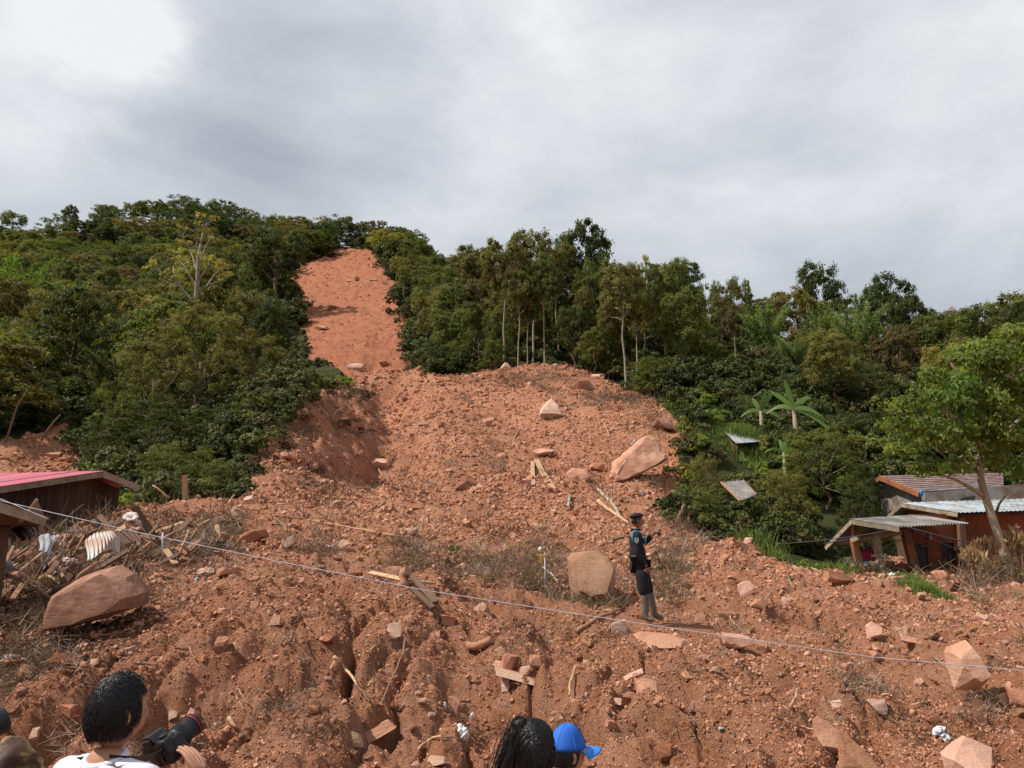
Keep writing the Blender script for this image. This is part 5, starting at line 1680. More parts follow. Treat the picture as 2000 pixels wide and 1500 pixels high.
def build_shrubs():
    B = (.17, .115, .055); G = (.11, .16, .045)
    dead_shrub(800, 1115, 17, 120, 42, 'grey-brown dead shrub left of the little green sapling', B, seed=1)
    dead_shrub(1040, 1130, 15.5, 120, 88, 'tallest dry tangle with brown leaves around the white post', B, seed=2)
    dead_shrub(970, 1140, 15.5, 110, 50, 'low tangle of bare branches left of the white post', B, seed=3)
    dead_shrub(1085, 1160, 14.5, 70, 45, 'pale root tangle at the foot of the white post', None, seed=4, white=True)
    dead_shrub(1160, 1190, 14, 80, 34, 'small dry shrub in front of the flat-faced tan boulder', B, seed=5)
    dead_shrub(1318, 1165, 16, 80, 80, 'dry leafy shrub behind the back of the officer\'s path', B, seed=6)
    dead_shrub(1300, 1115, 20, 70, 40, 'low brown shrub right of the officer\'s chest', B, seed=7)
    dead_shrub(400, 1085, 17, 100, 60, 'dark root ball in the middle of the left debris', None, seed=8)
    dead_shrub(1930, 1150, 21, 110, 70, 'big brown withered shrub at the foot of the leaning tree', B, seed=9)
    dead_shrub(1990, 1160, 20, 90, 75, 'withered shrub cut by the right edge of the picture', B, seed=10)
    dead_shrub(525, 935, 41, 70, 50, 'brown withered bush at the mouth of the gully', (.13, .06, .035), seed=11)
    dead_shrub(610, 960, 38, 40, 16, 'tuft of dry stalks below the gully', B, seed=12)
    dead_shrub(880, 1100, 19, 26, 50, 'thin green sapling left of the white post', G, seed=13)
    dead_shrub(925, 1085, 20, 40, 24, 'small green sprout beside the thin sapling', G, seed=14)
    dead_shrub(1690, 1085, 27.5, 70, 46, 'grey dry shrub in front of the left orange post', (.16, .16, .10), seed=15)
    dead_shrub(1330, 1035, 33, 40, 75, 'upturned grey root plate at the right foot of the mound', None, seed=16)
    dead_shrub(90, 1160, 13.5, 110, 40, 'dry grass tuft left of the largest boulder', B, seed=17)
    dead_shrub(1700, 1320, 9.6, 55, 30, 'tuft of black roots in the right near bank', None, seed=18)
    dead_shrub(60, 1245, 10.8, 120, 40, 'dry brown tuft at the left edge of the near bank', B, seed=19)
    dead_shrub(600, 880, 52, 80, 40, 'withered bush on the shaded side of the gully', (.15, .08, .04), seed=31)
    dead_shrub(655, 835, 64, 70, 40, 'brown roots and stalks on the upper shaded side of the gully', (.12, .07, .04), seed=32)
    dead_shrub(555, 905, 45, 70, 36, 'low brown bush at the lower shaded side of the gully', (.14, .07, .04), seed=33)
    dead_shrub(690, 850, 60, 60, 34, 'dry stalks half way up the floor of the gully', (.13, .07, .04), seed=35)
    dead_shrub(620, 925, 44, 60, 26, 'flattened brown stalks below the shaded bank', (.13, .07, .04), seed=36)
    dead_shrub(715, 800, 74, 50, 40, 'uprooted stalks in the neck of the slide', (.13, .08, .04), seed=34)
    # living shrubs along the edges
    L_ = [(1365, 770, 62, 70, 40, G_BRT, 'lime-green creeper mound at the top left of the grassy slope'), (1405, 785, 60, 60, 30, G_BRT, 'lime-green creeper mound in the upper middle of the grassy slope'), (1390, 835, 53, 60, 40, G_BRT, 'lime-green creeper left of the little hut'), (1360, 880, 48, 60, 44, G_BRT, 'fresh green creeper bush right of the huge slab'), (1500, 900, 45, 70, 50, G_BRT, 'fresh green bush right below the little hut'), (525, 850, 60, 90, 60, G_OLIVE, 'olive shrub at the lip of the bank over the gully'), (585, 815, 68, 80, 50, G_MID, 'green shrub at the lip of the bank over the gully'), (640, 782, 78, 80, 40, G_OLIVE, 'olive shrub near the upper end of the bank'), (684, 772, 88, 50, 26, G_MID, 'last green shrub at the upper end of the bank'), (175, 925, 33, 110, 42, G_BRT, 'pale green shrub rising behind the red roof'), (245, 945, 31, 90, 60, G_BRT, 'light green shrub at the right eave of the wooden house'), (270, 965, 29, 60, 40, G_MID, 'low shrub right of the wooden house'), (20, 945, 40, 90, 40, G_YEL, 'yellow-green shrub at the left edge behind the red roof'),
          (632, 745, 92, 90, 40, G_OLIVE, 'light green shrub on the bank above the gully'), (668, 755, 94, 70, 30, G_BRT, 'bright shrub at the tip of the bank above the gully'), (600, 760, 88, 80, 60, G_MID, 'shrub on the steep bank above the gully'), (560, 800, 74, 90, 60, G_MID, 'shrub on the bank left of the gully'), (500, 830, 66, 100, 60, G_OLIVE, 'shrub half way down the bank left of the gully'),
          (1586, 1085, 28.2, 60, 45, G_BRT, 'fresh green bush at the left corner of the porch'), (1410, 1055, 34, 70, 36, G_DARK, 'dark low bush at the edge of the rubble left of the porch'), (1465, 1055, 34, 70, 36, G_MID, 'low green bush behind the rubble edge'), (1530, 1045, 34, 70, 46, G_DARK, 'shadowy bush between the low ones and the porch'),
          (1350, 800, 57, 60, 34, G_BRT, 'bright bush at the left end of the grassy slope'), (1340, 850, 52, 50, 44, G_YEL, 'yellow-green shrub beside the huge tilted slab'), (1440, 800, 58, 60, 34, G_BRT, 'bright shrub in the middle of the grassy slope'), (1535, 862, 47.5, 90, 52, G_BRT, 'bright shrub hiding the foot of the banana plants'), (1500, 855, 50, 60, 34, G_YEL, 'light shrub right of the little hut'), (1345, 920, 45, 50, 50, G_YEL, 'sparse yellowish shrub above the upturned roots'),
          (1000, 738, 92, 40, 22, G_BLUE, 'little bush on the left part of the mound rim'), (1080, 745, 88, 34, 18, G_BLUE, 'little dark bush on the mound rim under the bare stems'), (830, 735, 104, 70, 30, G_BLUE, 'low bush where the scar meets the mound'), (600, 515, 262, 50, 12, G_OLIVE, 'green ledge shrub at the top left of the scar'), (650, 510, 268, 40, 10, G_OLIVE, 'green ledge shrub in the middle of the scar top')]
    for k, (px, py, Y, w, h, c, lb) in enumerate(L_):
        p = P(px, py, Y); plant('shrub', k % 3, p.x, p.y, h * Y / F * 1.15, w * Y / F * .72, jc(c, .1), lb, None, 'shrub', 'shrub', parts=('foliage', 'stems'))


# ---------------------------------------------------------------- roofs


def corrugated(a, b, c, d, nsheet, mat, parent, name='roof_sheet', pitch=.15, amp=.018, lap=.03, bend=0.0):
    """ridge a-b, eave d-c; separate ribbed sheets side by side, ribs running down the slope"""
    a, b, c, d = map(Vector, (a, b, c, d)); nrm = (b - a).cross(d - a).normalized()
    if nrm.z < 0: nrm = -nrm
    W = ((b - a).length + (c - d).length) / 2
    inv = world_of(parent).inverted()
    for s in range(nsheet):
        t0, t1 = s / nsheet, (s + 1) / nsheet + lap / W
        n = max(8, int((t1 - t0) * W / pitch * 6)); vs = []
        up = nrm * (.010 * (s % 2) + random.uniform(0, .006)); ex = random.uniform(0, .05)
        for i in range(n + 1):
            t = t0 + (t1 - t0) * i / n; h = math.sin(t * W / pitch * 2 * math.pi) * amp
            p, q = a.lerp(b, t), d.lerp(c, t)
            q = q + (q - p).normalized() * ex
            if bend:
                for j in range(7):
                    u = j / 6; w_ = p.lerp(q, u); vs.append(w_ + nrm * (h + bend * (math.sin(math.pi * t) * 1.0 + .8 * math.sin(2.4 * u + t * 1.5) * u)) + up + (q - p) * (.12 * math.sin(3 * t * math.pi) * (u - .5)))
            else: vs += [p + nrm * h + up, q + nrm * h + up]
        if bend: fs = [(7 * i + j, 7 * i + j + 1, 7 * i + 8 + j, 7 * i + 7 + j) for i in range(n) for j in range(6)]
        else: fs = [(2 * i, 2 * i + 1, 2 * i + 3, 2 * i + 2) for i in range(n)]
        k = len(vs); vs += [v - nrm * .006 for v in vs]; fs += [tuple(reversed([x + k for x in f])) for f in fs]
        me = bpy.data.meshes.new(name); me.from_pydata([inv @ v for v in vs], [], fs); me.update(); me.materials.append(M[mat])
        me.polygons.foreach_set('use_smooth', [True] * len(fs))
        link(name, me, parent)


def slab(a, b, c, d, th):
    a, b, c, d = map(Vector, (a, b, c, d)); n = (b - a).cross(d - a).normalized()
    return MB().poly_prism([a, b, c, d], n * th)


def on_line(px, py, a, b):
    """the point seen at (px, py) in the upright plane through a and b"""
    q = P(px, py, 1.0); dx, dy = q.x, q.y
    ex, ey = b.x - a.x, b.y - a.y
    k = (a.x * ey - a.y * ex) / (dx * ey - dy * ex)
    return P(px, py, k)


def build_left_house():
    Le, Re = P(-150, 968, 19.6), P(243, 949, 26.0)
    A = on_line(171, 921, Le, Re)
    g = Vector((Re.x - Le.x, Re.y - Le.y, 0)).normalized(); h = Vector((-g.y, g.x, 0))
    out = -h * .6
    e = thing('wooden_house', 'dark plank house with a faded red roof half buried at the left edge', 'house', (A.x, A.y, Hs(A.x, A.y)))
    back = h * 9
    a0, a1 = A + out, A + back
    corrugated(a0, a1, Le + back, Le + out, 9, 'sheet_pink', e)
    corrugated(a0, a1, Re + back, Re + out, 9, 'sheet_pink', e)
    dn = Vector((0, 0, -.10))
    for p, lb in ((Le, None), (Re, None)):
        MB().beam(A + out * .98 + dn, p + out * .98 + dn, .03, .17).build('bargeboard', M['board_edge'], e)
        MB().beam(A + dn * 1.6 - out * .3, p + dn * 1.6 - out * .3, .08, .12).build('rafter', M['wood_dark'], e)
    # upright planks of the gable wall
    L_ = (Re - Le).xy.length; n = int(L_ / .21); ax = (A - Le).xy.length
    for i in range(n):
        u0 = i * L_ / n; u = u0 + .1
        if u < .5 or u > L_ - .25: continue
        top = Le.z + (A.z - Le.z) * u / ax if u < ax else A.z + (Re.z - A.z) * (u - ax) / (L_ - ax)
        c = Le + g * u; zb = min(Hs(c.x, c.y), base_h(c.x, c.y)) - .8
        off = h * random.uniform(0, .015)
        MB().beam(Vector((c.x, c.y, zb)) + off, Vector((c.x, c.y, top - .17)) + off, .2, .028, up=tuple(h)).build('plank', M['plank_brown'], e)
    for p in (Le + g * .5, Re - g * .25):
        q = p + back; m_ = MB(); zt = min(p.z, q.z) - .15
        m_.poly_prism([(p.x, p.y, -1), (q.x, q.y, -1), (q.x, q.y, zt), (p.x, p.y, zt)], g * .05); m_.build('side_wall', M['plank_brown'], e)
    q = A + h * 4; MB().poly_prism([Le + h * 8.6, Re + h * 8.6, A + h * 8.6 - Vector((0, 0, .2))], h * .05).build('back_wall', M['plank_brown'], e)
    # corner of the nearer roof reaching in from the left
    e2 = thing('shed', 'nearer dark shed corner with an edge board reaching in at the left edge', 'shed', P(-120, 1150, 12))
    K, T, B_ = P(90, 1021, 11), P(-420, 868, 9.6), P(-420, 1040, 13.5)
    K2 = P(60, 1026, 13.0)
    slab(K, T, B_, K2, .03).build('roof', M['wood_dark'], e2)
    MB().beam(K + Vector((0, 0, .02)), T + Vector((0, 0, .02)), .025, .13).build('bargeboard', M['board_edge'], e2)
    for k in range(4):
        t = .1 + k * .24; MB().beam(K.lerp(T, t) + Vector((0, 0, -.05)), K2.lerp(B_, t) + Vector((0, 0, -.05)), .05, .08).build('rafter', M['wood_dark'], e2)
    p = P(2, 1030, 12); MB().beam((p.x, p.y, Hs(p.x, p.y) - .5), p, .17, .17).build('post', M['wood_dark'], e2)
    q = P(-260, 1030, 12.5); MB().poly_prism([(p.x - .15, p.y + .1, 0), (q.x, q.y, 0), q, (p.x - .15, p.y + .1, p.z)], (0, .04, 0)).build('wall', M['wood_dark'], e2)
    b = P(52, 1003, 12.6); c = P(72, 975, 12.6); MB().beam(b, c, .05, .03).build('brace', M['wood_pale'], e2)
    b = P(58, 985, 13); d = P(84, 1004, 13); f_ = P(52, 1004, 13)
    MB().poly_prism([P(72, 978, 12.8), P(86, 1010, 12.8), P(45, 1008, 12.8)], (0, .03, 0)).build('board', M['wood_dark'], e2)


def build_right_houses():
    # porch and orange house
    A, B, Cc, D = P(1663, 1014, 28.4), P(1790, 1006, 30.6), P(1888, 1022, 29.0), P(1756, 1029, 26.9)
    Lf, Lb = P(1612, 1066, 30.2), P(1612, 1066, 30.2) + (B - A)
    gz = -.0
    e = thing('orange_house', 'low orange house with a grey corrugated porch roof on leaning posts', 'house', (A.x, A.y, Hs(A.x, A.y)))
    corrugated(A, B, Cc, D, 5, 'fibre', e, pitch=.18, amp=.024)
    corrugated(A, B, Lb, Lf, 5, 'fibre', e, pitch=.18, amp=.024)
    dz = Vector((0, 0, -.10))
    MB().beam(A + dz, Lf + dz, .035, .14).build('bargeboard', M['board_edge'], e)
    MB().beam(A + dz, D + dz, .035, .16).build('bargeboard', M['board_edge'], e)
    MB().beam(P(1610, 1062, 29.4), P(1735, 1036, 28.4), .06, .05).build('purlin', M['cable'], e)
    MB().beam(P(1640, 1060, 29.6), P(1760, 1040, 28.0), .12, .16).build('tie_beam', M['wood_old'], e)
    MB().beam(P(1665, 1018, 28.6), P(1664, 1058, 29), .08, .08).build('king_post', M['wood_old'], e)
    for (t, b, w, mt) in (((1668, 1054), (1680, 1120), .23, 'orange'), ((1709, 1042), (1724, 1124), .22, 'board_edge'), ((1767, 1032), (1789, 1124), .27, 'orange')):
        Yp = 28.6
        MB().beam(P(*b, Yp), P(*t, Yp), w * 1.02, w).build('post', M[mt], e)
    MB().beam(P(1664, 1056, 28.5), P(1677, 1050, 28.3), .2, .16).build('capital', M['board_edge'], e)
    MB().beam(P(1725, 1068, 28.7), P(1765, 1052, 28.5), .04, .04).build('rail', M['wood_old'], e)
    MB().box(P(1781, 1097, 28.35), (.16, .04, .2)).build('meter_box', M['fibre'], e)
    # wall with three doors, set piece by piece: pier, door, pier, door, pier
    W0, W1 = P(1785, 1120, 30.4), P(2120, 1128, 30.4)
    zt0, zb = P(1785, 1010, 30.4).z, P(1785, 1122, 30.4).z - .6

    def wx(px): return P(px, 1080, 30.4).x
    cols = [(1786, 1812, 'door', 1062), (1812, 1838, 'orange_wall', 0), (1838, 1866, 'door', 1060), (1866, 1872, 'orange_wall', 0), (1872, 1882, 'door', 0), (1882, 2130, 'orange_wall', 0)]
    for (x0, x1, mt, yt) in cols:
        X0, X1 = wx(x0), wx(x1); z1 = P(1900, yt, 30.4).z if yt else P(1900, 1004, 30.4).z
        off = .05 if mt == 'door' else 0
        o = MB().box(((X0 + X1) / 2, 30.4 + off + .06, (zb + z1) / 2), (X1 - X0 - .01, .12, z1 - zb)).build('door' if mt == 'door' and yt else 'wall', M[mt], e)
        if yt: MB().box(((X0 + X1) / 2, 30.46, (z1 + P(1900, 1004, 30.4).z) / 2 + .004), (X1 - X0 - .01, .12, P(1900, 1004, 30.4).z - z1)).build('lintel', M['orange_wall'], e)
    MB().box((wx(1810), 30.33, P(1810, 1066, 30.3).z), (.5, .03, .09)).build('door_frame', M['wood_dark'], e)
    MB().beam(P(1876, 1012, 30.1), P(1882, 1110, 30.1), .22, .22).build('column', M['wood_dark'], e)
    MB().box((wx(1900), 29.9, P(1880, 1119, 29.9).z - .25), (6.6, 1.2, .5)).build('plinth', M['cement'], e)
    MB().box((wx(2110), 33.2, (zb + P(2000, 1002, 30).z) / 2), (7.6, .1, P(2000, 1002, 30).z - zb)).build('back_wall', M['orange_wall'], e)
    pz = P(1817, 1048, 30.3); MB().box(pz, (.12, .04, .25)).build('wall_lamp', M['cement'], e)
    # pale blue roof behind
    E, E2, G2, G1 = P(1760, 982, 32.5), P(2110, 971, 35.5), P(2130, 994, 29.9), P(1870, 1001, 29.9)
    e2 = thing('blue_roofed_house', 'house with a pale blue ribbed roof behind the orange one', 'house', (E.x + 3, E.y + 1, Hs(E.x + 3, E.y + 1)))
    corrugated(E, E2, G2, G1, 8, 'sheet_blue', e2, pitch=.25, amp=.016)
    Lk = P(1733, 1008, 35.5)
    slab(E, E2, Lk + (E2 - E), Lk, .02).build('rear_roof', M['sheet_blue'], e2)
    MB().beam(E + dz, Lk + dz, .04, .15).build('bargeboard', M['board_edge'], e2)
    MB().beam(E + dz, G1 + dz, .04, .15).build('bargeboard', M['board_edge'], e2)
    MB().beam(E + dz * 2.2 + Vector((.3, .2, 0)), G1 + dz * 2.2 + Vector((.3, .2, 0)), .05, .1).build('rafter', M['wood_old'], e2)
    MB().poly_prism([E + Vector((.5, .4, -.2)), Lk + Vector((.5, .4, -.2)), Lk + Vector((.5, .4, -3)), G1 + Vector((.3, .3, -3)), G1 + Vector((.3, .3, -.2))], (.05, .02, 0)).build('gable', M['wood_dark'], e2)
    # brown tiled roof higher up
    R0, R1, S1, S0 = P(1718, 930, 40.5), P(1960, 924, 44), P(1960, 950, 38), P(1795, 962, 37)
    e3 = thing('tiled_house', 'house with a brown tiled roof and orange gable board in the trees', 'house', (R0.x + 2, R0.y, Hs(R0.x + 2, R0.y)))
    inv = world_of(e3).inverted(); rows, cols_ = 9, 26
    nrm = (R1 - R0).cross(S0 - R0).normalized(); nrm = nrm if nrm.z > 0 else -nrm
    for i in range(rows):
        for j in range(cols_):
            if i * cols_ + j >= 300: continue
            a, b = R0.lerp(R1, (j + .04) / cols_), R0.lerp(R1, (j + .98) / cols_); c, d = S0.lerp(S1, (j + .04) / cols_), S0.lerp(S1, (j + .98) / cols_)
            t0, t1 = i / rows, (i + 1.1) / rows
            q = [a.lerp(c, t0) + nrm * .01, b.lerp(d, t0) + nrm * .01, b.lerp(d, t1) + nrm * .05, a.lerp(c, t1) + nrm * .05]
            MB().poly_prism(q, -nrm * .03).build('tile', M['tile_brown'], e3)
    slab(R0 - nrm * .06, R1 - nrm * .06, S1 - nrm * .06, S0 - nrm * .06, .02).build('roof_deck', M['wood_dark'], e3)
    Q0 = P(1703, 942, 42.5); slab(R0, R1, Q0 + (R1 - R0), Q0, .04).build('rear_roof', M['tile_brown'], e3)
    MB().beam(R0 + dz, S0 + dz, .05, .24).build('bargeboard', M['orange'], e3)
    MB().beam(R0 + dz, Q0 + dz, .05, .24).build('bargeboard', M['orange'], e3)
    MB().poly_prism([R0 + Vector((.4, 0, -.3)), Q0 + Vector((.4, 0, -.3)), Q0 + Vector((.4, 0, -3)), S0 + Vector((.3, 0, -3)), S0 + Vector((.3, 0, -.3))], (.05, .02, 0)).build('wall', M['cement'], e3)
    # grey walled lean-to with gutter and blue pipe
    e4 = thing('lean_to', 'grey walled lean-to with a shiny gutter below the tiled roof', 'shed', (P(1850, 980, 36.4).x, 36.4, Hs(P(1850, 980, 36.4).x, 36.4)))
    a, b = P(1800, 958, 36), P(1912, 944, 36)
    MB().beam(a, b, .12, .10).build('gutter', M['sheet_grey'], e4)
    MB().poly_prism([P(1806, 962, 36.3), P(2010, 944, 36.3), P(2010, 1010, 36.3), P(1806, 1010, 36.3)], (0, .1, 0)).build('wall', M['cement'], e4)
    MB().poly_prism([P(1860, 990, 36.2), P(1880, 972, 36.2), P(1905, 968, 36.2), P(1905, 990, 36.2)], (0, .04, 0)).build('opening', M['door'], e4)
    MB().tube([P(1799, 960, 35.9), P(1801, 968, 35.9), P(1805, 985, 35.9)], .05, 8).build('drain_pipe', M['sheet_blue'], e4)
    MB().tube([P(1799, 957, 35.88), P(1800.5, 966, 35.88)], .085, 8).build('pipe_elbow', M['blue'], e4)
    # little hut on the green slope
    a, b, c, d = P(1413, 842, 51), P(1462, 841, 52.5), P(1486, 862, 50.2), P(1438, 866, 48.8)
    e5 = thing('hut', 'little hut on posts with a shiny grey roof on the green slope', 'hut', (a.x + .5, a.y, Hs(a.x + .5, a.y)))
    corrugated(a, b, c, d, 3, 'sheet_grey', e5, pitch=.2, amp=.02)
    l_ = P(1402, 856, 52.5); slab(a, b, l_ + (b - a), l_, .02).build('rear_roof', M['sheet_grey'], e5)
    MB().poly_prism([a + Vector((.1, 0, -.15)), l_ + Vector((.2, 0, -.1)), l_ + Vector((.2, 0, -.6)), d + Vector((-.1, .2, -.8)), d + Vector((-.1, .2, -.1))], (.03, .02, 0)).build('gable', M['wood_dark'], e5)
    for q in (d + Vector((.05, .3, -.1)), l_ + Vector((.2, .1, -.1)), c + Vector((-.2, .2, -.1))):
        MB().beam((q.x, q.y, Hs(q.x, q.y) - .4), q, .12, .12).build('post', M['wood_pale'], e5)
    for k in range(5):
        MB().beam(l_ + Vector((.25, 0, -.75 - k * .17)), d + Vector((-.05, .3, -.85 - k * .17)), .03, .14).build('wall_board', M['wood_old'], e5)
    # collapsed roof in the bushes
    a, b, c, d = P(1408, 942, 37), P(1452, 938, 37.8), P(1478, 966, 35.6), P(1445, 978, 35)
    e6 = thing('collapsed_roof', 'broken grey roof sheets sagging among the bushes below the hut', 'roof', (a.x, a.y, Hs(a.x, a.y)))
    corrugated(a, b, c, d, 3, 'fibre', e6, pitch=.18, amp=.024)
    MB().beam(a, d, .06, .08).build('rafter', M['wood_old'], e6); MB().beam(b, c, .06, .08).build('rafter', M['wood_old'], e6)
    # dry thatch at the right edge
    for k, (px, py, w, h, lb) in enumerate([(1985, 1052, 60, 56, 'dry thatch hanging at the right edge beside the leaning tree'), (1925, 1062, 46, 30, 'withered hanging fronds left of the leaning tree trunk'), (1898, 1080, 34, 26, 'small curl of withered fronds left of the orange cloth')]):
        Y = 23.5 - k * .6; s = Y / F; p = P(px, py, Y)
        g = np.random.default_rng(40 + k); n = 420
        q = g.normal(size=(n, 3)) * [w * s * .2, .18, h * s * .16]; q[:, 2] -= np.abs(q[:, 0]) * .35
        nn = g.normal(size=(n, 3)) + [0, -1.2, .3]; nn /= np.linalg.norm(nn, axis=1)[:, None]
        v, f = leaf_quads(q, nn, g.uniform(.12, .34, n), g, 6, 2.4)
        t = np.clip(g.normal(size=(n, 4)) * .15 + .55, 0, 1)
        o = thing('dry_thatch', lb, 'thatch', p); c = link('fronds', leaves_mesh('fronds', v, f, np.repeat(t, 4, 0)), o); c.color = (.34, .23, .12, 1)
        MB().tube([(p.x, p.y, Hs(p.x, p.y) - .3), p + Vector((.05, .05, 0)), p + Vector((.1, 0, h * s * .3))], .04, 6).build('stalk', M['wood_old'], o)
    # laundry and the red-blue motorbike-like bundle under the porch
    p = P(1910, 1078, 27.5)
    g_ = np.random.default_rng(3); v, f = ico(3); v = v * (1 + .25 * fbm(v[:, 0] * 2, v[:, 2] * 2, 5, 3)[:, None]) * [.18, .10, .32]
    o = link('orange_cloth', np_mesh('orange_cloth', v, f, True, M['orange'])); o.location = p; tag(o, 'bright orange cloth hanging left of the leaning tree', 'cloth')
    for (px, py, c, w, h, lb, nm) in ((1699, 1084, (.35, .02, .06), .30, .26, 'dark red bundle behind the middle porch post', 'cloth_bundle'), (1692, 1100, (.03, .12, .35), .16, .2, 'blue jug standing by the dark red bundle', 'plastic_jug'), (1694, 1091, (.7, .7, .75), .14, .12, 'white bowl on top of the blue jug', 'bowl'), (1933, 1112, (.06, .06, .22), .12, .2, 'dark blue jug in the shade by the leaning tree', 'plastic_jug')):
        p = P(px, py, 29.4 if px < 1800 else 27)
        m = simple('cloth colour', c, tuple(x * .7 for x in c), 5, .6)
        v, f = ico(3); v = v * (1 + .2 * fbm(v[:, 0] * 2 + px, v[:, 2] * 2, 5, 3)[:, None]) * [w, w * .8, h]
        o = link(nm, np_mesh(nm, v, f, True, m)); o.location = p; tag(o, lb, nm.split('_')[-1])


def build_cords():
    def cord(name, label, pts, r, mat, sag=0.0, cat='cord'):
        Ps = [P(*p) for p in pts]; Q = []
        for i in range(len(Ps) - 1):
            for k in range(10):
                t = k / 10; q = Ps[i].lerp(Ps[i + 1], t); q.z -= sag * 4 * t * (1 - t) * (Ps[i + 1] - Ps[i]).length; Q.append(q)
        Q.append(Ps[-1])
        o = MB().tube(Q, r, 6, jit=.08).build(name, M[mat]); return tag(o, label, cat)
    cord('cord', 'white cord strung across the whole picture before the officer', [(-160, 935, 8.0), (0, 978, 8.0), (280, 1042, 8.0), (560, 1100, 8.0), (830, 1153, 8.0), (1100, 1195, 8.0), (1400, 1240, 8.0), (1700, 1283, 8.0), (2000, 1310, 8.0), (2200, 1325, 8.0)], .0042, 'rope')
    cord('cord', 'second white cord joining the long one at the left roof corner', [(-160, 900, 8.05), (0, 974, 8.05), (95, 1014, 8.05)], .0045, 'rope')
    cord('cable', 'black cable hanging from the porch roof to the right edge', [(1768, 1028, 27.0), (1870, 1055, 26.5), (2005, 1080, 26), (2100, 1092, 26)], .022, 'cable', .006, 'cable')
    cord('cable', 'black cable running left from the porch over the rubble', [(1740, 1036, 27.2), (1600, 1056, 28), (1450, 1066, 29), (1330, 1070, 30)], .018, 'cable', .008, 'cable')
    cord('cable', 'thin cable slanting down in front of the doors', [(1785, 1035, 27.2), (1860, 1070, 27), (1960, 1080, 26.5)], .009, 'cable', .01, 'cable')


def banana(px, py, Y, s, label, seed, leaves):
    g = np.random.default_rng(seed); p = P(px, py, Y); z = Hs(p.x, p.y)
    e = thing('banana_plant', label, 'banana plant', (p.x, p.y, z - .1))
    top = p.z - z
    mb = MB(); mb.tube([(0, 0, -.2), (.03, 0, top * .5), (0, 0, top)], [.16 * s, .13 * s, .08 * s], 8); link('stem', mb.mesh('stem', M['bark_pale']), e)
    for (ax, el, L_) in leaves:
        L_ *= 1.3 * g.uniform(.75, 1.15); ax += g.uniform(-14, 14); el *= 1.5
        if ax % 360 > 180 and ax % 360 < 330: continue   # direction in the picture plane (deg), depth lean, length
        a = R(ax); d = Vector((math.cos(a), g.uniform(-.5, .5), math.sin(a))).normalized()
        side = d.cross(Vector((0, -1, .2))).normalized(); vs, fs = [], []; n = 12
        for i in range(n + 1):
            k = i / n; c = Vector((0, 0, top)) + d * L_ * s * k + Vector((0, 0, -el * k * k * s))
            w = .155 * s * math.sin(math.pi * min(1, k * .92 + .06)) ** .6 * (1 if i % 2 else .9)
            vs += [c - side * w + Vector((0, 0, -.05)), c, c + side * w + Vector((0, 0, -.05))]
        for i in range(n):
            b = i * 3; fs += [(b, b + 1, b + 4, b + 3), (b + 1, b + 2, b + 5, b + 4)]
        vs = np.array([tuple(v) for v in vs]); me = np_mesh('leaf', vs, np.array(fs), True, M['banana_leaf'])
        vattr(me, 'tint', np.tile([g.uniform(.45, .65), .5, .5, 1], (len(vs), 1)), 'FLOAT_COLOR')
        o = link('leaf', me, e); o.color = (.15, .235, .06, 1)


def build_bananas():
    banana(1550, 795, 50, 1.25, 'right banana plant with star of long pale leaves', 1, [(125, .3, 1.6), (50, .3, 1.5), (160, .7, 1.3), (-15, 1.0, 1.9), (20, .6, 1.4), (-60, .6, 1.2), (200, 1.2, 1.5), (95, .1, 1.2)])
    banana(1485, 800, 52, 1.1, 'left banana plant with short upright leaves', 2, [(110, .2, 1.2), (60, .3, 1.4), (150, .6, 1.2), (10, .8, 1.3), (-80, .5, 1.5), (85, .1, 1.3)])
    banana(1530, 880, 45, .9, 'low banana plant in front of the star shaped one', 3, [(100, .3, 1.4), (45, .5, 1.3), (150, .8, 1.3), (10, .8, 1.4), (70, .2, 1.1)])
    banana(1455, 1030, 35.5, .9, 'torn palm-like plant at the edge of the rubble under the broken roof', 4, [(30, .5, 1.5), (150, .8, 1.3), (5, .9, 1.8), (75, .3, 1.2), (-20, 1.0, 1.8), (180, .9, 1.2)])
    banana(1418, 700, 84, 1.5, 'single banana plant in the dark gap above the grassy slope', 5, [(100, .2, 1.4), (60, .4, 1.4), (160, .6, 1.1), (20, .9, 1.2)])


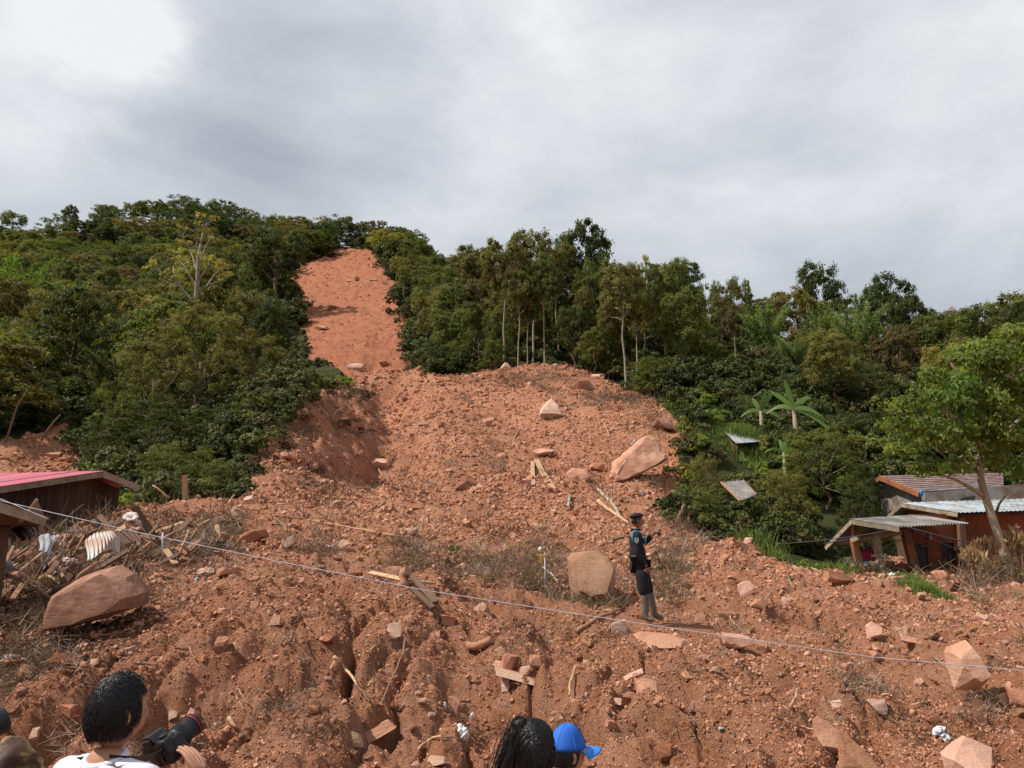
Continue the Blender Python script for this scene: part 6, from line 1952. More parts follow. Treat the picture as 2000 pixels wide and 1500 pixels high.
def build_special_trees():
    # leafless white tree on the left slope
    Y = 84
    def T(px, py, dy=0): return P(px, py, Y + dy)
    e = thing('leafless_tree', 'leafless white-barked tree rising out of the left forest', 'tree', (T(382, 640).x, Y, Hs(T(382, 640).x, Y)))
    mb = MB(); mb.tube([T(381, 650), T(383, 590), T(386, 545), T(388, 500), T(396, 455)], [.34, .30, .26, .2, .06], 7)
    mb.build('trunk', M['bark_pale'], e)
    mb = MB(); mb.tube([T(382, 595), T(360, 570), T(343, 548), T(338, 520)], [.2, .16, .12, .05], 6); mb.build('limb', M['bark_pale'], e)
    random.seed(5)
    limbs = [((384, 575), (405, 558), (430, 548), (452, 538)), ((386, 535), (376, 500), (366, 478), (352, 455)), ((388, 520), (398, 490), (408, 470), (420, 462)), ((387, 500), (384, 470), (381, 445)), ((343, 548), (325, 538), (312, 530)), ((386, 550), (400, 530), (415, 510)), ((385, 560), (372, 540), (362, 520), (350, 510)), ((392, 475), (400, 450), (398, 432)), ((405, 558), (420, 535), (440, 520)), ((360, 570), (350, 560), (330, 562))]
    tips = []
    for l in limbs:
        q = [T(x, y, random.uniform(-1, 1) * i) for i, (x, y) in enumerate(l)]
        mb = MB(); mb.tube(q, [.12 - .03 * i for i in range(len(q))], 5, cap=False)
        for _ in range(7):
            b = q[-1].lerp(q[-2], random.uniform(0, 1)); d = Vector((random.uniform(-1, 1), random.uniform(-1, 1), random.uniform(.1, 1))) * 1.3
            mb.tube([b, b + d * .5, b + d], [.04, .03, .012], 3, cap=False); tips.append(b + d)
        mb.build('limb', M['bark_pale'], e)
    g = np.random.default_rng(3); cs = [tuple(t - e.location) for t in tips if t.z < T(0, 500).z or random.random() < .3]
    v, f, t = clump_leaves(cs, [.55] * len(cs), [16] * len(cs), .34, 4, 1.8)
    c = link('leaves', leaves_mesh('leaves', v, f, t), e); c.color = (.28, .23, .05, 1)
    # big leaning tree at the right
    Y = 23.5
    def U(px, py, dy=0): return P(px, py, Y + dy)
    b = U(1972, 1135); e = thing('leaning_tree', 'big leafy tree with a pale leaning trunk in front of the blue roof', 'tree', (b.x, b.y, Hs(b.x, b.y)))
    tr = [U(1975, 1140), U(1962, 1085), U(1948, 1040), U(1935, 1003), U(1926, 975), U(1916, 940), U(1912, 900), U(1915, 850, .2), U(1925, 780, .5), U(1935, 720, .8)]
    mb = MB(); mb.tube(tr, [.16, .135, .12, .115, .11, .10, .085, .07, .05, .03], 9, jit=.06); mb.build('trunk', M['bark_pale'], e)
    for q, r_ in (([U(1925, 972), U(1900, 955, -.3), U(1870, 938, -.6), U(1840, 928, -.9), U(1800, 905, -1.2)], .075), ([U(1914, 925), U(1890, 905, .4), U(1850, 895, .8), U(1810, 860, 1)], .06), ([U(1945, 1003), U(1951, 985, -.2), U(1965, 965, -.5)], .045), ([U(1913, 890), U(1960, 850, -.6), U(2010, 800, -1)], .07),
                  ([U(1914, 870), U(1870, 820, -.6), U(1820, 780, -.9)], .06), ([U(1922, 800), U(1880, 740, .5), U(1850, 700, .8)], .05), ([U(1925, 780), U(1985, 730, .6), U(2040, 690, 1)], .05)):
        mb = MB(); mb.tube(q, [r_ * (1 - .18 * i) for i in range(len(q))], 7, jit=.06); mb.build('limb', M['bark_pale' if r_ > .05 else 'bark'], e)
    g = np.random.default_rng(21); cs, rs = [], []
    outline = [(1795, 850, 60), (1750, 840, 34), (1760, 800, 34), (1775, 890, 40), (1840, 800, 60), (1890, 760, 60), (1950, 720, 60), (2010, 680, 60), (1960, 790, 70), (2040, 760, 70), (1900, 840, 60), (1850, 870, 50), (1975, 870, 60), (2050, 860, 70), (1990, 930, 40), (1950, 900, 40), (2080, 700, 60), (1985, 660, 40), (1930, 690, 40), (1870, 700, 36), (1820, 740, 40), (1790, 780, 40), (1880, 910, 34), (1830, 915, 30), (1800, 910, 30), (2110, 800, 80), (2070, 930, 50), (1735, 870, 22), (1900, 700, 40), (1945, 830, 60)]
    for (px, py, r_) in outline:
        for dy in (-1.3, 0, 1.3):
            q = U(px + g.uniform(-12, 12), py + g.uniform(-12, 12), dy * g.uniform(.5, 1.2)); cs.append(tuple(q - e.location)); rs.append(r_ * Y / F * g.uniform(.6, .95))
    tot = sum(r * r for r in rs); counts = [max(30, int(34000 * r * r / tot)) for r in rs]
    v, f, t = clump_leaves(cs, rs, counts, .17, 22, 3.2, .9, flat=.8, up=.2, hollow=.3, tintvar=.45)
    c = link('crown', leaves_mesh('crown', v, f, t), e); c.color = (.135, .185, .034, 1)


def build_debris():
    """the heap of broken house parts at the left"""
    random.seed(44); g = random.Random(44); objs = []
    # corrugated pieces
    def sheet(name, label, q, n, mat, **k):
        Ps = [P(*x) for x in q]; e = thing(name, label, 'roof sheet', Ps[0]); corrugated(*Ps, n, mat, e, **k); return e
    sheet('roof_sheet_piece', 'bent white corrugated sheet standing on edge above the largest boulder', [(166, 1056, 13.9), (226, 1046, 14.6), (236, 1074, 14.2), (166, 1102, 13.3)], 1, 'white_zinc', pitch=.075, amp=.018, bend=.16)
    sheet('roof_sheet_piece', 'curled grey sheet leaning left of the bent white one', [(76, 1048, 14.2), (98, 1058, 14.5), (92, 1105, 13.7), (70, 1080, 13.5)], 1, 'sheet_grey', pitch=.09, amp=.018, bend=.12)
    sheet('roof_sheet_piece', 'crumpled shining sheet at the left edge of the debris', [(2, 1098, 12.6), (18, 1096, 12.9), (26, 1112, 12.5), (8, 1122, 12.3)], 1, 'white_zinc', pitch=.08, amp=.03)
    sheet('roof_sheet_piece', 'grey sheet leaning under the shed roof corner', [(18, 1028, 13), (40, 1030, 13.2), (62, 1052, 13.0), (40, 1062, 12.8)], 1, 'plank_brown', pitch=.11, amp=.02, bend=.08)
    sheet('roof_sheet_piece', 'dull brown sheet behind the bent white one', [(200, 1034, 15.5), (262, 1040, 16), (272, 1056, 15.6), (240, 1062, 15.2)], 2, 'plank_brown', pitch=.11, amp=.015)
    # sacks and bags
    def bag(name, label, px, py, w, h, mat, Y=None, cat='bag', seed=0):
        c = hit(px, py) if Y is None else P(px, py, Y); s = c.y / F
        v, f = ICO4; n = fbm(v[:, 0] * 1.6 + seed, v[:, 2] * 1.6 + v[:, 1] * 1.2, 60 + seed, 3)
        v = v * (1 + .9 * n[:, None] - .55 * np.abs(fbm(v[:, 0] * 2.6 + seed, v[:, 2] * 2.6 + v[:, 1] * 2, 80 + seed, 2))[:, None]) * np.array([w * s / 2, w * s / 2.6, h * s / 2])
        o = link(name, np_mesh(name, v, f, True, M[mat])); o.location = c + Vector((0, 0, h * s * .3)); o.rotation_euler = (0, g.uniform(-.5, .5), g.uniform(0, 3)); tag(o, label, cat)
        return o
    bag('plastic_bag', 'crumpled white plastic bag on the near bank', 901, 1440, 34, 30, 'white_bag', seed=1)
    bag('plastic_bag', 'white plastic scrap above the crumpled bag', 921, 1404, 8, 14, 'white_bag', seed=2)
    bag('paper_scrap', 'white scrap left of the reddish upright block', 869, 1381, 8, 12, 'white_bag', cat='scrap', seed=3)
    bag('plastic_bag', 'white bag lying beside the strip of grass', 1742, 1130, 20, 14, 'white_bag', seed=4)
    bag('plastic_scrap', 'clear plastic scrap above the flat pinkish slab', 1838, 1438, 30, 20, 'clear_plastic', cat='scrap', seed=5)
    bag('plastic_bag', 'lilac-white bag in the dry tuft at the left edge', 46, 1300, 26, 12, 'white_bag', seed=6)
    bag('plastic_bag', 'flattened white bag left of the lilac-white one', 18, 1286, 30, 8, 'white_bag', seed=7)
    bag('sack', 'pale woven sack draped on the planks of the debris', 135, 1106, 28, 22, 'sack', 14, 'sack', 8)
    bag('sack', 'pale torn sack at the top of the debris under the long cord', 258, 1020, 36, 20, 'sack', 17.5, 'sack', 9)
    bag('sack', 'small pale sack wedged behind the curled grey sheet', 108, 1070, 18, 30, 'sack', 15, 'sack', 10)
    bag('cup', 'blue-white cup on the ground right of the largest boulder', 383, 1136, 12, 8, 'sheet_blue', cat='cup', seed=11)
    bag('plastic_scrap', 'light blue scrap below the central stone heap', 989, 1379, 8, 7, 'sheet_blue', cat='scrap', seed=12)
    bag('plastic_scrap', 'turquoise scrap on the right near bank', 1409, 1425, 10, 6, 'sheet_blue', cat='scrap', seed=13)
    bag('plastic_scrap', 'dark blue scrap under the huge tilted slab', 1254, 967, 9, 9, 'blue', cat='scrap', seed=14)
    bag('plastic_scrap', 'white scrap in the rubble right of the root ball', 640, 1070, 16, 6, 'white_bag', cat='scrap', seed=15)
    bag('plastic_scrap', 'small white scrap beside the sharp pale slab', 672, 1072, 12, 5, 'white_bag', cat='scrap', seed=16)
    # planks, rafters and branches of the heap, one by one
    specs = []
    zones = [(60, 1120, 70, 45, 'lower left of the debris'), (150, 1040, 90, 40, 'upper part of the debris'), (270, 1060, 80, 40, 'right part of the debris'), (170, 1130, 70, 25, 'debris above the largest boulder'), (380, 1060, 60, 35, 'root tangle of the debris')]
    for zi, (cx, cy, rx, ry, nm) in enumerate(zones):
        for k in range(30):
            px, py = cx + g.uniform(-rx, rx), cy + g.uniform(-ry, ry)
            a = R(g.choice([-35, -30, -42, 20, -60, 55, -25]) + g.uniform(-14, 14)); L_ = g.uniform(26, 80)
            h0 = hit(px, py + 6)
            Y = h0.y * g.uniform(.955, .985)
            q = [P(px - math.cos(a) * L_ / 2, py - math.sin(a) * L_ / 2, Y + g.uniform(-.5, .5)), P(px + math.cos(a) * L_ / 2, py + math.sin(a) * L_ / 2, Y + g.uniform(-.5, .5))]
            mt, cn = g.choice([('wood_old', 'reddish'), ('wood_pale', 'pale'), ('wood_dark', 'dark'), ('wood_old', 'reddish'), ('wood_dark', 'dark')])
            rnd = g.random() < .4; w = g.uniform(5, 11) * Y / F
            mb = MB()
            if rnd: mb.tube([q[0], q[0].lerp(q[1], .4) + Vector((0, 0, g.uniform(-.1, .1))), q[1]], [w * .6, w * .5, w * .35], 6, jit=.1)
            else: mb.beam(q[0], q[1], w * 1.3, w * .3, up=(g.uniform(-.5, .5), -.6, .7))
            nm_ = 'branch' if rnd else 'plank'
            o = mb.build(nm_, M[mt]); tag(o, f'{"long" if L_ > 52 else "short"} {cn} {nm_} in the {nm}', nm_, f'{cn} {"branches" if rnd else "planks"} in the {nm}')
            objs.append((o, px))
    relabel(objs)
    # white post with yellow cross piece
    b = P(1065, 1150, 15.2); e = thing('marker_post', 'thin white post with a yellow cross piece in the branch tangle', 'post', (b.x, b.y, Hs(b.x, b.y)))
    MB().tube([b - Vector((0, 0, .3)), P(1064, 1078, 15.2)], .011, 6).build('pole', M['rope'], e)
    MB().beam(P(1047, 1083, 15.15), P(1067, 1086, 15.15), .03, .03).build('crossbar', M['yellow'], e)
    MB().beam(P(1056, 1084, 15.13), P(1056, 1100, 15.13), .03, .03).build('bracket', M['yellow'], e)
    v, f = ICO2; o = link('reflector', np_mesh('reflector', v * [.035, .03, .05], f, True, M['white_bag']), e); o.location = P(1055, 1073, 15.2) - e.location
    for (px, y0, y1, Y, lb) in ((317, 1040, 1080, 12.5, 'thin stake holding the cord over the debris'), (1300, 1000, 1010, 34, None), (707, 1030, 1048, 27, 'thin dark stake in the rubble flat'), (1188, 885, 902, 50, 'thin upright stake on the mound face')):
        if not lb: continue
        o = MB().tube([P(px, y1 + 6, Y), P(px + 1, y0, Y)], .016 * Y / 15, 5).build('stake', M['rope' if Y < 13 else 'twig']); tag(o, lb, 'stake')


M['white_zinc'] = simple('bright zinc sheet', (.50, .48, .46), (.36, .33, .30), 3, .5, metal=.1, dirt=((.38, .22, .15), .8))
M['clear_plastic'] = simple('milky plastic', (.62, .64, .70), (.5, .5, .56), 5, .25)
M['yellow'] = simple('yellow paint', (.65, .42, .03), (.5, .33, .03), 5, .6)

# ---------------------------------------------------------------- people
M['skin'] = simple('skin', (.46, .25, .155), (.38, .19, .115), 18, .55, .001, 120)
M['skin_dark'] = simple('sunburnt skin', (.34, .165, .09), (.27, .125, .07), 18, .6)
M['black_cloth'] = simple('black uniform cloth', (.016, .017, .020), (.024, .025, .028), 6, .85, .004, 25, spec=.15)
M['grey_cloth'] = simple('dark trousers', (.03, .03, .035), (.045, .045, .05), 6, .9)
M['white_cloth'] = simple('lilac white shirt', (.74, .70, .80), (.68, .63, .76), 5, .8, .004, 14)
M['purple_cloth'] = simple('purple undershirt', (.10, .04, .20), None, 5, .8)
M['denim'] = simple('denim', (.05, .07, .14), (.07, .09, .16), 8, .9)
M['gold_cloth'] = simple('brown and gold patterned cloth', (.52, .35, .13), (.16, .075, .03), 26, .6, .004, 20, dirt=((.05, .022, .012), 1.0))
M['blue_cap'] = simple('blue cap cloth', (.02, .13, .55), (.018, .115, .50), 20, .7, .001, 160)
M['cyan'] = simple('bright blue cord', (.03, .42, .68), None, 6, .5)
M['boot'] = simple('muddy rubber boots', (.20, .15, .13), (.10, .075, .065), 7, .7, .003, 30)
M['patch'] = simple('pale arm patch', (.5, .5, .5), (.3, .3, .32), 30, .7)
M['camera'] = simple('black camera body', (.014, .014, .015), (.02, .02, .022), 30, .42, .0006, 200, spec=.4)
M['glass'] = simple('lens glass', (.01, .012, .02), None, 5, .06, spec=.8)
M['red_ring'] = simple('red ring', (.5, .02, .02), None, 5, .4)


def hair_material():
    m, N, L, b = newmat('black hair')
    b.inputs['Base Color'].default_value = (.009, .008, .0085, 1); b.inputs['Roughness'].default_value = .42
    b.inputs['Specular IOR Level'].default_value = .4
    return m


M['hair'] = hair_material()


def skinned(nodes, edges, root=0, sub=2):
    """nodes: [(pos, rx, ry)] -> (verts, faces) of the surface grown round the joints"""
    me = bpy.data.meshes.new('tmp'); me.from_pydata([tuple(n[0]) for n in nodes], edges, []); me.update()
    o = bpy.data.objects.new('tmp', me); COL.objects.link(o)
    md = o.modifiers.new('s', 'SKIN'); md.use_smooth_shade = True; md.branch_smoothing = .4
    for i, n in enumerate(nodes):
        d = me.skin_vertices[0].data[i]; d.radius = (n[1], n[2] if len(n) > 2 else n[1]); d.use_root = (i == root)
    sb = o.modifiers.new('u', 'SUBSURF'); sb.levels = sub; sb.render_levels = sub
    dg = bpy.context.evaluated_depsgraph_get(); ev = o.evaluated_get(dg); m2 = bpy.data.meshes.new_from_object(ev)
    v = np.array([x.co[:] for x in m2.vertices]) if len(m2.vertices) else np.zeros((0, 3))
    f = [tuple(p.vertices) for p in m2.polygons]
    bpy.data.objects.remove(o); bpy.data.meshes.remove(m2); bpy.data.meshes.remove(me)
    return v, f


def join(parts):
    V, Fc = [], []; n = 0
    for v, f in parts:
        V.append(np.asarray(v)); Fc += [tuple(int(i) + n for i in q) for q in f]; n += len(v)
    return np.vstack(V), Fc


def solid(name, parts, mat, parent, smooth=True):
    v, f = join(parts); me = bpy.data.meshes.new(name); me.from_pydata([tuple(x) for x in v], [], f); me.update()
    me.polygons.foreach_set('use_smooth', [smooth] * len(f)); me.materials.append(M[mat])
    return link(name, me, parent)


def rotz(v, a):
    c, s = math.cos(a), math.sin(a); return v @ np.array([[c, s, 0], [-s, c, 0], [0, 0, 1]])


def head_shape(c, yaw, s=1.0, tilt=0.0):
    """head looking along +Y before the yaw: skull, jaw, brow, nose, lips, ears"""
    v, f = ICO4; v = v.copy()
    x, y, z = v[:, 0].copy(), v[:, 1].copy(), v[:, 2].copy()
    w = .077 * (1 - .30 * smooth(.0, -1.0, z)) ; d = .098 * (1 - .16 * smooth(-.1, -1.0, z)); hh = .118
    X, Y_, Z = x * w, y * d, z * hh
    Y_ += np.where(y > 0, .012 * smooth(-.9, -.4, z) * smooth(-.1, -.5, z), 0)           # chin
    back = smooth(.2, -1, y); Y_ -= back * .006 * smooth(-.6, .1, z)
    Y_ += .021 * np.exp(-(x / .13) ** 2 - ((z + .12) / .16) ** 2) * (y > 0)               # nose
    Y_ += .010 * np.exp(-(x / .10) ** 2 - ((z + .25) / .08) ** 2) * (y > 0)
    Y_ -= .009 * (np.exp(-((x - .38) / .17) ** 2 - ((z - .02) / .10) ** 2) + np.exp(-((x + .38) / .17) ** 2 - ((z - .02) / .10) ** 2)) * (y > 0)
    Y_ += .005 * np.exp(-(x / .25) ** 2 - ((z + .47) / .045) ** 2) * (y > 0) + .006 * np.exp(-(x / .22) ** 2 - ((z + .58) / .05) ** 2) * (y > 0)
    v = np.stack([X, Y_, Z], 1); parts = [(v, [tuple(q) for q in f])]
    for sx in (-1, 1):
        e, ef = ICO3; e = e.copy(); r = np.hypot(e[:, 1], e[:, 2]); e[:, 0] -= .9 * sx * 0
        dent = np.exp(-(r / .5) ** 2) * .5 * sx
        e = np.stack([(e[:, 0] * .9 - dent) * .009, e[:, 1] * .018, e[:, 2] * .031], 1)
        e = rotz(e, sx * -.45); e += [sx * .076, -.008, -.005]; parts.append((e, [tuple(q) for q in ef]))
        ey, yf = ICO2; parts.append((ey * .0115 + [sx * .029, .083, .004], [tuple(q) for q in yf]))
    v, f = join(parts)
    ct, st = math.cos(tilt), math.sin(tilt); v = v @ np.array([[1, 0, 0], [0, ct, st], [0, -st, ct]])
    return rotz(v * s, yaw) + np.array(c), f


def hand_parts(w, d, n, s=1.0, curl=.5, thumb=1):
    """w wrist, d direction of the fingers, n palm normal (the side the fingers close to)"""
    w, d, n = Vector(w), Vector(d).normalized(), Vector(n); n = (n - d * n.dot(d)).normalized(); t = d.cross(n) * thumb
    out = []
    pal = [(w - d * .02 * s, .020 * s, .027 * s), (w + d * .03 * s, .014 * s, .034 * s), (w + d * .075 * s, .012 * s, .036 * s)]
    # the palm as four rays side by side keeps its width
    for k, (o, L_, r) in enumerate(((.030, .068, .0088), (.010, .078, .0092), (-.010, .072, .0088), (-.029, .056, .0078))):
        b = w + d * (.078 - abs(o) * .15) * s + t * o * s; p = [(w + t * o * .55 * s, .014 * s), (w + d * .045 * s + t * o * s * .9, .0135 * s), (b, .0105 * s)]
        a = curl * .35; q = b; dd = d
        for j, f_ in enumerate((.42, .32, .26)):
            a += curl * (.55 if j else .35); dd = (d * math.cos(a) + n * math.sin(a)); q = q + dd * L_ * f_ * s; p.append((q, r * s * (1 - .12 * j)))
        out.append(skinned(p, [(i, i + 1) for i in range(len(p) - 1)], 0, 1))
    b = w + d * .02 * s + t * .022 * s; q1 = b + (t * .75 + d * .6 + n * .25).normalized() * .042 * s; q2 = q1 + (t * .25 + d * .85 + n * .35).normalized() * .030 * s; q3 = q2 + (d * .9 + n * .35 - t * .05).normalized() * .024 * s
    out.append(skinned([(w, .016 * s), (b, .015 * s), (q1, .0125 * s), (q2, .0105 * s), (q3, .0085 * s)], [(0, 1), (1, 2), (2, 3), (3, 4)], 0, 1))
    return out


def strands(name, roots, flow, length, mat, parent, width=.0022, lift=.004, seed=0, segs=5, curve=None, jitter=.34):
    """fine locks of hair: roots (n,3), flow(p) -> direction, kept close to the head"""
    g = np.random.default_rng(seed); n = len(roots); P0 = roots.copy(); L_ = length * g.uniform(.6, 1.25, n)
    V = np.zeros((n, segs + 1, 2, 3)); p = P0.copy(); jit = g.normal(size=(n, 3)) * jitter
    wv = width * g.uniform(.5, 1.4, n)
    for k in range(segs + 1):
        d, nr = flow(p); d = d + jit; d -= nr * (d * nr).sum(1)[:, None] * .8; d /= np.linalg.norm(d, axis=1)[:, None] + 1e-9
        s = np.cross(d, nr); s /= np.linalg.norm(s, axis=1)[:, None] + 1e-9; ww = (wv * (1 - .75 * k / segs))[:, None]
        V[:, k, 0] = p - s * ww + nr * lift * g.uniform(.2, 1, n)[:, None]; V[:, k, 1] = p + s * ww + nr * lift * g.uniform(.2, 1, n)[:, None]
        p = p + d * (L_ / segs)[:, None]
    b = (np.arange(n) * (segs + 1) * 2)[:, None, None]; k = (np.arange(segs) * 2)[None, :, None]
    f = (b + k + np.array([0, 1, 3, 2])[None, None, :]).reshape(-1, 4)
    return link(name, np_mesh(name, V.reshape(-1, 3), f, True, M[mat]), parent)


def person_base(label, loc, yaw, s, J, skin='skin', shirt='white_cloth', pants='denim', shoe='boot', head_yaw=0.0, head_tilt=0.0, sleeve='short', boots=False, hands=None, headpos=None, shirt_kind='shirt', curl=.5):
    """J: joint overrides (local metres, looking along +Y). Returns the root and the head centre"""
    g = dict(pel=(0, 0, .95), wai=(0, 0, 1.08), che=(0, .0, 1.27), upc=(0, 0, 1.40), nec=(0, .0, 1.475), nek=(0, .012, 1.54),
             shl=(-.17, 0, 1.405), shr=(.17, 0, 1.405), ell=(-.21, -.03, 1.12), elr=(.21, -.03, 1.12), wrl=(-.20, .06, .88), wrr=(.20, .06, .88),
             hil=(-.09, 0, .90), hir=(.09, 0, .90), knl=(-.10, .02, .50), knr=(.10, .02, .50), anl=(-.10, -.02, .09), anr=(.10, -.02, .09), tol=(-.115, .13, .035), tor=(.115, .13, .035))
    g.update(J); g = {k: Vector(v) * s for k, v in g.items()}
    e = thing('person', label, 'person', loc, (0, 0, yaw))
    r = {'pel': (.135, .105), 'wai': (.125, .095), 'che': (.155, .11), 'upc': (.13, .085), 'nec': (.06, .06), 'nek': (.052, .055), 'shl': (.058, .058), 'shr': (.058, .058), 'ell': (.040, .040), 'elr': (.040, .040), 'wrl': (.026, .026), 'wrr': (.026, .026),
         'hil': (.09, .09), 'hir': (.09, .09), 'knl': (.056, .056), 'knr': (.056, .056), 'anl': (.038, .038), 'anr': (.038, .038), 'tol': (.036, .03), 'tor': (.036, .03)}
    ks = list(g.keys()); ix = {k: i for i, k in enumerate(ks)}
    E = [('pel', 'wai'), ('wai', 'che'), ('che', 'upc'), ('upc', 'nec'), ('nec', 'nek'), ('upc', 'shl'), ('upc', 'shr'), ('shl', 'ell'), ('shr', 'elr'), ('ell', 'wrl'), ('elr', 'wrr'), ('pel', 'hil'), ('pel', 'hir'), ('hil', 'knl'), ('hir', 'knr'), ('knl', 'anl'), ('knr', 'anr'), ('anl', 'tol'), ('anr', 'tor')]
    body = skinned([(g[k], r[k][0] * s * .93, r[k][1] * s * .93) for k in ks], [(ix[a], ix[b]) for a, b in E], 0, 2)
    hc = Vector(headpos) * s if headpos else g['nek'] + Vector((0, .018, .10)) * s
    parts = [body, head_shape(hc, head_yaw, s, head_tilt)]
    for side, wk, ek, th in (('l', 'wrl', 'ell', 1), ('r', 'wrr', 'elr', -1)):
        d = (g[wk] - g[ek]).normalized(); nn = Vector((-1 if side == 'r' else 1, .3, 0))
        dd, nv, cu = d, nn, curl
        if hands and side in hands: dd, nv, cu = hands[side]
        parts += hand_parts(g[wk] + d * .01, dd, nv, s, cu, th)
    solid('body', parts, skin, e)

    def cloth(name, keys, edges, grow, mat, over={}):
        kk = {k: i for i, k in enumerate(keys)}; nodes = [(over.get(k, g[k]), r[k][0] * s + grow, r[k][1] * s + grow) for k in keys]
        return solid(name, [skinned(nodes, [(kk[a], kk[b]) for a, b in edges if a in kk and b in kk], 0, 2)], mat, e)
    tk = ['pel', 'wai', 'che', 'upc', 'nec', 'shl', 'shr', 'ell', 'elr'] + (['wrl', 'wrr'] if sleeve == 'long' else [])
    ov = {'nec': g['nec'] - Vector((0, 0, (.02 if sleeve == 'long' else -.005) * s))}
    if sleeve == 'short':
        for a, b in (('ell', 'shl'), ('elr', 'shr')): ov[a] = g[b].lerp(g[a], .72)
    else:
        for a, b in (('wrl', 'ell'), ('wrr', 'elr')): ov[a] = g[b].lerp(g[a], .90)
    cloth(shirt_kind, tk, E, .016, shirt, ov)
    cloth('trousers', ['pel', 'hil', 'hir', 'knl', 'knr'] + ([] if boots else ['anl', 'anr']), E, .018, pants)
    for a, b, c in (('knl', 'anl', 'tol'), ('knr', 'anr', 'tor')):
        if boots: nd = [(g[a].lerp(g[b], .02), .076 * s, .076 * s), (g[a].lerp(g[b], .45), .070 * s, .072 * s), (g[b], .056 * s, .058 * s), (g[c], .050 * s, .040 * s)]; ed = [(0, 1), (1, 2), (2, 3)]
        else: nd = [(g[b] + Vector((0, 0, .0)), .047 * s, .045 * s), (g[c], .046 * s, .036 * s)]; ed = [(0, 1)]
        solid('boot' if boots else 'shoe', [skinned(nd, ed, 0, 2)], shoe, e)
    return e, hc, g


def scalp_roots(n, seed, hc, s, yaw, zmin, face=.45, grow=1.04):
    """points on the head where hair grows, with the outward normal"""
    g = np.random.default_rng(seed); v = g.normal(size=(n * 3, 3)); v /= np.linalg.norm(v, axis=1)[:, None]
    k = (v[:, 2] > zmin + .75 * smooth(-.1, .8, v[:, 1])) & ~((v[:, 1] > face) & (v[:, 2] < .55)); v = v[k][:n]
    p = v * np.array([.079, .101, .121]) * grow * s
    return rotz(p, yaw) + np.array(hc)


def hair_cap(name, hc, s, yaw, zmin, parent, grow=1.05, bulge=0.0, face=.45):
    v, f = ICO4; keep = [q for q in f if all((v[i][2] > zmin + .75 * smooth(-.1, .8, v[i][1])) and not (v[i][1] > face and v[i][2] < .5) for i in q)]
    ns = 1 + .010 * fbm(v[:, 0] * 5, v[:, 2] * 5 + v[:, 1] * 3, 3, 3)[:, None]
    p = v * np.array([.079, .101, .122]) * grow * s * ns
    p[:, 1] -= bulge * smooth(.2, -1, v[:, 1]) * smooth(-.7, 0, v[:, 2])
    return solid(name, [(rotz(p, yaw) + np.array(hc), [tuple(q) for q in keep])], 'hair', parent)


def ell_flow(hc, s, yaw, direction, swirl=None):
    hcv = np.array(hc)

    def fl(p):
        q = p - hcv; nr = q / (np.array([.079, .09, .121]) ** 2); nr /= np.linalg.norm(nr, axis=1)[:, None] + 1e-9
        d = np.tile(np.array(direction, float), (len(p), 1))
        if swirl is not None:
            w = np.array(swirl); r = q - w; d = d * .4 + r / (np.linalg.norm(r, axis=1)[:, None] + 1e-6)
        return d, nr
    return fl


def build_photographer():
    s = 1.0; Y = 2.62; top = P(222, 1315, Y); gx, gy = top.x, top.y
    gz = Hs(gx, gy); yaw = R(-22)
    Ht = top.z - gz; s = Ht / 1.775
    ca, sa = math.cos(-yaw), math.sin(-yaw)

    def loc(p):   # world -> local
        d = p - Vector((gx, gy, gz)); return Vector((d.x * ca - d.y * sa, d.x * sa + d.y * ca, d.z))
    wr = loc(P(392, 1512, 2.90)); el = loc(P(400, 1640, 2.72))
    J = dict(nec=(0, .0, 1.50), upc=(0, 0, 1.435), shl=(-.175, 0, 1.45), shr=(.175, 0, 1.45), wrr=wr / s, elr=el / s, ell=(-.2, .12, 1.14), wrl=tuple(loc(P(285, 1540, 2.98)) / s))
    n_in = loc(P(300, 1470, 2.98)) - loc(P(392, 1480, 2.90))
    e, hc, g = person_base('man with short black hair and a lilac-white shirt, seen from behind, holding a camera', (gx, gy, gz), yaw, s, J, 'skin', 'white_cloth', 'denim', 'grey_cloth', head_yaw=R(-16), hands={'r': (loc(P(352, 1436, 2.96)) - loc(P(392, 1512, 2.90)), n_in, .38), 'l': (loc(P(320, 1500, 2.98)) - loc(P(285, 1540, 2.98)), Vector((0, .3, 1)), .8)})
    hair_cap('hair', hc, s, R(-16), -.50, e, 1.035, 0)
    r = scalp_roots(13000, 5, hc, s, R(-16), -.54, grow=1.05)
    r2 = np.array(hc) + 0
    strands('hair_locks', r, ell_flow(hc, s, 0, (.35, .1, -1.0)), .020 * s, 'hair', e, .0008, .0025, 6, jitter=.2)
    # crest of hair at the front
    rr = r[(r[:, 2] > hc[2] + .085 * s)][:160] + [0, .0, .004]
    strands('hair_crest', rr, ell_flow(hc, s, 0, (.9, .6, .5)), .03, 'hair', e, .0009, .006, 8)
    nb = Vector(g['nec'])
    MB().tube([nb + Vector((.062 * math.cos(a) * s, .062 * math.sin(a) * s - .004, -.002 + .012 * math.sin(a))) for a in [i * math.pi / 8 for i in range(17)]], .014, 8).build('collar', M['white_cloth'], None)
    c = bpy.data.objects[-1] if False else COL.objects[-1]
    c.parent = e
    return e


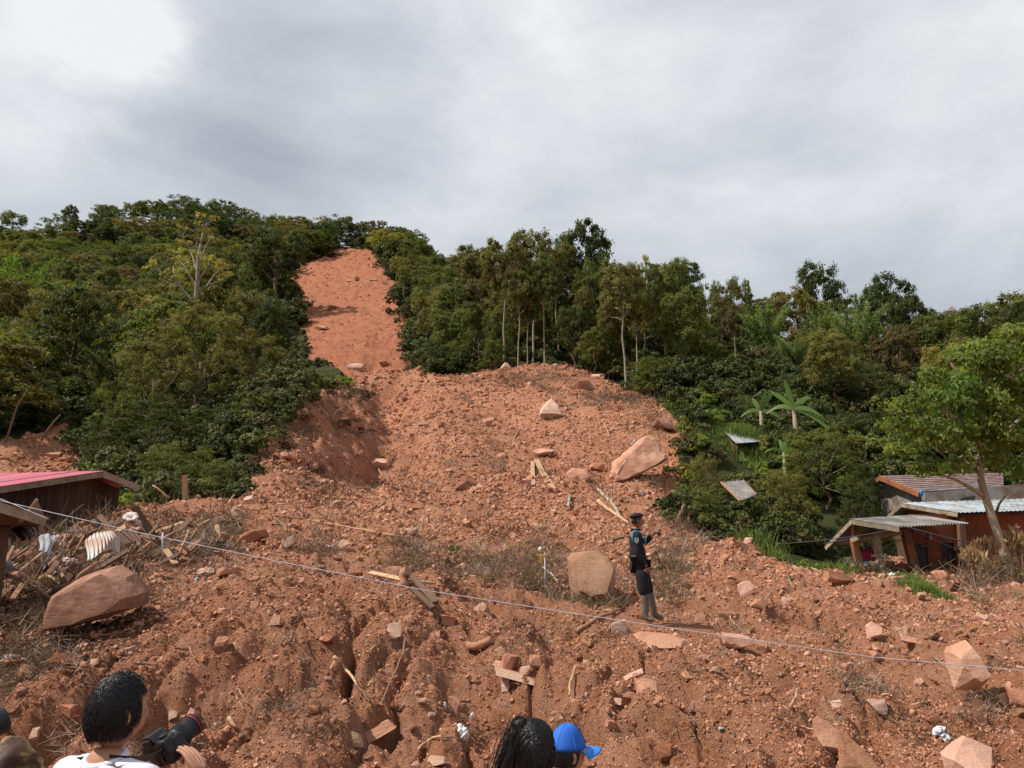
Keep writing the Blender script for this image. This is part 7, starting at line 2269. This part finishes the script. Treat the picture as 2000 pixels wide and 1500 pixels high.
def build_camera(name, label, pos, axis, s=1.0, strap=None, roll=0.0, ring=True):
    """dslr with its lens pointing along axis"""
    ax = Vector(axis).normalized(); q = ax.to_track_quat('Y', 'Z'); e = thing(name, label, 'camera', pos); e.rotation_euler = (q @ Quaternion((0, 1, 0), roll)).to_euler()
    def o(mb, nm, mt, bev=.004):
        ob = link(nm, mb.mesh(nm, M[mt]), e)
        if bev:
            b = ob.modifiers.new('bevel', 'BEVEL'); b.width = bev; b.segments = 3
        return ob
    o(MB().box((0, 0, 0), (.145, .062, .095)), 'body', 'camera', .012)
    o(MB().box((.062, .026, -.004), (.03, .05, .085)), 'grip', 'camera', .012)
    m = MB(); m.add([(-.034, -.03, .045), (.034, -.03, .045), (.034, .03, .045), (-.034, .03, .045), (-.018, -.035, .078), (.018, -.035, .078), (.015, .035, .072), (-.015, .035, .072)], [(0, 1, 5, 4), (1, 2, 6, 5), (2, 3, 7, 6), (3, 0, 4, 7), (4, 5, 6, 7)])
    o(m, 'viewfinder_hump', 'camera', .004)
    o(MB().box((0, -.036, .055), (.04, .016, .026)), 'eyecup', 'camera', .004)
    o(MB().box((0, -.035, -.006), (.078, .007, .055)), 'screen', 'glass', .002)
    for (x, r_, h) in ((.048, .014, .012), (-.052, .016, .012)): o(MB().tube([(x, -.002, .046), (x, -.002, .046 + h)], r_, 18), 'dial', 'camera', .0015)
    for a in range(6): o(MB().tube([(.035 + .012 * (a % 2), -.030, .03 - .012 * a), (.035 + .012 * (a % 2), -.035, .03 - .012 * a)], .0035, 10), 'button', 'camera', 0)
    m = MB(); m.tube([(0, .03, 0), (0, .05, 0), (0, .052, 0), (0, .10, 0), (0, .102, 0), (0, .150, 0)], [.036, .036, .041, .041, .038, .043], 32); o(m, 'lens', 'camera', 0)
    for k in range(26):
        a = k * 2 * math.pi / 26; o2 = None
    m = MB()
    for k in range(36):
        a = k * 2 * math.pi / 36; m.box((math.cos(a) * .0415, .078, math.sin(a) * .0415), (.003, .036, .003), Euler((0, -a, 0)))
    o(m, 'focus_ring', 'camera', 0)
    if ring: o(MB().tube([(0, .136, 0), (0, .140, 0)], .0432, 32), 'red_ring', 'red_ring', 0)
    o(MB().tube([(0, .1485, 0), (0, .1510, 0)], .036, 32), 'front_glass', 'glass', 0)
    if strap:
        P_ = [Vector(p) for p in strap]; m = MB(); inv = world_of(e).inverted(); Q = []
        for i in range(len(P_) - 1):
            for k in range(6): Q.append(P_[i].lerp(P_[i + 1], k / 6))
        Q.append(P_[-1])
        for a, b in zip(Q[:-1], Q[1:]): m.beam(inv @ a, inv @ b, .022, .003, up=(0, -1, .6))
        o(m, 'strap', 'camera', 0)
    return e


def build_woman():
    Y = 2.85; top = P(1036, 1398, Y); gx, gy = top.x, top.y; gz = Hs(gx, gy); Ht = top.z - gz; s = Ht / 1.79
    yaw = R(-30)
    e, hc, g = person_base('woman with long black hair tied in a small bun at the bottom centre', (gx, gy, gz), yaw, s, dict(ell=(-.2, .05, 1.12), wrl=(-.12, .2, 1.15), elr=(.2, .05, 1.12), wrr=(.12, .2, 1.15)), 'skin', 'grey_cloth', 'denim', 'grey_cloth', head_yaw=R(-12))
    hy = R(-12)
    hair_cap('hair', hc, s, hy, -.75, e, 1.06, 0, .5)
    r = scalp_roots(9000, 15, hc, s, hy, -.6, .5, 1.085)
    # world left-down flow towards the tail of hair
    ld = rotz(np.array([[-1.0, -.25, -.95]]), -yaw)[0]
    strands('hair_locks', r, ell_flow(hc, s, 0, tuple(ld)), .075 * s, 'hair', e, .0009, .003, 16, 7, jitter=.15)
    hw = rotz(np.array([[-1.0, 0, 0]]), -yaw)[0]; bk = rotz(np.array([[0, -1.0, 0]]), -yaw)[0]
    # bun
    bc = Vector(tuple(np.array(hc) + hw * .060 * s + bk * .01 + np.array([0, 0, .112 * s])))
    v, f = ICO3; n = 1 + .22 * fbm(v[:, 0] * 3, v[:, 2] * 3 + v[:, 1], 9, 3)[:, None]
    solid('bun', [(v * n * [.022, .022, .024] + np.array(bc), [tuple(q) for q in f])], 'hair', e)
    g_ = np.random.default_rng(3); rb = g_.normal(size=(900, 3)); rb /= np.linalg.norm(rb, axis=1)[:, None]

    def fl(p):
        q = p - np.array(bc); nr = q / (np.linalg.norm(q, axis=1)[:, None] + 1e-9); return np.cross(nr, hw + bk * .3), nr
    strands('bun_locks', rb * .023 + np.array(bc), fl, .03, 'hair', e, .0012, .003, 17)
    # the long hair falling behind the left shoulder
    n = 3600; t = g_.uniform(0, 1, n); a0 = np.array(hc) + hw * .055 + bk * .035
    ro = a0 + g_.normal(size=(n, 3)) * [.022, .022, .04]

    def fl2(p):
        q = p - np.array(hc); nr = bk * 1.0 + hw * .6 + q * 2; nr = nr / (np.linalg.norm(nr, axis=1)[:, None] + 1e-9)
        return np.tile(hw * .42 + bk * .1 + np.array([0, 0, -1.0]), (len(p), 1)), nr
    strands('long_hair', ro, fl2, .30, 'hair', e, .0011, .004, 18, 8, jitter=.10)
    v, f = ICO3; solid('hair_mass', [(v * (1 + .1 * fbm(v[:, 0] * 3, v[:, 2] * 3, 4, 3)[:, None]) * [.036, .034, .12] + a0 + hw * .02 + np.array([0, 0, -.11]), [tuple(q) for q in f])], 'hair', e)
    return e


def build_cap_person():
    Y = 3.5; top = P(1098, 1414, Y); gx, gy = top.x, top.y; gz = Hs(gx, gy); Ht = top.z - gz; s = Ht / 1.80
    yaw = R(-62)
    e, hc, g = person_base('person in a blue peaked cap behind the woman with the bun', (gx, gy, gz), yaw, s, dict(), 'skin', 'denim', 'denim', 'grey_cloth', head_yaw=0)
    hair_cap('hair', hc, s, 0, -.5, e, 1.03)
    v, f = ICO4; keep = [q for q in f if all(v[i][2] > .02 for i in q)]
    p = v * np.array([.088, .110, .128]) * s; p[:, 2] += .012 * smooth(.5, 1, v[:, 2])
    cap = solid('cap', [(p + np.array(hc) + [0, .0, .012], [tuple(q) for q in keep])], 'blue_cap', e)
    sd_ = cap.modifiers.new('t', 'SOLIDIFY'); sd_.thickness = .003
    # peak
    vs, fs = [], []; n, m = 16, 8
    for i in range(n + 1):
        a = -1.15 + 2.3 * i / n
        for j in range(m + 1):
            r_ = 1 + j / m * .98 * math.cos(a * .8) ** .7
            vs.append((math.sin(a) * .086 * (1 + (r_ - 1) * .35), math.cos(a) * .108 * r_, .018 - .020 * (j / m) ** 1.3 - .028 * (math.sin(a)) ** 2 * (j / m)))
    for i in range(n):
        for j in range(m): fs.append((i * (m + 1) + j, i * (m + 1) + j + 1, (i + 1) * (m + 1) + j + 1, (i + 1) * (m + 1) + j))
    pk = solid('peak', [(np.array(vs) * s + np.array(hc) + [0, .002, .006], fs)], 'blue_peak', e)
    sd_ = pk.modifiers.new('t', 'SOLIDIFY'); sd_.thickness = .003
    MB().tube([Vector(hc) + Vector((0, 0, .140 * s)), Vector(hc) + Vector((0, 0, .146 * s))], .008, 12).build('button', M['blue_cap'], None); COL.objects[-1].parent = e
    for a in range(6):
        az = a * math.pi / 3; pts = []
        for k in range(9):
            el = .12 + (math.pi / 2 - .12) * k / 8
            pts.append(Vector(hc) + Vector((math.cos(az) * math.cos(el) * .0895 * s, math.sin(az) * math.cos(el) * .1115 * s, math.sin(el) * .128 * s + .012 + .013 * float(smooth(.5, 1, math.sin(el))))))
        MB().tube(pts, .0013, 4).build('seam', M['blue_peak'], None); COL.objects[-1].parent = e
    return e


M['blue_peak'] = simple('lighter blue cap peak', (.045, .24, .72), (.04, .21, .66), 20, .6, .001, 160)


def build_left_edge_person():
    Y = 2.3; top = P(-160, 1330, Y); gx, gy = top.x, top.y; gz = Hs(gx, gy); Ht = top.z - gz; s = Ht / 1.775; yaw = R(-10)
    ca, sa = math.cos(-yaw), math.sin(-yaw)

    def loc(p):
        d = p - Vector((gx, gy, gz)); return Vector((d.x * ca - d.y * sa, d.x * sa + d.y * ca, d.z))
    e, hc, g = person_base('person in brown and gold patterned clothes at the left edge, lifting a black camera', (gx, gy, gz), yaw, s, dict(elr=tuple(loc(P(40, 1560, 2.4)) / s), shr=(.18, .02, 1.42), wrr=tuple(loc(P(-30, 1452, 2.55)) / s)), 'skin', 'gold_cloth', 'denim', 'grey_cloth', sleeve='long')
    hair_cap('hair', hc, s, 0, -.5, e, 1.06)
    # folded patterned sleeve standing up by the elbow
    a, b = loc(P(22, 1560, 2.4)), loc(P(22, 1452, 2.5))
    v, f = skinned([(a, .10), (a.lerp(b, .5), .07), (b, .035)], [(0, 1), (1, 2)], 0, 3)
    n = fbm(v[:, 0] * 16, v[:, 2] * 9 + v[:, 1] * 9, 7, 4); v = v + (v - (np.array(a) + np.array(b)) / 2) * n[:, None] * .9
    solid('sleeve', [(v, f)], 'gold_cloth', e)
    return e


def build_officer():
    base = P(1258, 1216, 12.75); gx, gy = base.x, base.y; gz = Hs(gx, gy)
    yaw = R(-86); s = 1.0
    J = dict(pel=(0, -.05, .93), wai=(0, -.07, 1.05), che=(0, -.085, 1.23), upc=(0, -.10, 1.36), nec=(0, -.095, 1.43), nek=(0, -.075, 1.49),
             shl=(-.18, -.10, 1.36), shr=(.18, -.12, 1.355), elr=(.22, -.13, 1.08), wrr=(.215, .02, .86), ell=(-.16, .10, 1.24), wrl=(-.05, .20, 1.36),
             hil=(-.09, -.03, .88), hir=(.09, -.05, .88), knl=(-.10, .12, .49), knr=(.10, .0, .48), anl=(-.10, .19, .09), anr=(.10, .0, .07), tol=(-.115, .345, .035), tor=(.15, .13, .03))
    e, hc, g = person_base('officer in black uniform and beret standing on the rubble, facing right', (gx, gy, gz), yaw, s, J, 'skin_dark', 'black_cloth', 'black_cloth', 'boot', sleeve='long', boots=True, head_yaw=0, shirt_kind='uniform_shirt', hands={'r': (Vector((-.25, .35, -1)), Vector((-1, .2, 0)), .9), 'l': (Vector((.2, .6, .5)), Vector((0, .3, -1)), .8)})
    # loose trouser legs gathered over the boots
    for a, b in (('hil', 'knl'), ('hir', 'knr')):
        m = g[a].lerp(g[b], .55); q = g[b] + Vector((0, -.01, -.02))
        solid('trouser_leg', [skinned([(g[a], .125, .125), (m, .112, .115), (q, .098, .102), (q - Vector((0, 0, .05)), .062, .062)], [(0, 1), (1, 2), (2, 3)], 0, 2)], 'black_cloth', e)
    # shirt hem / coat over the hips
    solid('shirt_hem', [skinned([(g['che'] , .165, .142), (g['wai'], .155, .142), (g['pel'] + Vector((0, 0, -.03)), .165, .155)], [(0, 1), (1, 2)], 0, 2)], 'black_cloth', e)
    MB().tube([g['wai'] + Vector((math.cos(a) * .160, math.sin(a) * .148, -.03)) for a in [i * math.pi / 10 for i in range(21)]], .018, 6).build('belt', M['camera'], None); COL.objects[-1].parent = e
    # beret
    v, f = ICO4; p = v.copy(); p = p * np.where(v[:, 2:3] > 0, [[.096, .118, .060]], [[.090, .110, .040]])
    p[:, 2] += .10 * p[:, 1] ; p[:, 1] -= .006
    solid('beret', [(p + np.array(hc) + [.0, -.010, .066], [tuple(q) for q in f])], 'black_cloth', e)
    hair_cap('hair', hc, s, 0, -.45, e, 1.02)
    # collar, cord, patch
    MB().tube([g['nec'] + Vector((math.cos(a) * .068, math.sin(a) * .066 + .005, .015)) for a in [i * math.pi / 8 for i in range(17)]], .02, 6).build('collar', M['black_cloth'], None); COL.objects[-1].parent = e
    cx = g['shr']
    pts = [cx + Vector((.02, -.075, .02)), cx + Vector((.0, -.03, .075)), cx + Vector((-.05, .05, .06)), cx + Vector((-.07, .12, .02)), cx + Vector((-.08, .165, -.06)), cx + Vector((-.08, .15, -.16))]
    MB().tube(pts, .011, 6).build('shoulder_cord', M['cyan'], None); COL.objects[-1].parent = e
    pts = [cx + Vector((.02, -.075, .02)), cx + Vector((.055, -.085, -.04)), cx + Vector((.04, -.08, -.12))]
    MB().tube(pts, .008, 6).build('shoulder_cord', M['cyan'], None); COL.objects[-1].parent = e
    m = MB(); c = cx.lerp(g['elr'], .28) + Vector((.068, -.02, 0)); m.poly_prism([c + Vector(q) for q in ((0, -.035, .04), (0, .035, .04), (0, .035, -.02), (0, .0, -.055), (0, -.035, -.02))], (.006, 0, 0)); m.build('arm_patch', M['patch'], None); COL.objects[-1].parent = e
    # radio held in the raised hand
    m = MB(); q = g['wrl'] + Vector((.02, .10, .03)); m.box(q, (.045, .04, .08), Euler((.3, .2, 0))); m.tube([q + Vector((0, 0, .04)), q + Vector((0, .01, .07))], .006, 6)
    rd = link('radio', m.mesh('radio', M['camera'])); rd.location = (gx, gy, gz); rd.rotation_euler = (0, 0, yaw); tag(rd, 'black handset held in the raised hand of the officer', 'radio')
    return e


def build_people():
    build_officer()
    build_photographer()
    cp = P(318, 1466, 2.98)
    build_camera('camera', 'black camera with red ringed lens held up by the man in the lilac-white shirt', cp, (.40, .80, .42), 1.0, [P(180, 1474, 2.66), P(215, 1481, 2.58), P(262, 1484, 2.62), P(300, 1479, 2.8), P(316, 1470, 2.92)], roll=R(-18))
    build_woman()
    build_cap_person()
    build_left_edge_person()
    build_camera('camera', 'black camera lens poking in at the left edge of the picture', P(-92, 1448, 2.6), (.5, .75, .22), 1.0, ring=False)

build_ground()
build_clods()
build_left_house()
build_right_houses()
build_hero_trees()
build_forest()
build_special_trees()
build_bananas()
build_undergrowth()
build_boulders()
build_stones()
build_debris()
build_wood()
build_twigs()
build_shrubs()
build_cords()
build_people()
